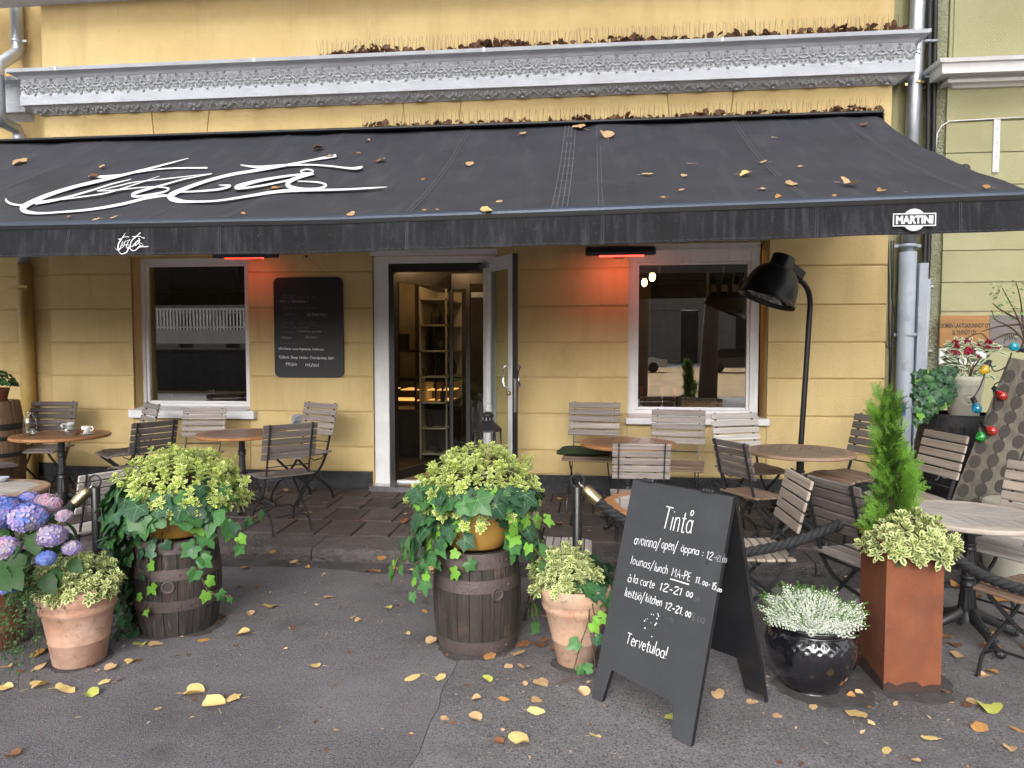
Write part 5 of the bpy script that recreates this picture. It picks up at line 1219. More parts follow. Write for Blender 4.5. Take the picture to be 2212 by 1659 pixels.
# writing: positions measured on the board from the photograph
from mathutils.geometry import intersect_line_plane
root=root_matrix(sgn); MF=root@Mf; MFi=MF.inverted(); pn=(MF.to_3x3()@Vector((0,-1,0))); po=MF.translation
def brd(u,v):
    p=intersect_line_plane(Vector((0,0,EYE)),Vector((0,0,EYE))+ray(u,v)*10,po,pn); q=MFi@p; return q.x,q.z
def bz2(px,py): return brd(1234.4+px*.1984,1031.4+py*.1984)
def bz3(px,py): return brd(1261.8+px*.1984,1305.7+py*.1984)
W_=[('Tintå',bz2(985,548),bz2(1320,610),bz2(990,318),'c',.0085),('avoinna/',bz2(682,722),bz2(960,770),bz2(690,640),'c',.0055),('open/',bz2(980,770),bz2(1150,800),bz2(990,690),'c',.0055),('öppna',bz2(1190,800),bz2(1390,850),bz2(1195,720),'c',.0055),(':',bz2(1420,855),bz2(1450,862),bz2(1425,780),'c',.007),('12',bz2(1470,882),bz2(1545,898),bz2(1475,795),'c',.006),('>',bz2(1545,895),bz2(1600,908),bz2(1550,830),'m',.006),('21.00',bz2(1585,910),bz2(1695,930),bz2(1590,840),'m',.005),
 ('lounas/',bz2(645,938),bz2(895,1000),bz2(655,850),'c',.0055),('lunch',bz2(900,1015),bz2(1050,1050),bz2(905,925),'c',.0055),('MA-PE',bz2(1090,1072),bz2(1300,1128),bz2(1100,980),'c',.0055),('11.',bz2(1350,1145),bz2(1420,1165),bz2(1360,1075),'c',.006),('00-',bz2(1425,1170),bz2(1515,1192),bz2(1428,1110),'c',.005),('15.',bz2(1530,1215),bz2(1590,1232),bz2(1535,1140),'c',.006),('00',bz2(1592,1240),bz2(1640,1255),bz2(1595,1195),'c',.005),
 ('à',bz2(612,1130),bz2(655,1142),bz2(618,1050),'c',.0055),('la carte',bz2(670,1145),bz2(910,1205),bz2(678,1060),'c',.0055),('12-21',bz2(960,1222),bz2(1210,1285),bz2(970,1140),'c',.007),('00',bz2(1245,1290),bz2(1325,1312),bz2(1250,1215),'c',.006),('00',bz2(1340,1345),bz2(1395,1362),bz2(1345,1290),'f',.005),
 ('keittiö/',bz2(582,1290),bz2(790,1345),bz2(590,1200),'c',.0055),('kitchen',bz2(805,1350),bz2(985,1405),bz2(812,1265),'c',.0055),('12-21.',bz2(1020,1432),bz2(1225,1500),bz2(1028,1350),'c',.007),('00',bz2(1238,1505),bz2(1305,1530),bz2(1245,1430),'c',.006),('3.00',bz2(1300,1550),bz2(1455,1585),bz2(1305,1470),'f',.005),
 ('Tervetuloa!',bz3(455,420),bz3(905,600),bz3(470,300),'c',.0065)]
CH={'f':m_chalk_faint,'m':m_chalk_mid,'c':m_chalk}
for i,(s,a,b,tp,c,wd) in enumerate(W_):
    dx,dz=b[0]-a[0],b[1]-a[1]; h=abs(tp[1]-a[1])
    if s[0] in 'avocn' and len(s)>2 and not any(ch in s for ch in 'lhkdTbf'): h*=1.3
    V,Fc=chalk(s,0,0,h,wd*.56,slope=dz/dx*.55,slant=.6,seed=i+40,width=dx)
    mb=MB(); mb.add([(a[0]+p,-.0015-.0004*(i%3),a[1]+q) for p,q in V],[f[::-1] for f in Fc]); link('chalk_word',mb.mesh('chalk_word',CH[c]),fp)
acc={'c':MB()}
a,b=bz2(1078,1110),bz2(1282,1172)
link('underline',MB().add([(a[0],-.0015,a[1]),(b[0],-.0015,b[1]),(b[0],-.0015,b[1]+.005),(a[0],-.0015,a[1]+.005)],[(0,1,2,3)]).mesh('underline',m_chalk),fp)
r=random.Random(9)
for k in range(16):
    a=bz3(640+190*r.random(),100+270*r.random()); s_=.003*r.random()+.0015; acc['c'].add([(a[0]-s_,-.0012,a[1]),(a[0],-.0012,a[1]-s_),(a[0]+s_*1.4,-.0012,a[1]),(a[0],-.0012,a[1]+s_)],[(0,1,2,3)])
tag(link('chalk_specks',acc['c'].mesh('chalk_specks',m_chalk),fp),kind='stuff')
mb=MB()
for (px,py) in ((1130,1250),(1180,1230),(1230,1270),(1140,1420),(1190,1460),(1240,1490),(1480,900),(1640,870),(1050,1500),(1090,1560)):   # chalk smears
    a=bz2(px,py); pts=[]
    for k in range(9): an=2*math.pi*k/9; q=.016+.012*r.random(); pts.append((a[0]+q*math.cos(an)*.7,-.0008,a[1]+q*math.sin(an)))
    mb.add(pts,[tuple(range(9))])
m_smear=mat('chalk_smear',(.055,.06,.07),(.020,.021,.024),(40,40,40),.9,lo=.3,hi=.7); link('chalk_smear',mb.mesh('chalk_smear',m_smear),fp)

# ---- big black lamp
lb=G(1720,1108,pave_z(6.75)); 
lp=thing('standing_lamp','tall black standing lamp with a dome shade bending over from the yellow wall','lamp',(lb.x,lb.y,pave_z(lb.y)))
Ml=Matrix.Translation(-lp.location)
yl=lb.y; Q=lambda u,v,dy=0: W(u,v,yl+dy)
pole=[Q(1721,1090),Q(1731,948),Q(1741,800),Q(1748,690),Q(1750,655),Q(1747,632,-.03),Q(1738,615,-.06),Q(1724,603,-.09),Q(1706,592,-.12)]
mb=MB(); mb.tube([tuple(Ml@Vector(p)) for p in spline([tuple(p) for p in pole],4)],.024,14); mb.build('pole',m_blackpaint,lp)
mb=MB(); mb.lathe([(.0001,.19),(.14,.19),(.215,.165),(.225,.15),(.225,.115),(.215,.11),(.228,.10),(.228,.06),(.216,.055),(.228,.045),(.228,.01),(.20,0)],40); mb.lathe([(.06,.19),(.05,.22),(.03,.23)],16); mb.build('base',m_rubber,lp)
cap=Q(1692,560,-.20); rimc=Q(1656,646,-.22); ax=(rimc-cap); Lx=ax.length; ax.normalize()
Md=Ml@Matrix.Translation(cap)@ax.to_track_quat('Z','Y').to_matrix().to_4x4()
DR=.235
pr=[(.0001,-.03),(.085,-.03),(.098,-.02),(.098,.075),(.102,.08)]
mb=MB(); mb.lathe(pr,28,M=Md); mb.build('lamp_cap',m_blackpaint,lp)
h0=.08; hh=Lx-h0
pr=[(.10,h0)]+[(.10+(DR-.10)*math.sin(rad(a)),h0+hh*(1-math.cos(rad(a)))) for a in range(12,91,6)]+[(DR+.016,h0+hh),(DR+.016,h0+hh+.012)]
inn=[(DR+.004,h0+hh+.012),(DR-.006,h0+hh)]+[(.092+(DR-.10)*math.sin(rad(a)),h0+.008+hh*(1-math.cos(rad(a)))) for a in range(84,0,-12)]+[(.0001,h0+.01)]
mb=MB(); mb.lathe(pr,40,M=Md); mb.lathe(inn,40,M=Md); mb.build('lamp_shade',m_blackpaint,lp)
MB().lathe([(.0001,h0+hh-.035),(DR-.02,h0+hh-.012)],32,M=Md).build('lens',m_glass_thin,lp)
MB().lathe([(.0001,h0+.05),(.03,h0+.05),(.045,h0+.10),(.03,h0+.14),(.0001,h0+.15)],14,M=Md).build('lamp_bulb',m_iron,lp)
a=Q(1700,572,-.15);b=Q(1732,598,-.08); d=(b-a); ln=d.length
mb=MB(); mb.cbox(0,ln,-.035,.035,-.042,.042,.006,0,Ml@Matrix.Translation(a)@d.to_track_quat('X','Z').to_matrix().to_4x4()); mb.build('arm_box',m_blackpaint,lp)
mb=MB(); c_=Q(1703,570,-.16)
for s_ in (-.05,.05): mb.lathe([(.02,-.02),(.02,.02)],10,M=Ml@Matrix.Translation(c_+rt*s_*.3+fw*-.03),cap=True)
mb.build('knob',m_blackpaint,lp)

# ---- lantern in front of the door, on a small crate
lx=W(1054,935,6.55); zl=W(1054,1003,6.55).z
t=thing('wooden_stool','low wooden box stool holding the lantern in front of the open door','stool',(lx.x,6.55,pave_z(6.55)))
hh=zl-pave_z(6.55)
mb=MB(); mb.cbox(-.16,.16,-.16,.16,hh-.03,hh,.004); mb.build('top',m_top_red,t)
for sx_ in (-1,1):
    for sy in (-1,1): MB().cbox(sx_*.13-.02,sx_*.13+.02,sy*.13-.02,sy*.13+.02,0,hh-.031,.003).build('leg',m_top_red,t)
t=thing('lantern','black six-sided metal candle lantern standing before the open door','lantern',(lx.x,6.55,zl),rad(10))
zt2=W(1054,869,6.55).z-zl; kf=zt2/.56
def hexr(z): return .12*kf
mb=MB(); R0=.115*kf
for z,hgt,rr in ((0,.03,1.08),(.30,.02,1.05)): mb.lathe([(R0*rr*.9,z*kf),(R0*rr,z*kf),(R0*rr,(z+hgt)*kf),(R0*rr*.9,(z+hgt)*kf)],6,smooth=False)
mb.lathe([(.0001,0),(R0,.002)],6,smooth=False)
for k in range(6):
    a=2*math.pi*k/6; mb.tube([(R0*math.cos(a),R0*math.sin(a),.0),(R0*math.cos(a),R0*math.sin(a),.32*kf)],.008*kf,5)
mb.lathe([(R0*1.12,.32*kf),(.055*kf,.385*kf),(.05*kf,.39*kf)],6,smooth=False); mb.build('frame',m_iron,t)
mb=MB(); mb.lathe([(.05*kf,.39*kf),(.05*kf,.435*kf),(.06*kf,.44*kf),(.045*kf,.46*kf),(.02*kf,.475*kf)],14); mb.build('chimney',m_iron,t)
mb=MB(); 
for k in range(10): a=2*math.pi*k/10; mb.box(-.006,.006,-.002,.002,.40*kf,.428*kf,0,Matrix.Translation((.0515*kf*math.cos(a),.0515*kf*math.sin(a),0))@Matrix.Rotation(a+math.pi/2,4,'Z'))
mb.build('vent',m_steel,t)
mb=MB(); mb.tube([(.038*kf*math.cos(rad(a)),0,.51*kf+.045*kf*math.sin(rad(a))) for a in range(-90,271,20)],.004,6); mb.build('ring',m_steel,t)
mb=MB()
for k in range(6):
    a0,a1=2*math.pi*k/6,2*math.pi*(k+1)/6; mb.add([(R0*.97*math.cos(a0),R0*.97*math.sin(a0),.03*kf),(R0*.97*math.cos(a1),R0*.97*math.sin(a1),.03*kf),(R0*.97*math.cos(a1),R0*.97*math.sin(a1),.30*kf),(R0*.97*math.cos(a0),R0*.97*math.sin(a0),.30*kf)],[(0,1,2,3)])
mb.build('glass_pane',m_glass_thin,t)
MB().lathe([(.04,.02),(.04,.16),(.0001,.155)],16).build('candle',m_terra,t)
# small tap on the wall
p=W(639,906,D-.05); t=thing('wall_tap','small dull metal wall tap right of the left window sill','tap',(p.x,D,p.z))
mb=MB(); mb.lathe([(.05,0),(.055,.01),(.055,.035),(.02,.045),(.02,.07)],16,M=Matrix.Rotation(rad(90),4,'X'),cap=True); mb.build('flange',m_pipe_grey,t)
mb=MB(); mb.tube([(0,-.06,0),(-.02,-.075,-.02),(-.03,-.08,-.055)],.014,8); mb.lathe([(.03,0),(.03,.012)],12,(0,-.055,.015),cap=True); mb.build('spout',m_pipe_grey,t)

# ---- rope posts and ropes
def rope(P,R,label,name='barrier_rope'):
    # three strands twisted round the sagging line P (Bezier points)
    pts=[Vector(p) for p in spline([tuple(p) for p in P],16)]
    ds=[0]
    for a,b in zip(pts,pts[1:]): ds.append(ds[-1]+(b-a).length)
    t=thing(name,label,'rope',pts[len(pts)//2],0,'twisted black ropes between the posts')
    L_=ds[-1]; n=int(L_/.012)
    fine=[]
    j=0
    for i in range(n+1):
        s=L_*i/n
        while j<len(ds)-2 and ds[j+1]<s: j+=1
        f=(s-ds[j])/max(1e-6,ds[j+1]-ds[j]); fine.append((pts[j].lerp(pts[j+1],f),s))
    for k in range(3):
        path=[]
        for i,(p,s) in enumerate(fine):
            tv=(fine[min(i+1,n)][0]-fine[max(i-1,0)][0]).normalized(); u=tv.cross(Vector((0,0,1))).normalized(); w=u.cross(tv); a=s/.125*2*math.pi+k*2.094
            path.append(p+u*(R*.52*math.cos(a))+w*(R*.52*math.sin(a)))
        MB().tube(path,R*.58,7).build('strand',m_rope,t,True)
    return t,fine
def ferrule(t,p,d,R):
    q=Vector(d).normalized().to_track_quat('Z','Y').to_matrix().to_4x4()
    MB().lathe([(.0001,0),(R*.5,.0),(R*1.15,.01),(R*1.25,.03),(R*1.25,.10),(R*1.1,.115)],16,M=Matrix.Translation(p)@q).build('ferrule',m_brass,t,True)
    MB().tube([p-Vector(d).normalized()*.035,p],.006,6).tube([p-Vector(d).normalized()*.035+Vector((0,.012*math.cos(a),.012*math.sin(a))) for a in [2*math.pi*i/10 for i in range(11)]],.003,5).build('hook',m_steel,t,True)
def rope_post(u,vtop,y,label,ring=True):
    p=W(u,vtop,y); t=thing('rope_post',label,'post',(p.x,y,0),0,'black rope barrier posts'); H=p.z
    MB().lathe([(.0001,0),(.14,0),(.14,.006),(.13,.012),(.028,.016)],28).build('base_plate',m_iron,t)
    MB().lathe([(.027,.014),(.027,H),(.024,H+.004),(.0001,H+.004)],20).build('tube',m_blackpaint,t)
    MB().tube([(.038*math.cos(rad(a)),0,H+.038+.038*math.sin(rad(a))) for a in range(-90,271,15)],.0055,8).build('ring',m_iron,t)
    return t,H
P1,H1=rope_post(206,1053,4.18,'black rope post standing between the hydrangeas and the left barrel planter')
P2,H2=rope_post(1247,1052,4.15,'black rope post behind the terracotta pot next to the blackboard')
P3,H3=rope_post(1948,1066,4.22,'black rope post hidden behind the small conifer and rusty planter')
top=lambda P,H: Vector((P.location.x,P.location.y,H+.03))
R_=.027
a=top(P2,H2); d0=(W(1290,1086,4.12)-W(1258,1056,4.15))
s0_=a+d0.normalized()*.05
t,f=rope([s0_+d0.normalized()*.11,W(1330,1112,4.10),W(1420,1165,4.08),W(1540,1196,4.06),W(1640,1188,4.08),W(1740,1162,4.10),W(1858,1112,4.16),W(1925,1077,4.2)],R_,'sagging black rope from the post behind the blackboard to the conifer planter')
ferrule(t,s0_,d0,R_)
t,f=rope([W(1955,1085,4.2),W(1990,1130,4.1),W(2040,1182,3.98),W(2100,1230,3.85),W(2160,1258,3.72),W(2240,1278,3.60),W(2420,1290,3.4)],R_,'black rope sagging from the rusty planter to the right edge')
a=top(P1,H1); d0=(W(150,1098,4.1)-W(196,1050,4.18)); s0_=a+d0.normalized()*.05
t,f=rope([s0_+d0.normalized()*.10,W(140,1104,4.1),W(80,1120,4.05),W(-60,1130,4.0),W(-220,1090,4.0)],R_,'black rope leaving the left post behind the hydrangeas')
ferrule(t,s0_,d0,R_)
# ================================================================== BARRELS, POTS AND PLANTS
def barrel(name,label,c,H,rb,rm,rt_,mstave,mhoop,hoops,n=20,bung=None,head=True,rot=0):
    t=thing(name,label,'barrel',c,rad(rot))
    def R(z):
        k=(z/H-.5)*2; e=rb if k<0 else rt_; return rm-(rm-e)*abs(k)**1.9
    nz_=10; rr=random.Random(label)
    for i in range(n):
        a0=2*math.pi*i/n; a1=2*math.pi*(i+1)/n; mb=MB(); vs_=[]; off=rr.uniform(-.0015,.0015)
        for j in range(nz_+1):
            z=H*j/nz_; r_=R(z)+off; g=.0009/r_
            for a,dr in ((a0+g,-.022),(a0+g,-.0028),(a0+g*2.8,0),((a0+a1)/2,.0015),(a1-g*2.8,0),(a1-g,-.0028),(a1-g,-.022)): vs_.append(((r_+dr)*math.cos(a),(r_+dr)*math.sin(a),z))
        k=7; fs=[(j*k+q,j*k+q+1,(j+1)*k+q+1,(j+1)*k+q) for j in range(nz_) for q in range(6)]
        fs.append(tuple(range(k-1,-1,-1))); fs.append(tuple(nz_*k+q for q in range(k)))
        mb.add(vs_,fs); mb.build('stave',mstave,t)
    for z,h in hoops:
        mb=MB(); mb.lathe([(R(z)+.001,z-.0005),(R(z)+.0042,z),(R(z+h/2)+.0045,z+h/2),(R(z+h)+.0042,z+h),(R(z+h)+.001,z+h+.0005)],64,smooth=False)
        for a in (-1.0,-.78): 
            mb.sphere(((R(z+h/2)+.007)*math.cos(a),(R(z+h/2)+.007)*math.sin(a),z+h/2),.007,6,4)
        mb.build('hoop',mhoop,t)
    MB().lathe([(.0001,.02),(R(0)-.02,.02)],24,smooth=False).build('bottom',mstave,t)
    MB().lathe([(.0001,H-.03),(R(H)-.02,H-.03)],24,smooth=False).build('head',mstave,t)
    if bung:
        a,z=bung; r_=R(z); Mx=Matrix.Translation((r_*math.cos(a),r_*math.sin(a),z))@Matrix.Rotation(a,4,'Z')@Matrix.Rotation(rad(90),4,'Y')
        MB().lathe([(.024,.0015),(.036,.002),(.038,.006),(.034,.009),(.026,.008),(.024,.0015)],24,M=Mx).build('bung_ring',m_hoop,t)
        MB().lathe([(.0001,.002),(.0245,.0022)],20,M=Mx,smooth=False).build('bung_hole',m_hole,t)
    return t
def pot(name,label,cat,c,prof,m,m2=None,n=40,soil=None,rfun=None,gp_=None):
    t=thing(name,label,cat,c,0,gp_)
    MB().lathe(prof,n,rfun=rfun).build('body',m,t)
    if soil: MB().lathe([(.0001,soil[1]+.01),(soil[0],soil[1])],24).build('soil',m_soil,t)
    return t
# ---- hebe: rosettes of variegated leaves
def hebe_leaf(mb,M,Ln,w,cup=.12):
    Z=lambda x,y: cup*abs(y)*1.2-.22*x*x/Ln
    P=[(0,0),(.35*Ln,.42*w),(.72*Ln,.46*w),(Ln,0),(.72*Ln,-.46*w),(.35*Ln,-.42*w),(.16*Ln,0),(.40*Ln,.19*w),(.70*Ln,.18*w),(.88*Ln,0),(.70*Ln,-.18*w),(.40*Ln,-.19*w)]
    V=[(x,y,Z(x,y)) for x,y in P]
    e=[(0,5,11,6),(0,6,7,1),(1,7,8,2),(2,8,9,3),(3,9,10,4),(4,10,11,5)]; i_=[(6,11,10,9,8,7)]
    mb.add(V,e,0,False,M); mb.add([(x,y,z-.0006) for x,y,z in V],i_,1,False,M)
HEBE={}
def hebe_mesh(style,k):
    if (style,k) in HEBE: return HEBE[style,k]
    r=random.Random(k+100*style); mb=MB(); Ln=.036 if style==0 else .033; w=.0185
    mb.tube([(0,0,-.05),(0,0,.012)],.0018,4,2)
    for wh in range(4):
        n=4 if wh<3 else 3; el=rad([8,30,52,70][wh]+r.uniform(-8,8)); z=[-.022,-.008,.004,.010][wh]; sc_=[1,1,.85,.6][wh]
        for q in range(n):
            az=2*math.pi*q/n+wh*.8+r.uniform(-.15,.15)
            M=Matrix.Translation((0,0,z))@Matrix.Rotation(az,4,'Z')@Matrix.Rotation(-el,4,'Y')
            hebe_leaf(mb,M,Ln*sc_*r.uniform(.85,1.12),w*sc_**.5*r.uniform(.9,1.1))
    ms=[m_hebe_edge,m_hebe_mid,m_stem] if style==0 else [m_hebe_edge2,m_hebe_mid2,m_stem]
    HEBE[style,k]=mb.mesh('leaf_rosette',ms); return HEBE[style,k]
def hebe(label,c,rad3,n,style=0,seed=0,size=1.0,zmin=-.25,lump=.12,spikes=0):
    r=random.Random(seed); t=thing('variegated_hebe',label,'shrub',c,0,'variegated hebe shrubs')
    ga=math.pi*(3-math.sqrt(5)); pts=[]
    N=int(n*1.0)
    for i in range(N):
        z=1-(1-zmin)*(i+.5)/N; rr=math.sqrt(max(0,1-z*z)); a=ga*i+r.uniform(-.35,.35)
        pts.append(Vector((rr*math.cos(a),rr*math.sin(a),z+r.uniform(-.05,.05))))
    for i,d in enumerate(pts):
        l=1+lump*mnoise.noise(d*2.6+Vector((seed,0,0)))*2+r.uniform(-.07,.05)
        if i%4==3: l*=r.uniform(.78,.9)
        if r.random()<spikes: l*=1.13
        p=Vector((d.x*rad3[0]*l,d.y*rad3[1]*l,d.z*rad3[2]*l)); nrm=Vector((d.x/rad3[0],d.y/rad3[1],d.z/rad3[2])).normalized()
        nrm=(nrm*.75+Vector((r.uniform(-.35,.35),r.uniform(-.35,.35),.45+r.uniform(-.2,.3)))).normalized()
        M=Matrix.Translation(p)@nrm.to_track_quat('Z','Y').to_matrix().to_4x4()@Matrix.Rotation(r.uniform(0,6.3),4,'Z')@Matrix.Scale(size*r.uniform(.82,1.22),4)
        link('leaf_rosette',hebe_mesh(style,r.randrange(7)),t,M=M)
    mb=MB()
    for i in range(260):                       # older leaves and twigs inside
        d=Vector((r.uniform(-1,1),r.uniform(-1,1),r.uniform(-.2,1))).normalized(); k=r.uniform(.35,.86)
        p=Vector((d.x*rad3[0]*k,d.y*rad3[1]*k,max(-.02,d.z*rad3[2]*k)))
        M=Matrix.Translation(p)@Euler((r.uniform(0,6),r.uniform(-1,1),r.uniform(0,6))).to_matrix().to_4x4()
        hebe_leaf(mb,M,.05*size,.022*size)
    for i in range(24):
        d=Vector((r.uniform(-1,1),r.uniform(-1,1),r.uniform(.1,1))).normalized(); p=Vector((d.x*rad3[0],d.y*rad3[1],d.z*rad3[2]))*.85
        mb.tube([(p.x*.15,p.y*.15,-.03),(p.x*.6,p.y*.6,p.z*.45),tuple(p)],.004,4,1)
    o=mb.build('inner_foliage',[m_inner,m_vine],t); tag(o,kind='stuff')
    return t
# ---- ivy
def ivy_shape(k):
    r=random.Random(k); lob=[(0,1.0),(16,.74),(32,.60),(48,.72),(60,.80),(74,.66),(92,.52),(112,.60),(126,.58),(150,.40)]
    lob=[(a,R_*r.uniform(.9,1.1)) for a,R_ in lob]
    out=[(rad(a),R_) for a,R_ in lob]+[(math.pi,.14)]+[(-rad(a),R_*r.uniform(.92,1.08)) for a,R_ in lob[:0:-1]]
    mb=MB(); V=[(0,0,.03)]
    fold=r.uniform(.10,.22); bend=r.uniform(.15,.4)
    def Zf(x,y): return fold*abs(y)-bend*x*x*(1 if x>0 else .3)-.12*y*y
    for a,R_ in out:
        x,y=R_*math.cos(a),R_*math.sin(a); V.append((x,y,Zf(x,y)))
    n=len(out)
    # mid ring for smooth curvature
    for a,R_ in out:
        x,y=.5*R_*math.cos(a),.5*R_*math.sin(a); V.append((x,y,Zf(x,y)+.015))
    fs=[]
    for i in range(n):
        j=(i+1)%n; fs.append((0,1+n+i,1+n+j)); fs.append((1+n+i,1+i,1+j,1+n+j))
    mb.add(V,fs,0,True); mb.tube([(-.05,0,0),(-.4,0,-.12),(-.75,.05,-.35)],.018,4,1)
    for a,ln in ((0,.9),(60,.66),(-60,.66),(120,.44),(-120,.44)):    # pale veins, a hair above the blade
        ca,sa=math.cos(rad(a)),math.sin(rad(a)); P=[]
        for q in range(5):
            t_=q/4; x,y=ln*t_*ca,ln*t_*sa; w_=.020*(1-.7*t_); zz=Zf(x,y)+.015*min(1,2*t_ if t_<.5 else 2-2*t_)+(.03*(1-2*t_) if t_<.5 else 0)+.010
            P+=[(x-sa*w_,y+ca*w_,zz),(x+sa*w_,y-ca*w_,zz)]
        mb.add(P,[(2*q,2*q+1,2*q+3,2*q+2) for q in range(4)],2,True)
    return mb
IVY={}
def ivy_mesh(k,ci):
    if (k,ci) not in IVY: IVY[k,ci]=ivy_shape(k).mesh('leaf',[(m_ivy_dark,m_ivy_mid,m_ivy_new)[ci],m_vine,(m_vein,m_vein,m_ivy_new)[ci]])
    return IVY[k,ci]
class Ivy:
    def __init__(s,label,c,seed,cat='climber'):
        s.t=thing('ivy_plant',label,cat,c,0,'ivy plants'); s.r=random.Random(seed); s.n=0; s.extra=[MB(),MB(),MB()]; s.vine=MB(); s.c=Vector(c)
    def leaf(s,p,n,tip,size,ci):
        M=Matrix.Translation(p)@frame(n,tip)@Matrix.Scale(size,4)
        if s.n<300: link('leaf',ivy_mesh(s.r.randrange(6),ci),s.t,M=M)
        else:
            b=ivy_shape(s.r.randrange(6)); s.extra[ci].add(b.v[:41],[f for f in b.f if max(f)<41],0,True,M)
        s.n+=1
    def ring(s,R,z,n,size,drop,a0=0,a1=360,new=.12,thick=.06,mid=.3,out=.0):
        for i in range(n):
            a=rad(s.r.uniform(a0,a1)); k=s.r.random(); rr=R+out*k+s.r.uniform(-.01,thick)*(1-.3*k); zz=z-drop*k+s.r.uniform(-.02,.03)
            d=Vector((math.cos(a),math.sin(a),0)); nr=(d*s.r.uniform(.45,1.0)+Vector((0,0,s.r.uniform(.15,.9)))+Vector((s.r.uniform(-.4,.4),s.r.uniform(-.4,.4),0))).normalized()
            tip=Vector((0,0,-1))*s.r.uniform(.4,1)+d*s.r.uniform(.1,.8)+Vector((-d.y,d.x,0))*s.r.uniform(-.8,.8)
            q=s.r.random(); ci=2 if q<new else (1 if q<new+mid else 0)
            s.leaf(d*rr+Vector((0,0,zz)),nr,tip,size*s.r.uniform(.6,1.15)*(.75 if ci==2 else 1),ci)
    def strand(s,P,size,every=.05,new=.35,end_new=True,outv=None):
        pts=[Vector(p) for p in spline([tuple(p) for p in P],8)]
        s.vine.tube(pts,.0028,5)
        acc=0; L_=sum((b-a).length for a,b in zip(pts,pts[1:])); run=0; sd=1
        for a,b in zip(pts,pts[1:]):
            l=(b-a).length; acc+=l; run+=l
            if acc>every:
                acc=0; sd=-sd; f=run/L_
                tv=(b-a).normalized(); o=(outv if outv else Vector((b.x,b.y,0))).normalized() if (outv or Vector((b.x,b.y,0)).length>.01) else Vector((0,-1,0))
                side=tv.cross(o)*sd
                nr=(o+Vector((s.r.uniform(-.4,.4),s.r.uniform(-.4,.4),s.r.uniform(.1,.7)))).normalized()
                tip=side*.8+Vector((0,0,-.5))+tv*.3
                q=s.r.random(); nw=new*(1.6 if f>.6 and end_new else .8); ci=2 if q<nw else (1 if q<nw+.4 else 0)
                s.leaf(b+side*size*.35+o*.012,nr,tip,size*s.r.uniform(.6,1.05)*(1-.35*f),ci)
    def done(s):
        s.vine.build('vine_stems',m_vine,s.t)
        mb=MB(); 
        for ci in range(3): mb.add(s.extra[ci].v,s.extra[ci].f,ci,True)
        if mb.v: tag(mb.build('small_leaves',[m_ivy_dark,m_ivy_mid,m_ivy_new],s.t),kind='stuff')
        return s.t
# ---- centre barrel planter
bc=G(1031,1420); BCY=bc.y+.225; bc=Vector((W(1031,1300,BCY).x,BCY,0))
HB=.548
barrel('oak_barrel','dark brown old oak barrel with rusty hoops carrying the centre ivy planter',bc,HB,.212,.243,.212,m_stave_brown,m_hoop,[(.004,.072),(HB-.205,.068),(HB-.080,.078)],22,bung=(rad(-62),.335),rot=7)
bowl=[(.0001,.0),(.150,.0),(.158,.01),(.188,.07),(.203,.13),(.205,.18),(.196,.225),(.200,.24),(.196,.25),(.180,.245),(.172,.20),(.0001,.19)]
pot('yellow_bowl','yellow glazed bowl pot with chipped rim on the centre barrel','pot',(bc.x,bc.y,HB+.001),bowl,m_glaze_yellow,soil=(.17,.225))
hz=HB+.235
hebe('bushy yellow-green variegated hebe in the bowl on the centre barrel',(bc.x+.008,bc.y,hz+.055),(.325,.30,.24),300,0,11,.98,-.42,.10,.12)
iv=Ivy('ivy with bright young leaves spilling from the bowl on the centre barrel',(bc.x,bc.y,hz),21)
iv.ring(.20,.05,50,.105,.07,-10,190,.08,.09,.30,.06)
iv.ring(.21,.085,70,.100,.015,180,360,.10,.12,.32,.10)
iv.ring(.22,-.05,30,.100,.16,150,225,.10,.10,.3,.10); iv.ring(.22,-.05,24,.095,.16,308,350,.12,.08,.3,.10)
def rel(u,v,dy): p=W(u,v,bc.y+dy)-Vector((bc.x,bc.y,hz)); return p
for P in ([(965,1090,-.1),(930,1130,-.14),(900,1170,-.16),(870,1220,-.18),(845,1240,-.2)],[(970,1100,-.15),(950,1150,-.2),(930,1200,-.22),(912,1250,-.24),(890,1278,-.25)],[(975,1110,-.18),(945,1180,-.22),(940,1225,-.24),(905,1262,-.26)],[(990,1105,-.2),(988,1150,-.235),(1000,1190,-.25),(1000,1235,-.26)],[(985,1095,-.12),(945,1135,-.17),(915,1185,-.2),(895,1235,-.22)],[(980,1090,-.08),(920,1120,-.12),(885,1165,-.14),(862,1205,-.15),(850,1245,-.16)],[(1080,1100,-.2),(1110,1130,-.22),(1150,1180,-.24),(1190,1230,-.26)],[(1100,1095,-.15),(1140,1120,-.2),(1165,1125,-.22),(1180,1115,-.24)],[(1110,1100,-.05),(1150,1170,-.05),(1150,1250,-.06),(1140,1330,-.08)],[(1120,1100,0),(1165,1160,0),(1170,1240,0),(1150,1310,-.05),(1160,1360,-.08)]):
    iv.strand([rel(*p) for p in P],.095,.048,.34)
iv.done()
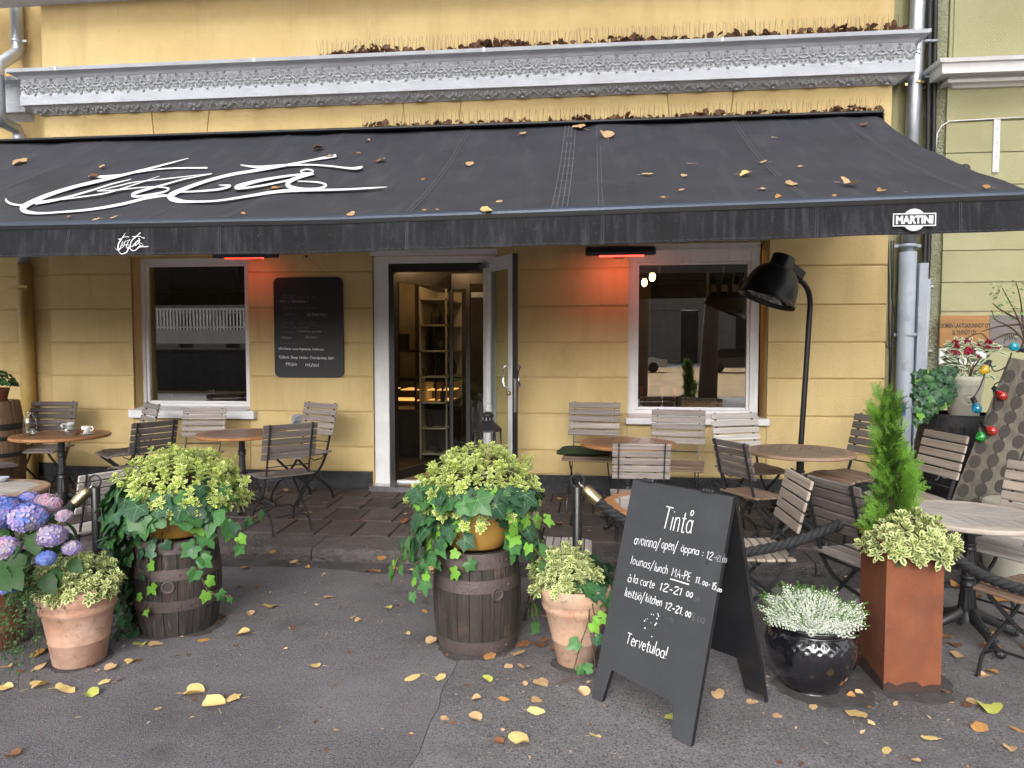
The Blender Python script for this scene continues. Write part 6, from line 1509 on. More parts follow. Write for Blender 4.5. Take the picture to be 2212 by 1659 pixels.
# ---- left barrel planter
bl=G(388,1386); BLY=bl.y+.24; bl=Vector((W(386,1290,BLY).x,BLY,0)); HL=.548
barrel('oak_barrel','blackened oak barrel with an open bung hole carrying the left ivy planter',bl,HL,.205,.238,.212,m_stave,m_hoop,[(.155,.062),(HL-.215,.062),(HL-.068,.062)],18,bung=(rad(-72),.30),rot=0)
pot('yellow_bowl','yellow glazed bowl pot mostly hidden by ivy on the left barrel','pot',(bl.x,bl.y,HL+.001),bowl,m_glaze_yellow,soil=(.17,.225))
hz=HL+.235; hc=W(392,1040,BLY)
hebe('broad yellow-green variegated hebe in the bowl on the left barrel',(hc.x,bl.y,hz+.0),(.332,.31,.25),300,0,12,.98,-.32,.10,.12)
iv=Ivy('dense dark ivy spilling down the left side of the left barrel',(bl.x,bl.y,hz),22)
iv.ring(.22,.055,60,.108,.12,0,360,.08,.08,.30,.06)
iv.ring(.24,.06,95,.108,.17,185,350,.08,.10,.3,.06)
iv.ring(.26,-.04,80,.098,.42,155,238,.05,.10,.35,.03)
iv.ring(.26,-.42,46,.090,.36,160,232,.05,.06,.3,.0)
bc_,bl_c=bc,Vector((bl.x,bl.y,hz))
def rel2(u,v,dy): return W(u,v,bl.y+dy)-bl_c
for P in ([(310,1130,-.12),(285,1190,-.16),(275,1250,-.2),(268,1330,-.22),(255,1375,-.24)],[(330,1140,-.18),(318,1200,-.23),(322,1250,-.25),(312,1310,-.26),(306,1330,-.26)],[(420,1130,-.2),(420,1180,-.24),(428,1220,-.25),(442,1262,-.26)],[(440,1130,-.18),(425,1190,-.24),(432,1240,-.26),(455,1280,-.27),(500,1288,-.3)],[(470,1110,-.1),(495,1135,-.18),(540,1120,-.24),(560,1110,-.27)],[(470,1120,-.12),(500,1150,-.2),(520,1180,-.24)],[(300,1120,-.05),(255,1160,-.05),(235,1230,-.04),(240,1310,-.02),(250,1360,0)],[(350,1150,-.2),(345,1190,-.25),(330,1210,-.25)]):
    iv.strand([rel2(*p) for p in P],.082,.055,.25)
iv.done()
# ---- terracotta pots
def terra(rb,rt_,H): 
    k=H/.38
    return [(.0001,0),(rb-.01,0),(rb,.008),(rb+(rt_-rb)*.30,.115*k),(rb+(rt_-rb)*.31+.003,.118*k),(rb+(rt_-rb)*.32,.124*k),(rb+(rt_-rb)*.74,.255*k),(rb+(rt_-rb)*.78+.006,.262*k),(rb+(rt_-rb)*.82+.010,.285*k),(rb+(rt_-rb)*.84+.004,.300*k),(rb+(rt_-rb)*.88+.008,.306*k),(rt_+.004,.335*k),(rt_+.006,.365*k),(rt_,.38*k),(rt_-.014,.378*k),(rt_-.02,.33*k),(.0001,.325*k)]
tl_=G(158,1448); TY=tl_.y+.115; tp=Vector((W(172,1400,TY).x,TY,0)); HT=.405
pot('terracotta_pot','large pale terracotta pot with double rim at the front left','pot',tp,terra(.125,.182,HT),m_terra,soil=(.165,HT-.03))
hebe('low variegated hebe with creamy leaf margins in the front left terracotta pot',(tp.x+.006,tp.y,HT-.02),(.205,.185,.16),150,1,13,1.12,-.10,.10)
t=thing('creeping_wire_plant','wiry creeping plant with tiny round leaves hanging over the front left terracotta pot','creeper',(tp.x,tp.y,HT))
mb=MB(); r=random.Random(31)
for i in range(46):
    a=rad(r.uniform(165,258)); d=Vector((math.cos(a),math.sin(a),0)); Ld=r.uniform(.10,.36); P=[]; p=d*.15+Vector((0,0,.03)); vel=d*.03+Vector((r.uniform(-.012,.012),r.uniform(-.012,.012),.012))
    for k in range(int(Ld/.022)+5):
        P.append(p.copy()); p=p+vel; vel=vel*.82+Vector((r.uniform(-.006,.006),r.uniform(-.006,.006),-.0075)); 
        if (p.x**2+p.y**2)**.5<.17+.02*0 and p.z<-.02: p+=d*.008
    P=[q for q in P if q.z>-HT+.004]
    mb.tube(P,.0011,3,1)
    for q in P[1:]:
        for s_ in range(2):
            o=q+Vector((r.uniform(-.012,.012),r.uniform(-.012,.012),r.uniform(-.012,.012))); M=Matrix.Translation(o)@Euler((r.uniform(-.9,.9),r.uniform(-.9,.9),r.uniform(0,6))).to_matrix().to_4x4(); s2=r.uniform(.0045,.0085)
            mb.add([(s2*math.cos(2*math.pi*j/6),s2*math.sin(2*math.pi*j/6),0) for j in range(6)],[tuple(range(6))],0,False,M)
tag(mb.build('trailing_stems',[m_ivy_mid,m_vine],t),kind='stuff')
tc=G(1240,1446); CY=tc.y+.09; cp=Vector((W(1243,1380,CY).x,CY,0)); HC=.42
pot('terracotta_pot','terracotta pot with white bloom and red stains beside the blackboard','pot',cp,terra(.095,.182,HC),m_terra_pale,soil=(.165,HC-.03))
hebe('small variegated hebe in the terracotta pot beside the blackboard',(cp.x-.05,cp.y,HC-.0),(.165,.17,.175),130,1,14,1.08,-.15,.14,.1)
iv=Ivy('ivy in the terracotta pot beside the blackboard, trailing to the ground',(cp.x,cp.y,HC),23)
iv.ring(.10,.02,46,.080,.03,-70,75,.10,.06,.3,.05); iv.ring(.13,.08,16,.085,.02,-30,100,.1,.05,.3,.02)
def rel3(u,v,dy): return W(u,v,cp.y+dy)-Vector((cp.x,cp.y,HC))
iv.strand([rel3(*p) for p in ((1275,1300,-.14),(1270,1345,-.2),(1255,1390,-.21),(1238,1450,-.24),(1228,1470,-.25))],.075,.10,.4)
iv.strand([rel3(*p) for p in ((1272,1300,-.15),(1276,1370,-.2),(1285,1430,-.22),(1270,1455,-.25),(1200,1480,-.28),(1150,1505,-.30))],.07,.16,.3)
iv.strand([rel3(*p) for p in ((1278,1290,-.14),(1285,1330,-.21),(1300,1335,-.24))],.085,.10,.5)
iv.done()
# ---- hydrangea in a dark terracotta pot at the left edge
hp=Vector((W(-12,1400,3.62).x,3.62,0)); HH=.36
pot('terracotta_pot','dark rust-coloured terracotta pot cut by the left edge under the hydrangeas','pot',hp,terra(.13,.19,HH),m_terra_dark,soil=(.17,HH-.03))
hy=thing('hydrangea','blue, violet and pink hydrangea bush at the left edge','shrub',(hp.x,hp.y,HH))
def floret(mb,M,s,r,ci):
    for q in range(4):
        a=math.pi/2*q+r.uniform(-.12,.12); ca,sa=math.cos(a),math.sin(a)
        P=[(0,0,0),(.55*s,.42*s,.10*s),(s,.30*s,.04*s),(1.08*s,0,-.02*s),(s,-.30*s,.04*s),(.55*s,-.42*s,.10*s)]
        mb.add([(x*ca-y*sa,x*sa+y*ca,z+r.uniform(-.06,.06)*s) for x,y,z in P],[(0,1,2,3),(0,3,4,5)],ci,False,M)
def hyd_head(p,R,cols,seed,lab=None):
    r=random.Random(seed); mb=MB(); n=int(46+900*R)
    ga=math.pi*(3-math.sqrt(5))
    for i in range(n):
        z=1-1.75*(i+.5)/n; rr=math.sqrt(max(0,1-z*z)); a=ga*i; d=Vector((rr*math.cos(a),rr*math.sin(a),z))
        nn=(d+Vector((r.uniform(-.25,.25),r.uniform(-.25,.25),r.uniform(-.2,.2)))).normalized()
        M=Matrix.Translation(Vector((d.x*R,d.y*R,d.z*R*.78))*r.uniform(.9,1.06))@nn.to_track_quat('Z','Y').to_matrix().to_4x4()@Matrix.Rotation(r.uniform(0,6),4,'Z')
        floret(mb,M,R*.30*r.uniform(.8,1.2),r,r.choice(cols))
    o=mb.build('flower_head',m_hyd,hy); o.location=p-hy.location
    if lab: o['label']=lab
heads=[(10,1104,.115,3.62,(0,0,1),'blue flower head'),(60,1118,.108,3.45,(1,1,2,0),None),(98,1082,.06,3.65,(3,2),'pink flower head'),(112,1090,.060,3.58,(3,3,2),'pink flower head'),(139,1115,.050,3.50,(2,3),None),(112,1158,.082,3.36,(2,1,2),None),(155,1184,.055,3.40,(1,2),None),(8,1185,.085,3.3,(1,2,3),None),(100,1206,.052,3.28,(0,0),'deep blue flower head'),(14,1262,.070,3.22,(0,0,1),'deep blue flower head'),(62,1080,.070,3.75,(0,1),None),(-20,1130,.10,3.55,(1,0),None)]
mb=MB()
for i,(u,v,R,y,cols,lab) in enumerate(heads):
    p=W(u,v,y); hyd_head(p,R*.80,cols,50+i,lab); q=p-hy.location
    mb.tube([(q.x*.15,q.y*.15,-.03),(q.x*.55,q.y*.5,q.z*.55),(q.x,q.y,q.z-R*.2)],.006,5)
mb.build('stems',m_stem,hy)
def big_leaf(Ln):
    mb=MB(); n=7; V=[]
    for i in range(n+1):
        t_=i/n; w=.36*Ln*math.sin(math.pi*t_**.85)**.8 if 0<t_<1 else 0; x=Ln*t_; z=-.35*Ln*t_*t_
        V+=[(x,w*(1+.06*(-1)**i),z+.25*w),(x,0,z),(x,-w*(1-.06*(-1)**i),z+.25*w)]
    mb.add(V,[(i*3+j,(i+1)*3+j,(i+1)*3+j+1,i*3+j+1) for i in range(n) for j in range(2)],0,True); return mb
hl=big_leaf(1).mesh('leaf',m_hyd_leaf); r=random.Random(77)
for i in range(95):
    a=r.uniform(0,6.28); k=r.uniform(.05,.30); z=r.uniform(-.02,.36); d=Vector((math.cos(a),math.sin(a),0))
    p=d*k+Vector((.05,-.0,z)); M=Matrix.Translation(p)@frame(Vector((0,0,1))+d*r.uniform(-.1,.9)+Vector((r.uniform(-.3,.3),r.uniform(-.3,.3),0)),d+Vector((r.uniform(-.6,.6),r.uniform(-.6,.6),-.2)))@Matrix.Scale(r.uniform(.09,.15),4)
    link('leaf',hl,hy,M=M)
for (u,v,y,s_) in ((20,1215,3.25,.13),(60,1235,3.25,.12),(95,1240,3.3,.12),(140,1150,3.45,.10),(45,1180,3.3,.13),(75,1150,3.35,.12),(120,1225,3.35,.11),(30,1230,3.2,.12),(0,1235,3.2,.13),(150,1210,3.4,.10),(60,1200,3.28,.13),(5,1150,3.4,.12)):
    p=W(u,v,y)-hy.location; link('leaf',hl,hy,M=Matrix.Translation(p)@frame(Vector((r.uniform(-.3,.3),-.7,.7)),Vector((r.uniform(-1,1),-.4,-.5)))@Matrix.Scale(s_,4))
# ---- glazed black pot with heather
kp=G(1748,1504); KY=kp.y+.13; kp=Vector((W(1752,1420,KY).x,KY,0))
pr=[(.0001,0),(.122,0),(.130,.008),(.165,.05),(.197,.105),(.214,.16),(.217,.195),(.208,.228),(.190,.250),(.182,.258),(.188,.270),(.198,.276),(.200,.284),(.190,.288),(.172,.276),(.0001,.255)]
pr=[(a,b*1.13) for a,b in pr]; t=thing('glazed_pot','shiny black glazed pot with a dimpled shoulder holding white heather','pot',kp)
mb=MB(); 
def dimp(a,z):
    k=1.0
    for row,(zc_,ph) in enumerate(((.262,0),(.240,.5),(.215,0))):
        a_=(a*26/(2*math.pi)+ph)%1-.5; dz=(z-zc_)/.011; k-=.018*math.exp(-(a_/.22)**2-dz*dz)
    return k
fine=spline([(a,b,0) for a,b in pr],7)
mb.lathe([(a,b) for a,b,_ in fine],208,rfun=dimp); mb.build('body',m_glaze_black,t)
MB().lathe([(.0001,.306),(.180,.30)],24).build('soil',m_soil,t)
he=thing('white_heather','white flowering heather in the shiny black glazed pot','shrub',(kp.x,kp.y,.305))
def spike(k):
    r=random.Random(k); mb=MB(); Ln=1
    mb.tube([(0,0,0),(0,0,1)],.008,3,1)
    for i in range(34):
        z=.12+.78*i/34; a=i*2.4; R=.062*(1-.5*(z))+.014; d=Vector((math.cos(a),math.sin(a),.35)); p=Vector((d.x*R,d.y*R,z)); s_=.046*(1.1-.45*z)
        q=frame(d,Vector((0,0,1))); 
        mb.add([(s_,0,0),(-s_*.8,0,0),(0,s_*.7,0),(0,-s_*.7,0),(0,0,s_*.9)],[(0,2,4),(2,1,4),(1,3,4),(3,0,4)],0,False,Matrix.Translation(p)@q)
    for i in range(10):
        a=i*2.2; z=.86+.012*i; d=Vector((math.cos(a)*.35,math.sin(a)*.35,1)); p=Vector((0,0,z)); e=p+d*.06; s_=d.cross(Vector((1,.3,0))).normalized()*.012
        mb.add([p,(p+e)/2+s_,e,(p+e)/2-s_],[(0,1,2,3)],1)
    return mb.mesh('flower_spike',[m_heather,m_heather_g])
spk=[spike(k) for k in range(5)]
def green_spike():
    mb=MB()
    for i in range(40):
        a=i*2.4; z=.05+.95*i/40; d=Vector((math.cos(a),math.sin(a),.9)); p=Vector((0,0,z)); e=p+d*.10*(1.1-z*.6); s_=d.cross(Vector((0,0,1))).normalized()*.018
        mb.add([p,(p+e)/2+s_,e,(p+e)/2-s_],[(0,1,2,3)])
    return mb.mesh('green_shoot',m_heather_g)
gsp=green_spike()
for i in range(270):
    a=r.uniform(0,6.28); k=math.sqrt(r.random()); d=Vector((math.cos(a),math.sin(a),0)); p=d*k*.13
    lean=.06+1.15*k+r.uniform(-.15,.15); ax=(d*math.sin(lean)+Vector((0,0,math.cos(lean)))).normalized(); Ln=r.uniform(.13,.19)*(1.3 if r.random()<.18 else 1)*(1-.22*k+.1*(k>.8))
    M=Matrix.Translation(p)@ax.to_track_quat('Z','Y').to_matrix().to_4x4()@Matrix.Rotation(r.uniform(0,6),4,'Z')@Matrix.Scale(Ln,4)
    link('flower_spike',r.choice(spk),he,M=M)
for i in range(24):
    a=r.uniform(0,6.28); k=math.sqrt(r.random()); d=Vector((math.cos(a),math.sin(a),0)); ax=(d*.9*k+Vector((0,0,1))).normalized()
    link('green_shoot',gsp,he,M=Matrix.Translation(d*k*.14)@ax.to_track_quat('Z','Y').to_matrix().to_4x4()@Matrix.Scale(r.uniform(.13,.18),4))
# ---- corten planter, conifer, hebe
cx0,cx1,cy0,cy1=1.392,1.655,3.59,3.885; CH=.712
t=thing('corten_planter','tall square planter of rusty orange steel with a small conifer and hebe','planter',((cx0+cx1)/2,(cy0+cy1)/2,0),rad(2.5))
w,dp_=(cx1-cx0)/2,(cy1-cy0)/2
def sheet(x0,x1,y0,y1): 
    mb=MB(); n=8
    vs_=[];q=[]
    for i in range(n+1):
        for j in range(14):
            vs_.append((x0+(x1-x0)*i/n,y0+(y1-y0)*i/n,CH*j/13))
    mb.add(vs_,[(i*14+j,(i+1)*14+j,(i+1)*14+j+1,i*14+j+1) for i in range(n) for j in range(13)]); return mb
mb=sheet(-w,w,-dp_,-dp_)
for a in (sheet(w,w,-dp_,dp_),sheet(w,-w,dp_,dp_),sheet(-w,-w,dp_,-dp_)): mb.add(a.v,a.f)
mb.build('steel_body',m_corten,t)
mb=MB(); f=.016
for q in ((-w-f,w+f,-dp_-f,-dp_+.004),(-w-f,w+f,dp_-.004,dp_+f),(-w-f,-w+.004,-dp_+.005,dp_-.005),(w-.004,w+f,-dp_+.005,dp_-.005)): mb.cbox(q[0],q[1],q[2],q[3],CH-.004,CH+.006,.0015)
mb.build('rim',m_corten,t)
MB().box(-w+.004,w-.004,-dp_+.004,dp_-.004,CH-.05,CH-.035).build('soil',m_soil,t)
mb=MB(); 
pts=[(-w-.0005,0),(-w-.0005,.035),(-w+.02,.05),(-w+.06,.03),(-w+.10,.048),(-w+.15,.052),(-w+.18,.03),(-w+.22,.042),(w+.0005,.04),(w+.0005,0)]
mb.prism(pts,-dp_-.0015,-dp_-.0005,'y'); mb.prism([(-dp_,0),(-dp_,.04),(-dp_+.08,.055),(-dp_+.2,.07),(dp_,.06),(dp_,0)],-w-.0015,-w-.0005,'x'); mb.build('damp_edge',mat('damp_rust',(.045,.022,.016),(.03,.018,.014),20,.9),t)
hc=W(1972,1145,3.66)
hebe('variegated hebe with long pale leaves in the rusty steel planter',(hc.x-.0,3.68,CH-.04),(.185,.165,.145),120,1,15,1.38,-.12,.14,.1)
th=thing('dwarf_conifer','bright green slender thuja conifer in the rusty steel planter','conifer',(W(1916,1150,3.80).x,3.80,CH-.04))
def spray(k):
    r=random.Random(k); mb=MB()
    def frond(p,d,ln,w,lev):
        n=6 if lev==0 else 4; 
        side=d.cross(Vector((0,0,1))).normalized(); pp=p
        for i in range(n):
            q=p+d*ln*(i+1)/n+Vector((0,0,-.06*ln*((i+1)/n)**2)); s_=side*w*(1-.6*i/n)
            mb.add([pp-s_,pp+s_,q+s_*.7,q-s_*.7],[(0,1,2,3)])
            if lev<2 and i<n-1 or lev==0:
                for sg in (-1,1):
                    dd=(d*.75+side*sg*.75+Vector((0,0,r.uniform(-.15,.15)))).normalized(); frond(q,dd,ln*(.50 if lev==0 else .4)*(1-.45*i/n)*r.uniform(.8,1.15),w*.8,lev+1) if lev<2 else None
            pp=q
    frond(Vector((0,0,0)),Vector((1,0,0)),1,.026,0); return mb
spr=[spray(k).mesh('spray',m_thuja) for k in range(6)]
HTH=W(1935,835,3.80).z-th.location.z
mb=MB(); r=random.Random(55)
for i in range(270):
    zf=r.random()**1.15; z=HTH*zf*.93; R=(.080*(1-zf)**.75+.006)*(1 if zf>.12 else .8+1.6*zf); a=r.uniform(0,6.28); d=Vector((math.cos(a),math.sin(a),0)); k=r.uniform(.45,1)
    lead=Vector((.04*math.sin(zf*5),0,0))+Vector((.05,0,0))*max(0,zf-.55)
    if zf>.5: lead+=Vector(((-.045 if i%2 else .035),0,0))*(zf-.35)
    p=d*R*k*.75+Vector((0,0,z))+lead; upw=.55+.9*zf; tip=(d*(1-.35*zf)+Vector((0,0,upw))+Vector((r.uniform(-.3,.3),r.uniform(-.3,.3),r.uniform(-.2,.3)))).normalized()
    n_=(Vector((-d.y,d.x,0))*r.uniform(.3,1)*r.choice((-1,1))+d*.3+Vector((0,0,.2)))
    link('spray',r.choice(spr),th,M=Matrix.Translation(p)@frame(n_,tip)@Matrix.Scale(r.uniform(.075,.125)*(1-.35*zf),4))
for i in range(150):
    zf=r.random()**1.3*.85; R=.06*(1-zf)**.8; a=r.uniform(0,6.28); p=Vector((R*math.cos(a)*r.random(),R*math.sin(a)*r.random(),HTH*zf))
    b=spray(i%3); mb.add(b.v,b.f,0,False,Matrix.Translation(p)@Euler((r.uniform(-.6,.6),r.uniform(-1.5,-.6),r.uniform(0,6))).to_matrix().to_4x4()@Matrix.Scale(.09,4))
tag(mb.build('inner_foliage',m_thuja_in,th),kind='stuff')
mb=MB(); mb.tube([(0,0,-.02),(.02,0,HTH*.4),(-.02,0,HTH*.8)],[.008,.006,.002],6); mb.tube([(0,0,.1),(.04,-.01,HTH*.45),(.06,0,HTH*.9)],[.006,.005,.002],6); mb.build('trunk',m_vine,th)

# damp, dirty patches that have spread round the feet of the pots
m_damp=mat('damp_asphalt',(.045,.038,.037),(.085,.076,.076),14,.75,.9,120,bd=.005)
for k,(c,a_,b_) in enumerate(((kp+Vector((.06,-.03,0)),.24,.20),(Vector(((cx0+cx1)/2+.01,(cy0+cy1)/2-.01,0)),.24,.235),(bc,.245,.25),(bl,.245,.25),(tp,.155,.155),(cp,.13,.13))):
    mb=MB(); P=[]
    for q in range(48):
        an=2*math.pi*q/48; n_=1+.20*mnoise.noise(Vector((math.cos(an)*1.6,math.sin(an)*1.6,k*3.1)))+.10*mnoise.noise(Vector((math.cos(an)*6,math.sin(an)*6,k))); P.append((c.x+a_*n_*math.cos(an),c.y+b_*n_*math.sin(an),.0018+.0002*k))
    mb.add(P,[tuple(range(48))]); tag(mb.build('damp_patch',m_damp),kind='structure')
# ================================================================== RIGHT CORNER
rack_y=5.75
TLp=W(2115,759,5.85); BLp=W(2045,1105,5.55); TRp=W(2243,786,5.62)
xa=(TRp-TLp); xw=.60; xa.normalize(); za=(TLp-BLp); za=(za-xa*za.dot(xa)); zl_=za.length; za.normalize(); ya=za.cross(xa)
Mr=Matrix(((xa.x,ya.x,za.x,BLp.x),(xa.y,ya.y,za.y,BLp.y),(xa.z,ya.z,za.z,BLp.z),(0,0,0,1)))
t=thing('riddling_rack','old wooden wine riddling rack of planks with rows of round bottle holes','rack',(BLp.x,BLp.y,pave_z(5.6)))
Mt=Matrix.Translation(-t.location)
drop=.10; npl=4; pw=xw/npl
for k in range(npl):
    x0=k*pw; drop=max(.02,((Mr@Vector((x0+pw,0,0))).z-pave_z(5.55)-.004)/za.z); mb=MB(); mb.cbox(x0+.003,x0+pw-.003,-.022,.022,-drop,zl_-.004*(k%2),.004,0,Mt@Mr); mb.build('plank',m_rack,t)
nr=10
for i in range(nr):
    for j in range(6):
        x=xw*(j+.5+(.0))/6; z=zl_*(.055+.092*i)+(.045 if j%2 else 0)
        if z>zl_-.05: continue
        mb=MB(); mb.lathe([(.0001,0),(.030,0)],20,M=Mt@Mr@Matrix.Translation((x,-.0238,z))@UPR@Matrix.Diagonal((1,1.4,1,1)),smooth=False)
        mb.lathe([(.030,0),(.034,-.0012),(.036,0)],20,M=Mt@Mr@Matrix.Translation((x,-.0232,z))@UPR@Matrix.Diagonal((1,1.4,-1,1)))
        mb.build('bottle_hole',m_hole,t)
mb=MB(); mb.cbox(.02,xw-.02,.03,.07,zl_-.12,zl_-.06,.004,0,Mt@Mr); mb.build('batten',m_rack,t)
# rear leaf of the A-shaped rack
Mb2=Mr@Matrix.Translation((0,.03,zl_))@Matrix.Rotation(rad(26),4,'X')
mb=MB(); 
for k in range(npl): mb.cbox(k*pw+.003,(k+1)*pw-.003,0,.044,-(zl_+drop*.6)*1.0,-.05,.004,0,Mt@Mb2)
mb.build('rear_leaf',m_rack,t)
# coloured bulbs on the rack
def bulb(u,v,col,lab,tipd,dy=-.06):
    p=W(u,v,0.0+5.0); 
    # on the face of the rack
    q=intersect_line_plane(Vector((0,0,EYE)),Vector((0,0,EYE))+ray(u,v)*10,Mr@Vector((0,-.055,0)),ya)
    t=thing('coloured_bulb',lab,'bulb',q,0,'string of coloured bulbs on the wine rack')
    d=Vector(tipd).normalized(); M=d.to_track_quat('Z','Y').to_matrix().to_4x4()
    MB().lathe([(.016,-.01),(.020,.0),(.032,.02),(.034,.034),(.028,.052),(.014,.064),(.0001,.068)],20,M=M).build('globe',col,t)
    MB().lathe([(.0001,-.055),(.016,-.055),(.019,-.02),(.018,-.004)],14,M=M,cap=False).build('bulb_socket',m_rubber,t)
    return q-d*.055
bm={k:bulbmat(k+'_bulb_glass',c) for k,c in (('yellow',(.75,.50,.03)),('red',(.70,.03,.015)),('blue',(.01,.28,.50)),('green',(.03,.40,.06)),('teal',(.02,.45,.60)))}
ends=[bulb(2131,792,bm['yellow'],'yellow glass bulb near the top of the wine rack',(-.55,-.3,-.75)),bulb(2158,848,bm['red'],'small red glass bulb in the middle of the wine rack face',(.5,-.5,-.7)),bulb(2107,874,bm['blue'],'blue glass bulb at the left edge of the wine rack',(.1,-.5,-.85)),bulb(2135,924,bm['red'],'red glass bulb low on the rack beside the green one',(.6,-.4,-.6)),bulb(2117,935,bm['green'],'green glass bulb lowest on the wine rack',(0,-.4,-.9))]
tq=bulb(2198,752,bm['teal'],'turquoise glass bulb lying on top of the wine rack',(-.8,-.2,.3))
w_=thing('bulb_string','thin black wire of the coloured bulb string on the wine rack','wire',ends[0])
fp_=lambda u,v: intersect_line_plane(Vector((0,0,EYE)),Vector((0,0,EYE))+ray(u,v)*10,Mr@Vector((0,-.04,0)),ya)
MB().tube(spline([tuple(p) for p in (fp_(2185,762),fp_(2175,790),fp_(2150,802),fp_(2141,790),ends[0])],4),.005,5).tube(spline([tuple(p) for p in (fp_(2175,790),fp_(2165,820),ends[1],fp_(2150,880),ends[3],fp_(2122,905),ends[4])],4),.005,5).tube(spline([tuple(p) for p in (fp_(2128,805),fp_(2115,840),ends[2])],4),.005,5).build('wire',m_rubber,w_,True)
# black barrel, white pot, ivy, skimmia
kb=W(2068,1000,6.35); bz_=pave_z(6.35)
HBB=W(2068,897,6.15).z-bz_
t=barrel('black_barrel','black painted barrel with white lettering behind the drilled wine rack',(kb.x,6.35,bz_),HBB,.27,.325,.27,m_stave_black,m_hoop_black,[(.05,.06),(.24,.05),(HBB-.28,.05),(HBB-.09,.075)],20)
me=text_mesh('Jond',.115,shear=.3,off=.001); me.materials.clear(); me.materials.append(m_chalk_mid); me.name='painted_lettering'
R__=.329
for v in me.vertices: a=rad(-122)+v.co.x/R__; z=HBB*.52+v.co.y; v.co=(R__*math.cos(a),R__*math.sin(a),z)
link('painted_lettering',me,t)
pc=W(2083,850,6.3); pz0=bz_+HBB-.028
pr=[(.0001,0),(.105,0),(.112,.01),(.13,.25),(.132,.255),(.138,.262),(.136,.29),(.140,.30),(.146,.335),(.138,.34),(.128,.33),(.0001,.31)]
kz=(W(2083,812,6.3).z-pz0)/.34
t=pot('cream_pot','cream metal pot with an embossed tree emblem standing on the black barrel','pot',(pc.x,6.3,pz0),[(a*.98,b*kz) for a,b in pr],m_enamel,soil=(.125,.315*kz))
mb=MB(); ca=rad(-100); 
def onpot(x,z): a=ca+x/.125; R=.1235+.02*(z/(.34*kz)); return (R*math.cos(a),R*math.sin(a),z)
ring=[onpot(.052*math.cos(2*math.pi*i/28),.155*kz+.045*math.sin(2*math.pi*i/28)) for i in range(29)]; mb.tube(ring,.0035,5)
mb.tube([onpot(0,.155*kz-.032),onpot(.002,.155*kz-.005)],.004,5)
for i in range(7):
    a=rad(20+140*i/6); mb.tube([onpot(0,.155*kz-.006),onpot(.034*math.cos(a),.155*kz+.002+.026*math.sin(a))],.0028,4)
    for q in (.6,.85,1.0): mb.sphere(onpot(.036*q*math.cos(a)+.004,.155*kz+.002+.028*q*math.sin(a)),.004,5,3)
mb.build('tree_emblem',m_enamel,t)
iv=Ivy('dark small-leaved ivy hanging left of the cream pot on the black barrel',(pc.x,6.3,pz0+.33*kz),24)
for i in range(230):
    r_=iv.r; k=r_.random(); u=2050-72*k+r_.uniform(-16,22)*(1-.3*k); v=800+25*k+r_.uniform(-18,95)*(.5+.5*k); p=W(u,v,6.2-.12*r_.random())-Vector((pc.x,6.3,pz0+.33*kz))
    q=r_.random(); iv.leaf(p,Vector((r_.uniform(-.7,.3),-1,r_.uniform(0,1))),Vector((r_.uniform(-.8,.6),-.2,-1)),r_.uniform(.032,.058),2 if q<.06 else (1 if q<.3 else 0))
iv.done()
sk=thing('red_skimmia','red-flowered shrub with white-edged leaves in the cream pot','shrub',(pc.x,6.3,pz0+.31*kz)); r=random.Random(91)
sl_=MB(); 
for k in range(1): hebe_leaf(sl_,Matrix.Identity(4),1,.34)
slm=sl_.mesh('leaf',[leafmat('skimmia_margin',(.42,.44,.32),(.34,.38,.24),.5,.1,.1),leafmat('skimmia_leaf',(.055,.10,.04),(.04,.08,.035),.4,.1,.15)])
def fl_cluster(k):
    mb=MB(); q=random.Random(k)
    for i in range(26):
        d=Vector((q.uniform(-1,1),q.uniform(-1,1),q.uniform(-.3,1))).normalized(); mb.sphere(d*.7*q.uniform(.7,1),.20,5,3)
    return mb.mesh('flower_cluster',m_red)
fcl=[fl_cluster(k) for k in range(3)]
for (u,v) in ((2064,742),(2066,750),(2090,740),(2051,762),(2058,770),(2066,765),(2091,757),(2097,762),(2088,764),(2118,748),(2135,741),(2132,752),(2142,750),(2152,754),(2111,772)):
    p=W(u,v,6.25+r.uniform(-.05,.08))-sk.location; link('flower_cluster',r.choice(fcl),sk,M=Matrix.Translation(p)@Matrix.Scale(r.uniform(.030,.042),4))
    for q in range(8):
        a=r.uniform(0,6.28); d=Vector((math.cos(a),.5*math.sin(a),r.uniform(-.2,1.1))); link('leaf',slm,sk,M=Matrix.Translation(p-Vector((0,0,.02)))@frame(Vector((r.uniform(-.5,.5),-1,r.uniform(.2,1.0))),d)@Matrix.Scale(r.uniform(.06,.10),4))
for q in range(60):
    a=r.uniform(0,6.28); d=Vector((math.cos(a),math.sin(a),r.uniform(.0,1))); p=d*r.uniform(.04,.16)+Vector((.02,0,.03)); link('leaf',slm,sk,M=Matrix.Translation(p)@frame(Vector((r.uniform(-.5,.5),-1,r.uniform(.2,1.0))),d)@Matrix.Scale(r.uniform(.07,.11),4))
mb=MB()
for q in range(10): a=q*.63; mb.tube([(.02*math.cos(a),.02*math.sin(a),-.03),(.06*math.cos(a),.06*math.sin(a),.1),(.12*math.cos(a),.12*math.sin(a),.18)],.004,4)
mb.build('stems',m_vine,sk)
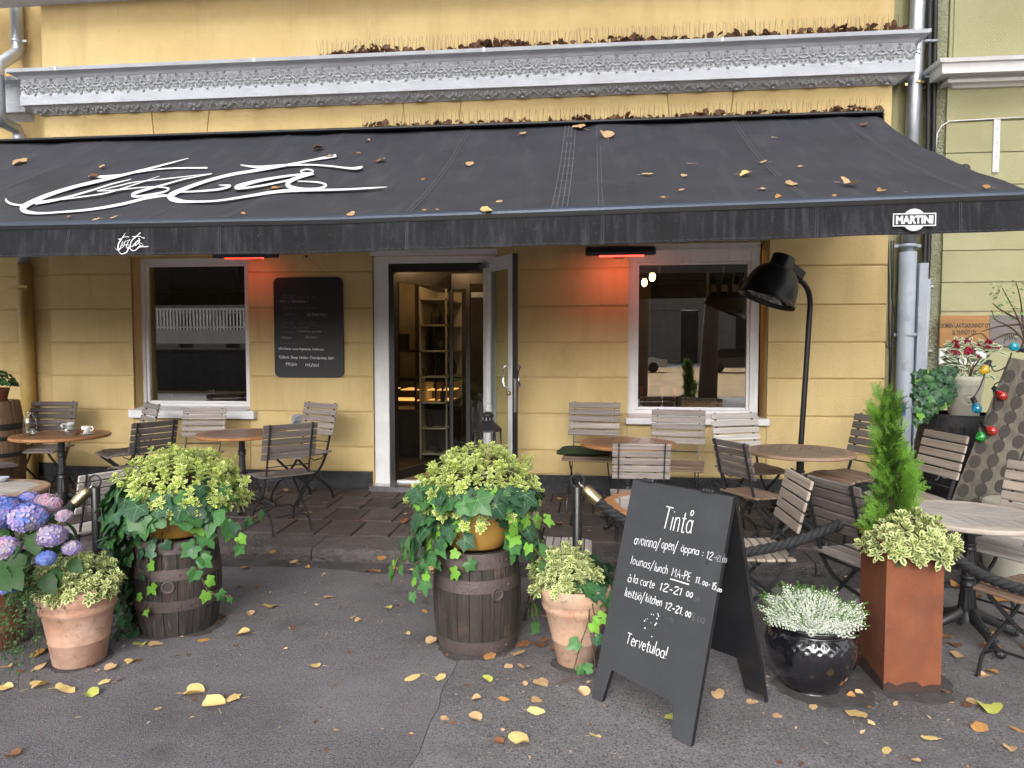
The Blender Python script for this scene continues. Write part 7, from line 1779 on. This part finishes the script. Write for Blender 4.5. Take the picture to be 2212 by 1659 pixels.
# sapling behind the rack
sp=W(2205,900,6.55); st_=thing('young_sapling','thin bare-stemmed sapling with small pale green leaves behind the wine rack','tree',(sp.x+.15,6.55,pave_z(6.55)))
Ms=-st_.location
mb=MB(); lf=MB(); r=random.Random(12)
branches=[[(2250,1000),(2235,800),(2212,735),(2180,720),(2140,735),(2118,720),(2085,732),(2066,745)],[(2235,800),(2216,740),(2200,690),(2180,650),(2165,622)],[(2216,740),(2190,712),(2170,700),(2150,690),(2142,668)],[(2225,770),(2210,700),(2205,650),(2195,610)],[(2210,700),(2160,705),(2120,716)],[(2200,690),(2160,668),(2145,655)],[(2212,735),(2200,760),(2190,752)]]
for b in branches:
    P=[W(u,v,6.5+.05*math.sin(i*2+u))+Ms for i,(u,v) in enumerate(b)]; P=spline([tuple(p) for p in P],4); n=len(P); mb.tube(P,[.008*(1-.8*i/n)+.0015 for i in range(n)],5)
MB_t=mb
for i in range(150):
    u=r.uniform(2140,2235); v=r.uniform(604,735) 
    if v>690 and r.random()<.6: continue
    if math.hypot(u-2190,(v-650)*.9)>75: continue
    p=W(u,v,6.5+r.uniform(-.2,.2))+Ms; s_=r.uniform(.012,.024); M=Matrix.Translation(p)@Euler((r.uniform(-.8,.8),r.uniform(-.8,.8),r.uniform(0,6))).to_matrix().to_4x4()
    lf.add([(-s_,0,0),(0,s_*.55,.1*s_),(s_,0,0),(0,-s_*.55,.1*s_)],[(0,1,2,3)],0,False,M)
mb.build('trunk',m_vine,st_); tag(lf.build('crown',m_sapl,st_),kind='stuff')
# woven pale pot at the right edge
p=W(2200,1115,5.1); t=thing('woven_pot','pale woven-textured pot on the ground behind the pale table at the right edge','pot',(p.x,5.1,0.0))
mb=MB(); mb.lathe([(.0001,0),(.16,0),(.18,.05),(.20,.3),(.205,.62),(.19,.63),(.0001,.6)],48,rfun=lambda a,z:1+.012*math.sin(a*24)*math.sin(z*90)); mb.build('body',m_enamel,t)
# plaques on the green wall
def plate(u0,u1,v0,v1,label,m,lines,shear=0):
    a=W(u0,v0,YG-.03); b=W(u1,v1,YG-.03); t=thing('wall_plaque',label,'sign',((a.x+b.x)/2,YG-.03,b.z),0,'name plates on the green wall')
    MB().cbox(a.x,b.x,YG-.03,YG-.002,b.z,a.z,.003).build('plate',m,t,True)
    for s,u,v,size,al in lines:
        p=W(u,v,YG-.031); text(s,size,m_letter,t,'lettering',Matrix.Translation((p.x,YG-.0315,p.z))@UPR@Matrix.Diagonal((.55,1,1,1)),shear=shear,off=.0016)
    return t
plate(2031,2136,682,750,'bronze name plate with dark capital lettering on the green wall',m_bronze,[('SUOMEN LAATUASUNNOT OY',2083,704,.060,0),('SL YHTIÖT OY',2083,719,.060,0),('2. krs',2083,733,.060,0)])
plate(2138,2260,681,749,'grey-brown name plate with black italic letters, right of the bronze plate',m_greyplate,[('pwc',2183,726,.13,0)],.25)
plate(2030,2130,753,788,'white name plate half hidden behind the red flowers',m_white,[('F',2042,773,.09,0)])
# oak barrel with a potted plant at the left edge
ob=W(-26,950,6.55); t=barrel('oak_barrel','varnished oak barrel with black hoops at the left edge',(ob.x,6.55,pave_z(6.55)),W(-20,872,6.25).z-pave_z(6.55),.27,.315,.27,m_stave_light,m_hoop_black,[(.03,.05),(.17,.04),(.44,.04),(.60,.04),(.70,.06)],20)
hb=W(-20,872,6.25).z
pp=thing('terracotta_pot','small dark terracotta pot standing on the oak barrel at the left edge','pot',(W(-2,870,6.5).x,6.5,hb-.028))
MB().lathe([(.0001,0),(.06,0),(.085,.13),(.09,.132),(.092,.16),(.08,.162),(.0001,.15)],24).build('body',m_terra_dark,pp)
gp2=thing('leafy_pot_plant','round-leaved dark green plant in the small pot on the oak barrel','plant',pp.location+Vector((0,0,.15))); r=random.Random(8)
for i in range(90):
    a=r.uniform(0,6.28); k=r.random()**.5; d=Vector((math.cos(a),math.sin(a),0)); p=d*k*.15+Vector((0,0,.20*(1-k*k*.7)*r.uniform(.4,1)))
    link('leaf',ivy_mesh(r.randrange(6),1 if r.random()<.5 else 0),gp2,M=Matrix.Translation(p)@frame(Vector((0,0,1))+d*.6+Vector((r.uniform(-.3,.3),r.uniform(-.5,.1),0)),d+Vector((r.uniform(-.5,.5),r.uniform(-.5,.5),0)))@Matrix.Scale(r.uniform(.03,.05),4))

# ================================================================== FALLEN LEAVES
def fallen(kind,k):
    r=random.Random(k*13+5); n=20; mb=MB()
    out=[]
    for i in range(n):
        a=2*math.pi*i/n
        if kind==0:   R=.50*(1+.18*math.cos(a)-.05*math.cos(2*a)); R*=1-.35*math.exp(-((a-math.pi)/.28)**2); R*=1+.22*math.exp(-(min(a,2*math.pi-a)/.2)**2)
        else:         R=.5/math.sqrt(math.cos(a)**2+(math.sin(a)/.48)**2)*(1+.03*math.cos(9*a))
        out.append((R*(1+r.uniform(-.06,.06))*math.cos(a),R*(1+r.uniform(-.06,.06))*math.sin(a)))
    c1,c2,ph=r.uniform(-.9,.9),r.uniform(.3,1.5),r.uniform(0,3.1)
    def Z(x,y):
        u=x*math.cos(ph)+y*math.sin(ph); w=-x*math.sin(ph)+y*math.cos(ph); return 1.15*abs(c2)*.35*u*u*2+.45*c1*w*abs(w)*1.5+.06*math.sin(7*u+k)+.05*mnoise.noise(Vector((x*4,y*4,k)))
    V=[(0,0,Z(0,0))]+[(x*.5,y*.5,Z(x*.5,y*.5)) for x,y in out]+[(x,y,Z(x,y)) for x,y in out]; zm=min(v[2] for v in V); V=[(x,y,z-zm+.02) for x,y,z in V]
    fs=[(0,1+i,1+(i+1)%n) for i in range(n)]+[(1+i,1+n+i,1+n+(i+1)%n,1+(i+1)%n) for i in range(n)]
    mb.add(V,fs,0,True); x0=-.45; mb.tube([(x0,0,.05),(x0-.22,r.uniform(-.08,.08),.04),(x0-.42,r.uniform(-.15,.15),.02)],.012,4)
    return mb
FSH=[fallen(0 if k<7 else 1,k) for k in range(10)]; FM={}
def fl_mesh(k,c):
    if (k,c) not in FM: FM[k,c]=FSH[k].mesh('leaf',FALL[c])
    return FM[k,c]
CN={'Y':'bright yellow','T':'pale tan','O':'orange','B':'crumpled brown','G':'greenish yellow'}
rl=random.Random(5)
LM=[('the centre barrel',bc),('the left barrel',bl),('the front left terracotta pot',tp),('the terracotta pot by the blackboard',cp),('the left foot of the blackboard',fl),('the right foot of the blackboard',fr_),('the black glazed pot',kp),('the rusty steel planter',Vector(((cx0+cx1)/2,(cy0+cy1)/2,0))),
    ('the pale table on the right',G(2093,1375)),('the doorstep',Vector((-1.7,D-.15,0))),('the middle of the kerb',Vector((-1.5,YK0,0))),('the bottom left corner',G(120,1600)),('the bottom edge at mid left',G(560,1600)),('the asphalt seam',G(900,1600)),('the bottom edge right of the seam',G(1200,1620)),('the bottom right corner',G(2100,1600)),
    ('the bottom edge below the black pot',G(1750,1620)),('the laid table',Vector((-4.8,6.3,0))),('the red-brown table',Vector((-3.2,6.4,0))),('the orange-brown table',Vector((.9,6.0,0))),('the foot of the lamp',Vector((2.1,6.75,0))),('the wine rack',Vector((3.8,5.7,0)))]
AM=[('the big script lettering',W(420,400,5.6)),('the end of the lettering stroke',W(840,395,5.6)),('the repaired seam',W(1220,360,6)),('the single seam right of centre',W(1296,360,6)),('the lower edge near the small emblem',W(1900,415,4.9)),('the upper right corner',W(1830,275,7)),('the right edge',W(2110,360,5.6)),('the left end',W(40,350,6)),('the middle of the front bar',W(1050,460,4.8)),('the seam above the lamp',W(1660,340,6)),('the left front bar',W(230,474,4.8))]
LEAVES=[]
def leaf(u,v,s,c,where,grp,p=None,nrm=None,surf=None):
    if p is None: p=G(u,v,0) 
    k=rl.randrange(10); me=fl_mesh(k,c)
    o=bpy.data.objects.new('fallen_leaf',me); COL.objects.link(o)
    n_=nrm or Vector((rl.uniform(-.12,.12),rl.uniform(-.12,.12),1)); a=rl.uniform(0,6.28)
    M=Matrix.Translation(p)@frame(n_,Vector((math.cos(a),math.sin(a),0)))@Matrix.Scale(s,4); o.matrix_basis=M
    nm,q=min(AM if nrm else LM,key=lambda e:(e[1]-p).length); d=p-q; dd=d.length
    side=('right of' if d.x>0 else 'left of') if abs(d.x)>abs(d.y) else ('behind' if d.y>0 else 'in front of')
    if nrm: side=side.replace('behind','above').replace('in front of','below')
    size='tiny' if s<.04 else ('small' if s<.065 else ('medium' if s<.095 else 'large'))
    far='just ' if dd<.42 else ''
    lab='%s %s leaf %s%s %s%s'%(size,CN[c],far,side,nm,'')
    tag(o,lab,'leaf','fallen leaves on the awning' if nrm else 'fallen leaves on the ground'); return o
def dist(p): return (Vector((p.x,p.y,p.z-EYE))).dot(fw)
Z6=[(250,1020,110,'T'),(130,1035,80,'B'),(45,1015,70,'T'),(230,930,110,'O'),(20,1145,120,'Y'),(240,1135,120,'Y'),(425,1160,165,'Y'),(590,1185,95,'G'),(685,1110,85,'Y'),(770,1095,35,'B'),(840,978,80,'Y'),(900,965,42,'B'),(1145,933,60,'O'),(1225,930,38,'B'),(995,865,105,'T'),(905,873,85,'G'),(1320,835,88,'O'),(1590,800,110,'Y'),(1530,868,42,'B'),(1475,895,28,'T'),(1495,675,48,'T'),(1440,688,45,'B'),(1405,720,36,'B'),(1622,665,56,'T'),(1760,618,95,'Y'),(1660,490,40,'B'),(1545,490,60,'B'),(2100,405,36,'T'),(2120,558,80,'T'),(2055,602,40,'T'),(1895,755,60,'B'),(1760,265,50,'O'),(1245,1180,155,'Y'),(1260,1220,36,'B'),(1390,1260,150,'Y'),(1525,1215,110,'Y'),(1020,1283,52,'T'),(2050,1005,90,'Y'),(1410,1000,32,'B'),(1450,1030,36,'B'),(75,1585,100,'B'),(710,1022,80,'T'),(585,1010,56,'B'),(2180,1420,40,'T')]
Z7=[(300,625,70,'G'),(375,610,40,'B'),(545,590,60,'B'),(540,645,66,'O'),(70,687,50,'T'),(118,707,56,'T'),(425,792,46,'T'),(578,848,80,'T'),(685,930,46,'B'),(970,945,95,'O'),(1135,928,110,'T'),(1190,870,110,'B'),(1300,870,90,'B'),(1085,1010,62,'T'),(1180,1018,90,'T'),(460,1080,125,'Y'),(638,1077,80,'Y'),(950,1098,80,'G'),(1010,1090,36,'T'),(1080,1085,30,'T'),(1288,1110,110,'T'),(1185,1118,46,'T'),(815,1125,60,'B'),(885,1215,70,'T'),(1055,1220,90,'O'),(1255,1225,85,'T'),(1265,1300,145,'Y'),(880,1348,100,'T'),(668,1350,66,'T'),(720,1375,40,'B'),(450,1448,36,'B'),(1145,1505,150,'Y'),(1030,1500,80,'B'),(1645,1458,90,'Y'),(2145,1340,105,'G'),(1575,1180,90,'T'),(1600,1105,42,'T'),(250,305,70,'O'),(175,390,50,'B'),(325,298,36,'T'),(1320,678,56,'T'),(60,915,36,'B'),(1045,1418,30,'T'),(1325,835,70,'B'),(1375,895,42,'B')]
Z8=[(225,1190,90,'T'),(450,1237,78,'T'),(430,1140,46,'B'),(838,1270,62,'T'),(620,1332,75,'T'),(1120,1325,140,'Y'),(1380,1250,62,'T'),(1210,1270,32,'B'),(1100,1200,60,'O'),(1150,1180,60,'T'),(1225,1380,50,'T'),(1690,1165,85,'B'),(1745,1237,46,'T'),(1885,1235,80,'T'),(1845,1258,66,'B'),(1995,1280,155,'G'),(1910,1400,110,'O'),(2170,1415,100,'O'),(1600,1475,145,'Y'),(1320,1550,115,'Y'),(2115,1540,85,'T'),(1720,1350,30,'T'),(1940,1065,90,'T'),(2000,1038,75,'O'),(1810,950,110,'T'),(1770,868,90,'B'),(2000,878,105,'O'),(1700,812,90,'O'),(2000,810,110,'O'),(2170,750,60,'O'),(2145,778,42,'O'),(1780,480,85,'O'),(2050,525,90,'O'),(2065,580,130,'O'),(2140,525,80,'B'),(770,1635,60,'B'),(1510,1615,60,'T'),(630,1625,40,'B'),(1070,425,46,'T'),(1900,560,70,'B'),(2100,640,80,'T'),(2190,590,70,'O'),(1130,735,70,'O'),(1120,830,60,'T')]
for lst,ou,where in ((Z6,0,'on the asphalt in the left part of the picture'),(Z7,737.3,'on the asphalt in the middle between barrel and blackboard'),(Z8,1474.7,'on the asphalt at the right around pots and table')):
    for (x,y,s,c) in lst:
        u,v=ou+x/3,1106+y/3; p=G(u,v,0)
        if p.y>YK0-.03: p=G(u,v,pave_z(YK0)+.004)
        leaf(u,v,s/3*dist(p)/F*.90,c,where,where,p=p+Vector((0,0,.001)))
# along the gutter, under the furniture
for i in range(110):
    x=rl.uniform(-5.5,4.6); 
    y=rl.choice((rl.uniform(YK0-.25,YK0-.02),rl.uniform(6.0,7.3),rl.gauss(7.28,.06)))
    if y>D-.05: y=7.3
    if x>2 and rl.random()<.5: y=rl.uniform(4.1,5.3)
    z=pave_z(y)+.003 if y>YK0 else .004
    c=rl.choice('BBOT'); w='on the paving under the terrace furniture' if y>YK0 else 'along the gutter at the foot of the kerb'
    leaf(0,0,rl.uniform(.035,.085),c,w,w,p=Vector((x,y,z)))
# on the awning
AWL=[(46,353,'T',32),(222,362,'T',24),(205,384,'B',20),(685,323,'B',24),(822,349,'O',24),(712,340,'T',20),(595,411,'O',32),(208,476,'T',22),(247,471,'T',18),(757,467,'T',20),(150,470,'O',10),(525,464,'O',10),(795,305,'T',10),(774,334,'O',10),(914,389,'O',14),(1012,357,'T',20),(1130,290,'T',20),(1252,278,'T',32),(1310,298,'T',32),(1399,378,'T',28),(1079,438,'T',18),(1050,461,'Y',26),(1432,430,'T',18),(1472,412,'T',18),(1492,356,'T',18),(1477,381,'T',14),(1649,353,'T',22),(1672,299,'Y',14),(1608,379,'Y',26),(1646,411,'T',18),(1711,402,'T',28),(1727,362,'T',14),(1828,399,'T',38),(1903,416,'O',18),(1684,428,'O',16),(2097,350,'T',18),(1866,271,'B',18),(2133,407,'O',18),(1955,417,'O',12),(945,455,'O',10),(917,456,'O',12),(1800,425,'O',10)]
for (u,v,c,s) in AWL:
    q,_,_2=aw_px(u,v,.006); leaf(u,v,s*dist(q)/F*.95,c,'on the black awning fabric','on the awning',p=q,nrm=Vector((rl.uniform(-.2,.2),-.45,.85)))
# crumbs of leaves and grit on the asphalt
mb=MB(); r=random.Random(99)
for i in range(1500):
    x=r.uniform(-4.5,4.5); y=r.uniform(1.6,5.3); s_=r.uniform(.003,.011)*(1 if r.random()<.85 else 1.8); a=r.uniform(0,6.28); ci=r.choice((0,0,1,1,2))
    M=Matrix.Translation((x,y,.0035))@Euler((r.uniform(-.4,.4),r.uniform(-.4,.4),a)).to_matrix().to_4x4()
    mb.add([(-s_,0,0),(0,-s_*.5,.2*s_),(s_,.1*s_,0),(.1*s_,s_*.6,.15*s_)],[(0,1,2,3)],ci,False,M)
tag(mb.build('leaf_crumbs',[FALL['B'],FALL['T'],mat('pale_grit',(.32,.30,.28),(.2,.19,.18),40,.9)]),'tiny brown leaf crumbs and pale grit scattered over the asphalt','debris',kind='stuff')
# dry leaves heaped on the cornice and on the awning box
def litter(name,label,u0,u1,vf,yfun,z,heap,n,seed,clump):
    r=random.Random(seed); mb=MB()
    xa,xb=W(u0,vf,yfun).x,W(u1,vf,yfun).x
    i=0
    while i<n:
        x=r.uniform(xa,xb); d=.5+.9*mnoise.noise(Vector((x*clump,seed,0)))
        if r.random()>d*1.1+.12: continue
        s_=r.uniform(.035,.075); zz=z+.015+heap*max(0,d)*r.random(); y=yfun+r.uniform(-.02,.14)
        b=FSH[r.randrange(10)]; M=Matrix.Translation((x,y,zz))@Euler((r.uniform(-1.3,1.3),r.uniform(-1.3,1.3),r.uniform(0,6))).to_matrix().to_4x4()@Matrix.Scale(s_,4)
        mb.add(b.v,b.f,0,True,M); i+=1
    tag(mb.build(name,m_litter),label,'leaf litter',kind='stuff')
litter('leaf_litter','heap of dry brown leaves lying along the top of the white cornice',690,1958,100,D-.17,prof[15][1]+.004,.085,760,3,1.6)
litter('leaf_litter','dry brown leaves caught along the top of the black awning box',790,1900,265,D-.19,CZ1-.006,.05,330,4,2.3)
m_wire=mat('spike_wire',(.10,.085,.07),None,rough=.5)
def spikes(label,u0,u1,v,y,z,h,seed):
    r=random.Random(seed); xa,xb=W(u0,v,y).x,W(u1,v,y).x; x=xa; mb=MB()
    mb.box(xa,xb,y-.012,y+.012,z-.002,z+.004)
    while x<xb:
        for dy in (-.004,.004):
            tx=x+r.uniform(-.012,.012)+r.choice((-.015,0,.015)); mb.tube([(x,y+dy,z),(tx,y+dy*4+r.uniform(-.02,.02),z+h*r.uniform(.85,1.05))],.0016,3)
        x+=.043
    tag(mb.build('bird_spikes',m_wire),label,'bird spikes')
spikes('row of thin wire bird spikes on top of the white cornice',690,1960,100,D-.13,prof[15][1]+.012,.175,1)
spikes('row of thin wire bird spikes on top of the black awning box',785,1902,265,D-.12,CZ1,.155,2)

# ================================================================== ACROSS THE STREET (seen mirrored in the panes)
mb=MB(); mb.add([(-60,-9,.01),(60,-9,.01),(60,-40,.01),(-60,-40,.01)],[(3,2,1,0)]); tag(mb.build('park_lawn',mat('leafy_lawn',(.40,.22,.07),(.16,.11,.035),1.5,.95)),kind='structure')
ew=thing('embankment_wall','low dark stone embankment wall across the street','wall',(-22,-10.2,0)); MB().cbox(-20,18,-.2,.2,0,1.45,.03).build('wall',m_plinth,ew); MB().cbox(-20,18,-.26,.26,1.451,1.56,.02).build('coping',m_kerb,ew)
bg=thing('footbridge','pale footbridge with a white railing across the street','bridge',(-26,-18,0))
mb=MB(); mb.box(-22,15,-1.5,1.5,1.75,2.35); mb.build('deck',m_cornice,bg)
mb=MB(); mb.box(-22,15,1.45,1.5,3.26,3.36); mb.box(-22,15,1.45,1.5,2.45,2.53)
for k in range(230): mb.box(-22+.16*k,-21.94+.16*k,1.46,1.49,2.35,3.3)
mb.build('railing',m_white,bg)
mb=MB(); mb.box(-22,-20,-1.4,1.4,0,1.74); mb.box(13,15,-1.4,1.4,0,1.74); mb.build('pier',m_kerb,bg)
for i,(x,col,lab) in enumerate(((2,(.5,.51,.53),'silver parked car across the street'),(7.2,(.05,.05,.06),'black parked car across the street'),(12.5,(.4,.03,.03),'red parked car across the street'),(-3.6,(.6,.6,.6),'white parked car across the street'))):
    t=thing('parked_car',lab,'car',(x*1.25,-31,.02),0,'cars parked across the street')
    body=mat('car_paint',col,None,rough=.25,coat=.6)
    MB().prism([(-2.1,.3),(2.1,.3),(2.15,.75),(1.3,.9),(-1.9,.92),(-2.15,.7)],-.85,.85,'y').build('body',body,t)
    MB().prism([(-1.75,.921),(1.15,.905),(.5,1.42),(-1.2,1.45)],-.72,.72,'y').build('cabin',m_glaze_black,t)
    for sx_ in (-1.3,1.3):
        for sy in (-.86,.70): MB().lathe([(.0001,0),(.2,0),(.31,.01),(.31,.15),(.0001,.16)],18,M=Matrix.Translation((sx_,sy+.16,.31))@UPR).build('wheel',m_rubber,t)
m_crown=leafmat('autumn_crown',(.16,.12,.03),(.09,.09,.025),.6,.15,.1,5)
TREES=[(-22,-8.5,'street linden far to the left behind the viewer'),(-17,-8,'second street linden from the left behind the viewer'),(-9,-8.4,'third street linden from the left behind the viewer'),(-4,-8,'street linden across from the left window'),(1.5,-8.3,'street linden across from the doorway'),(6.5,-8,'street linden across from the right window'),(11.5,-8.4,'third street linden from the right behind the viewer'),(16.5,-8,'second street linden from the right behind the viewer'),(21.5,-8.5,'street linden far to the right behind the viewer')]  # row lengthened, crowns made tall and dense to block sky from the upper wall
for i,(x,y,lab) in enumerate(TREES):
    x=3.6 if i==5 else x
    t=thing('shade_linden',lab,'tree',(x,y,0),0,'lindens on the far side of the street'); r=random.Random(i)
    mb=MB(); mb.tube([(0,0,0),(.1,0,3),(0,.1,7),(0,0,16)],[.30,.22,.16,.06],10)
    for k in range(10): a=k*.9; z=6.4+.8*k; mb.tube([(0,.05,z),(1.2*math.cos(a),1.2*math.sin(a),z+.9),(2.2*math.cos(a),2.2*math.sin(a),z+1.4)],[.09,.05,.015],5)
    mb.build('trunk',m_vine,t)
    lf=MB()
    for k in range(3200):
        d=Vector((r.gauss(0,1),r.gauss(0,1),r.gauss(0,1))).normalized()*r.random()**.4; p=Vector((d.x*3.0,d.y*2.4,15+d.z*8.2)); s_=r.uniform(.17,.32); M=Matrix.Translation(p)@Euler((r.uniform(0,6),r.uniform(0,6),0)).to_matrix().to_4x4()
        lf.add([(-s_,0,0),(0,-s_*.6,0),(s_,0,0),(0,s_*.6,0)],[(0,1,2,3)],0,False,M)
    tag(lf.build('crown',m_crown,t),kind='stuff')
m_far=mat('far_stone',(.22,.20,.18),(.16,.15,.14),2,.9)
ft=thing('far_facade','long pale arcaded building beyond the park','building',(-20,-55,0))
mb=MB(); 
for k in range(18): mb.box(-45+5*k,-41.6+5*k,-.4,0,0,5)
mb.box(-45,46,-.5,.1,5,8.5); mb.build('wall',m_far,ft); MB().box(-45,46,-1.2,-.9,0,5).build('arcade',m_plinth,ft)
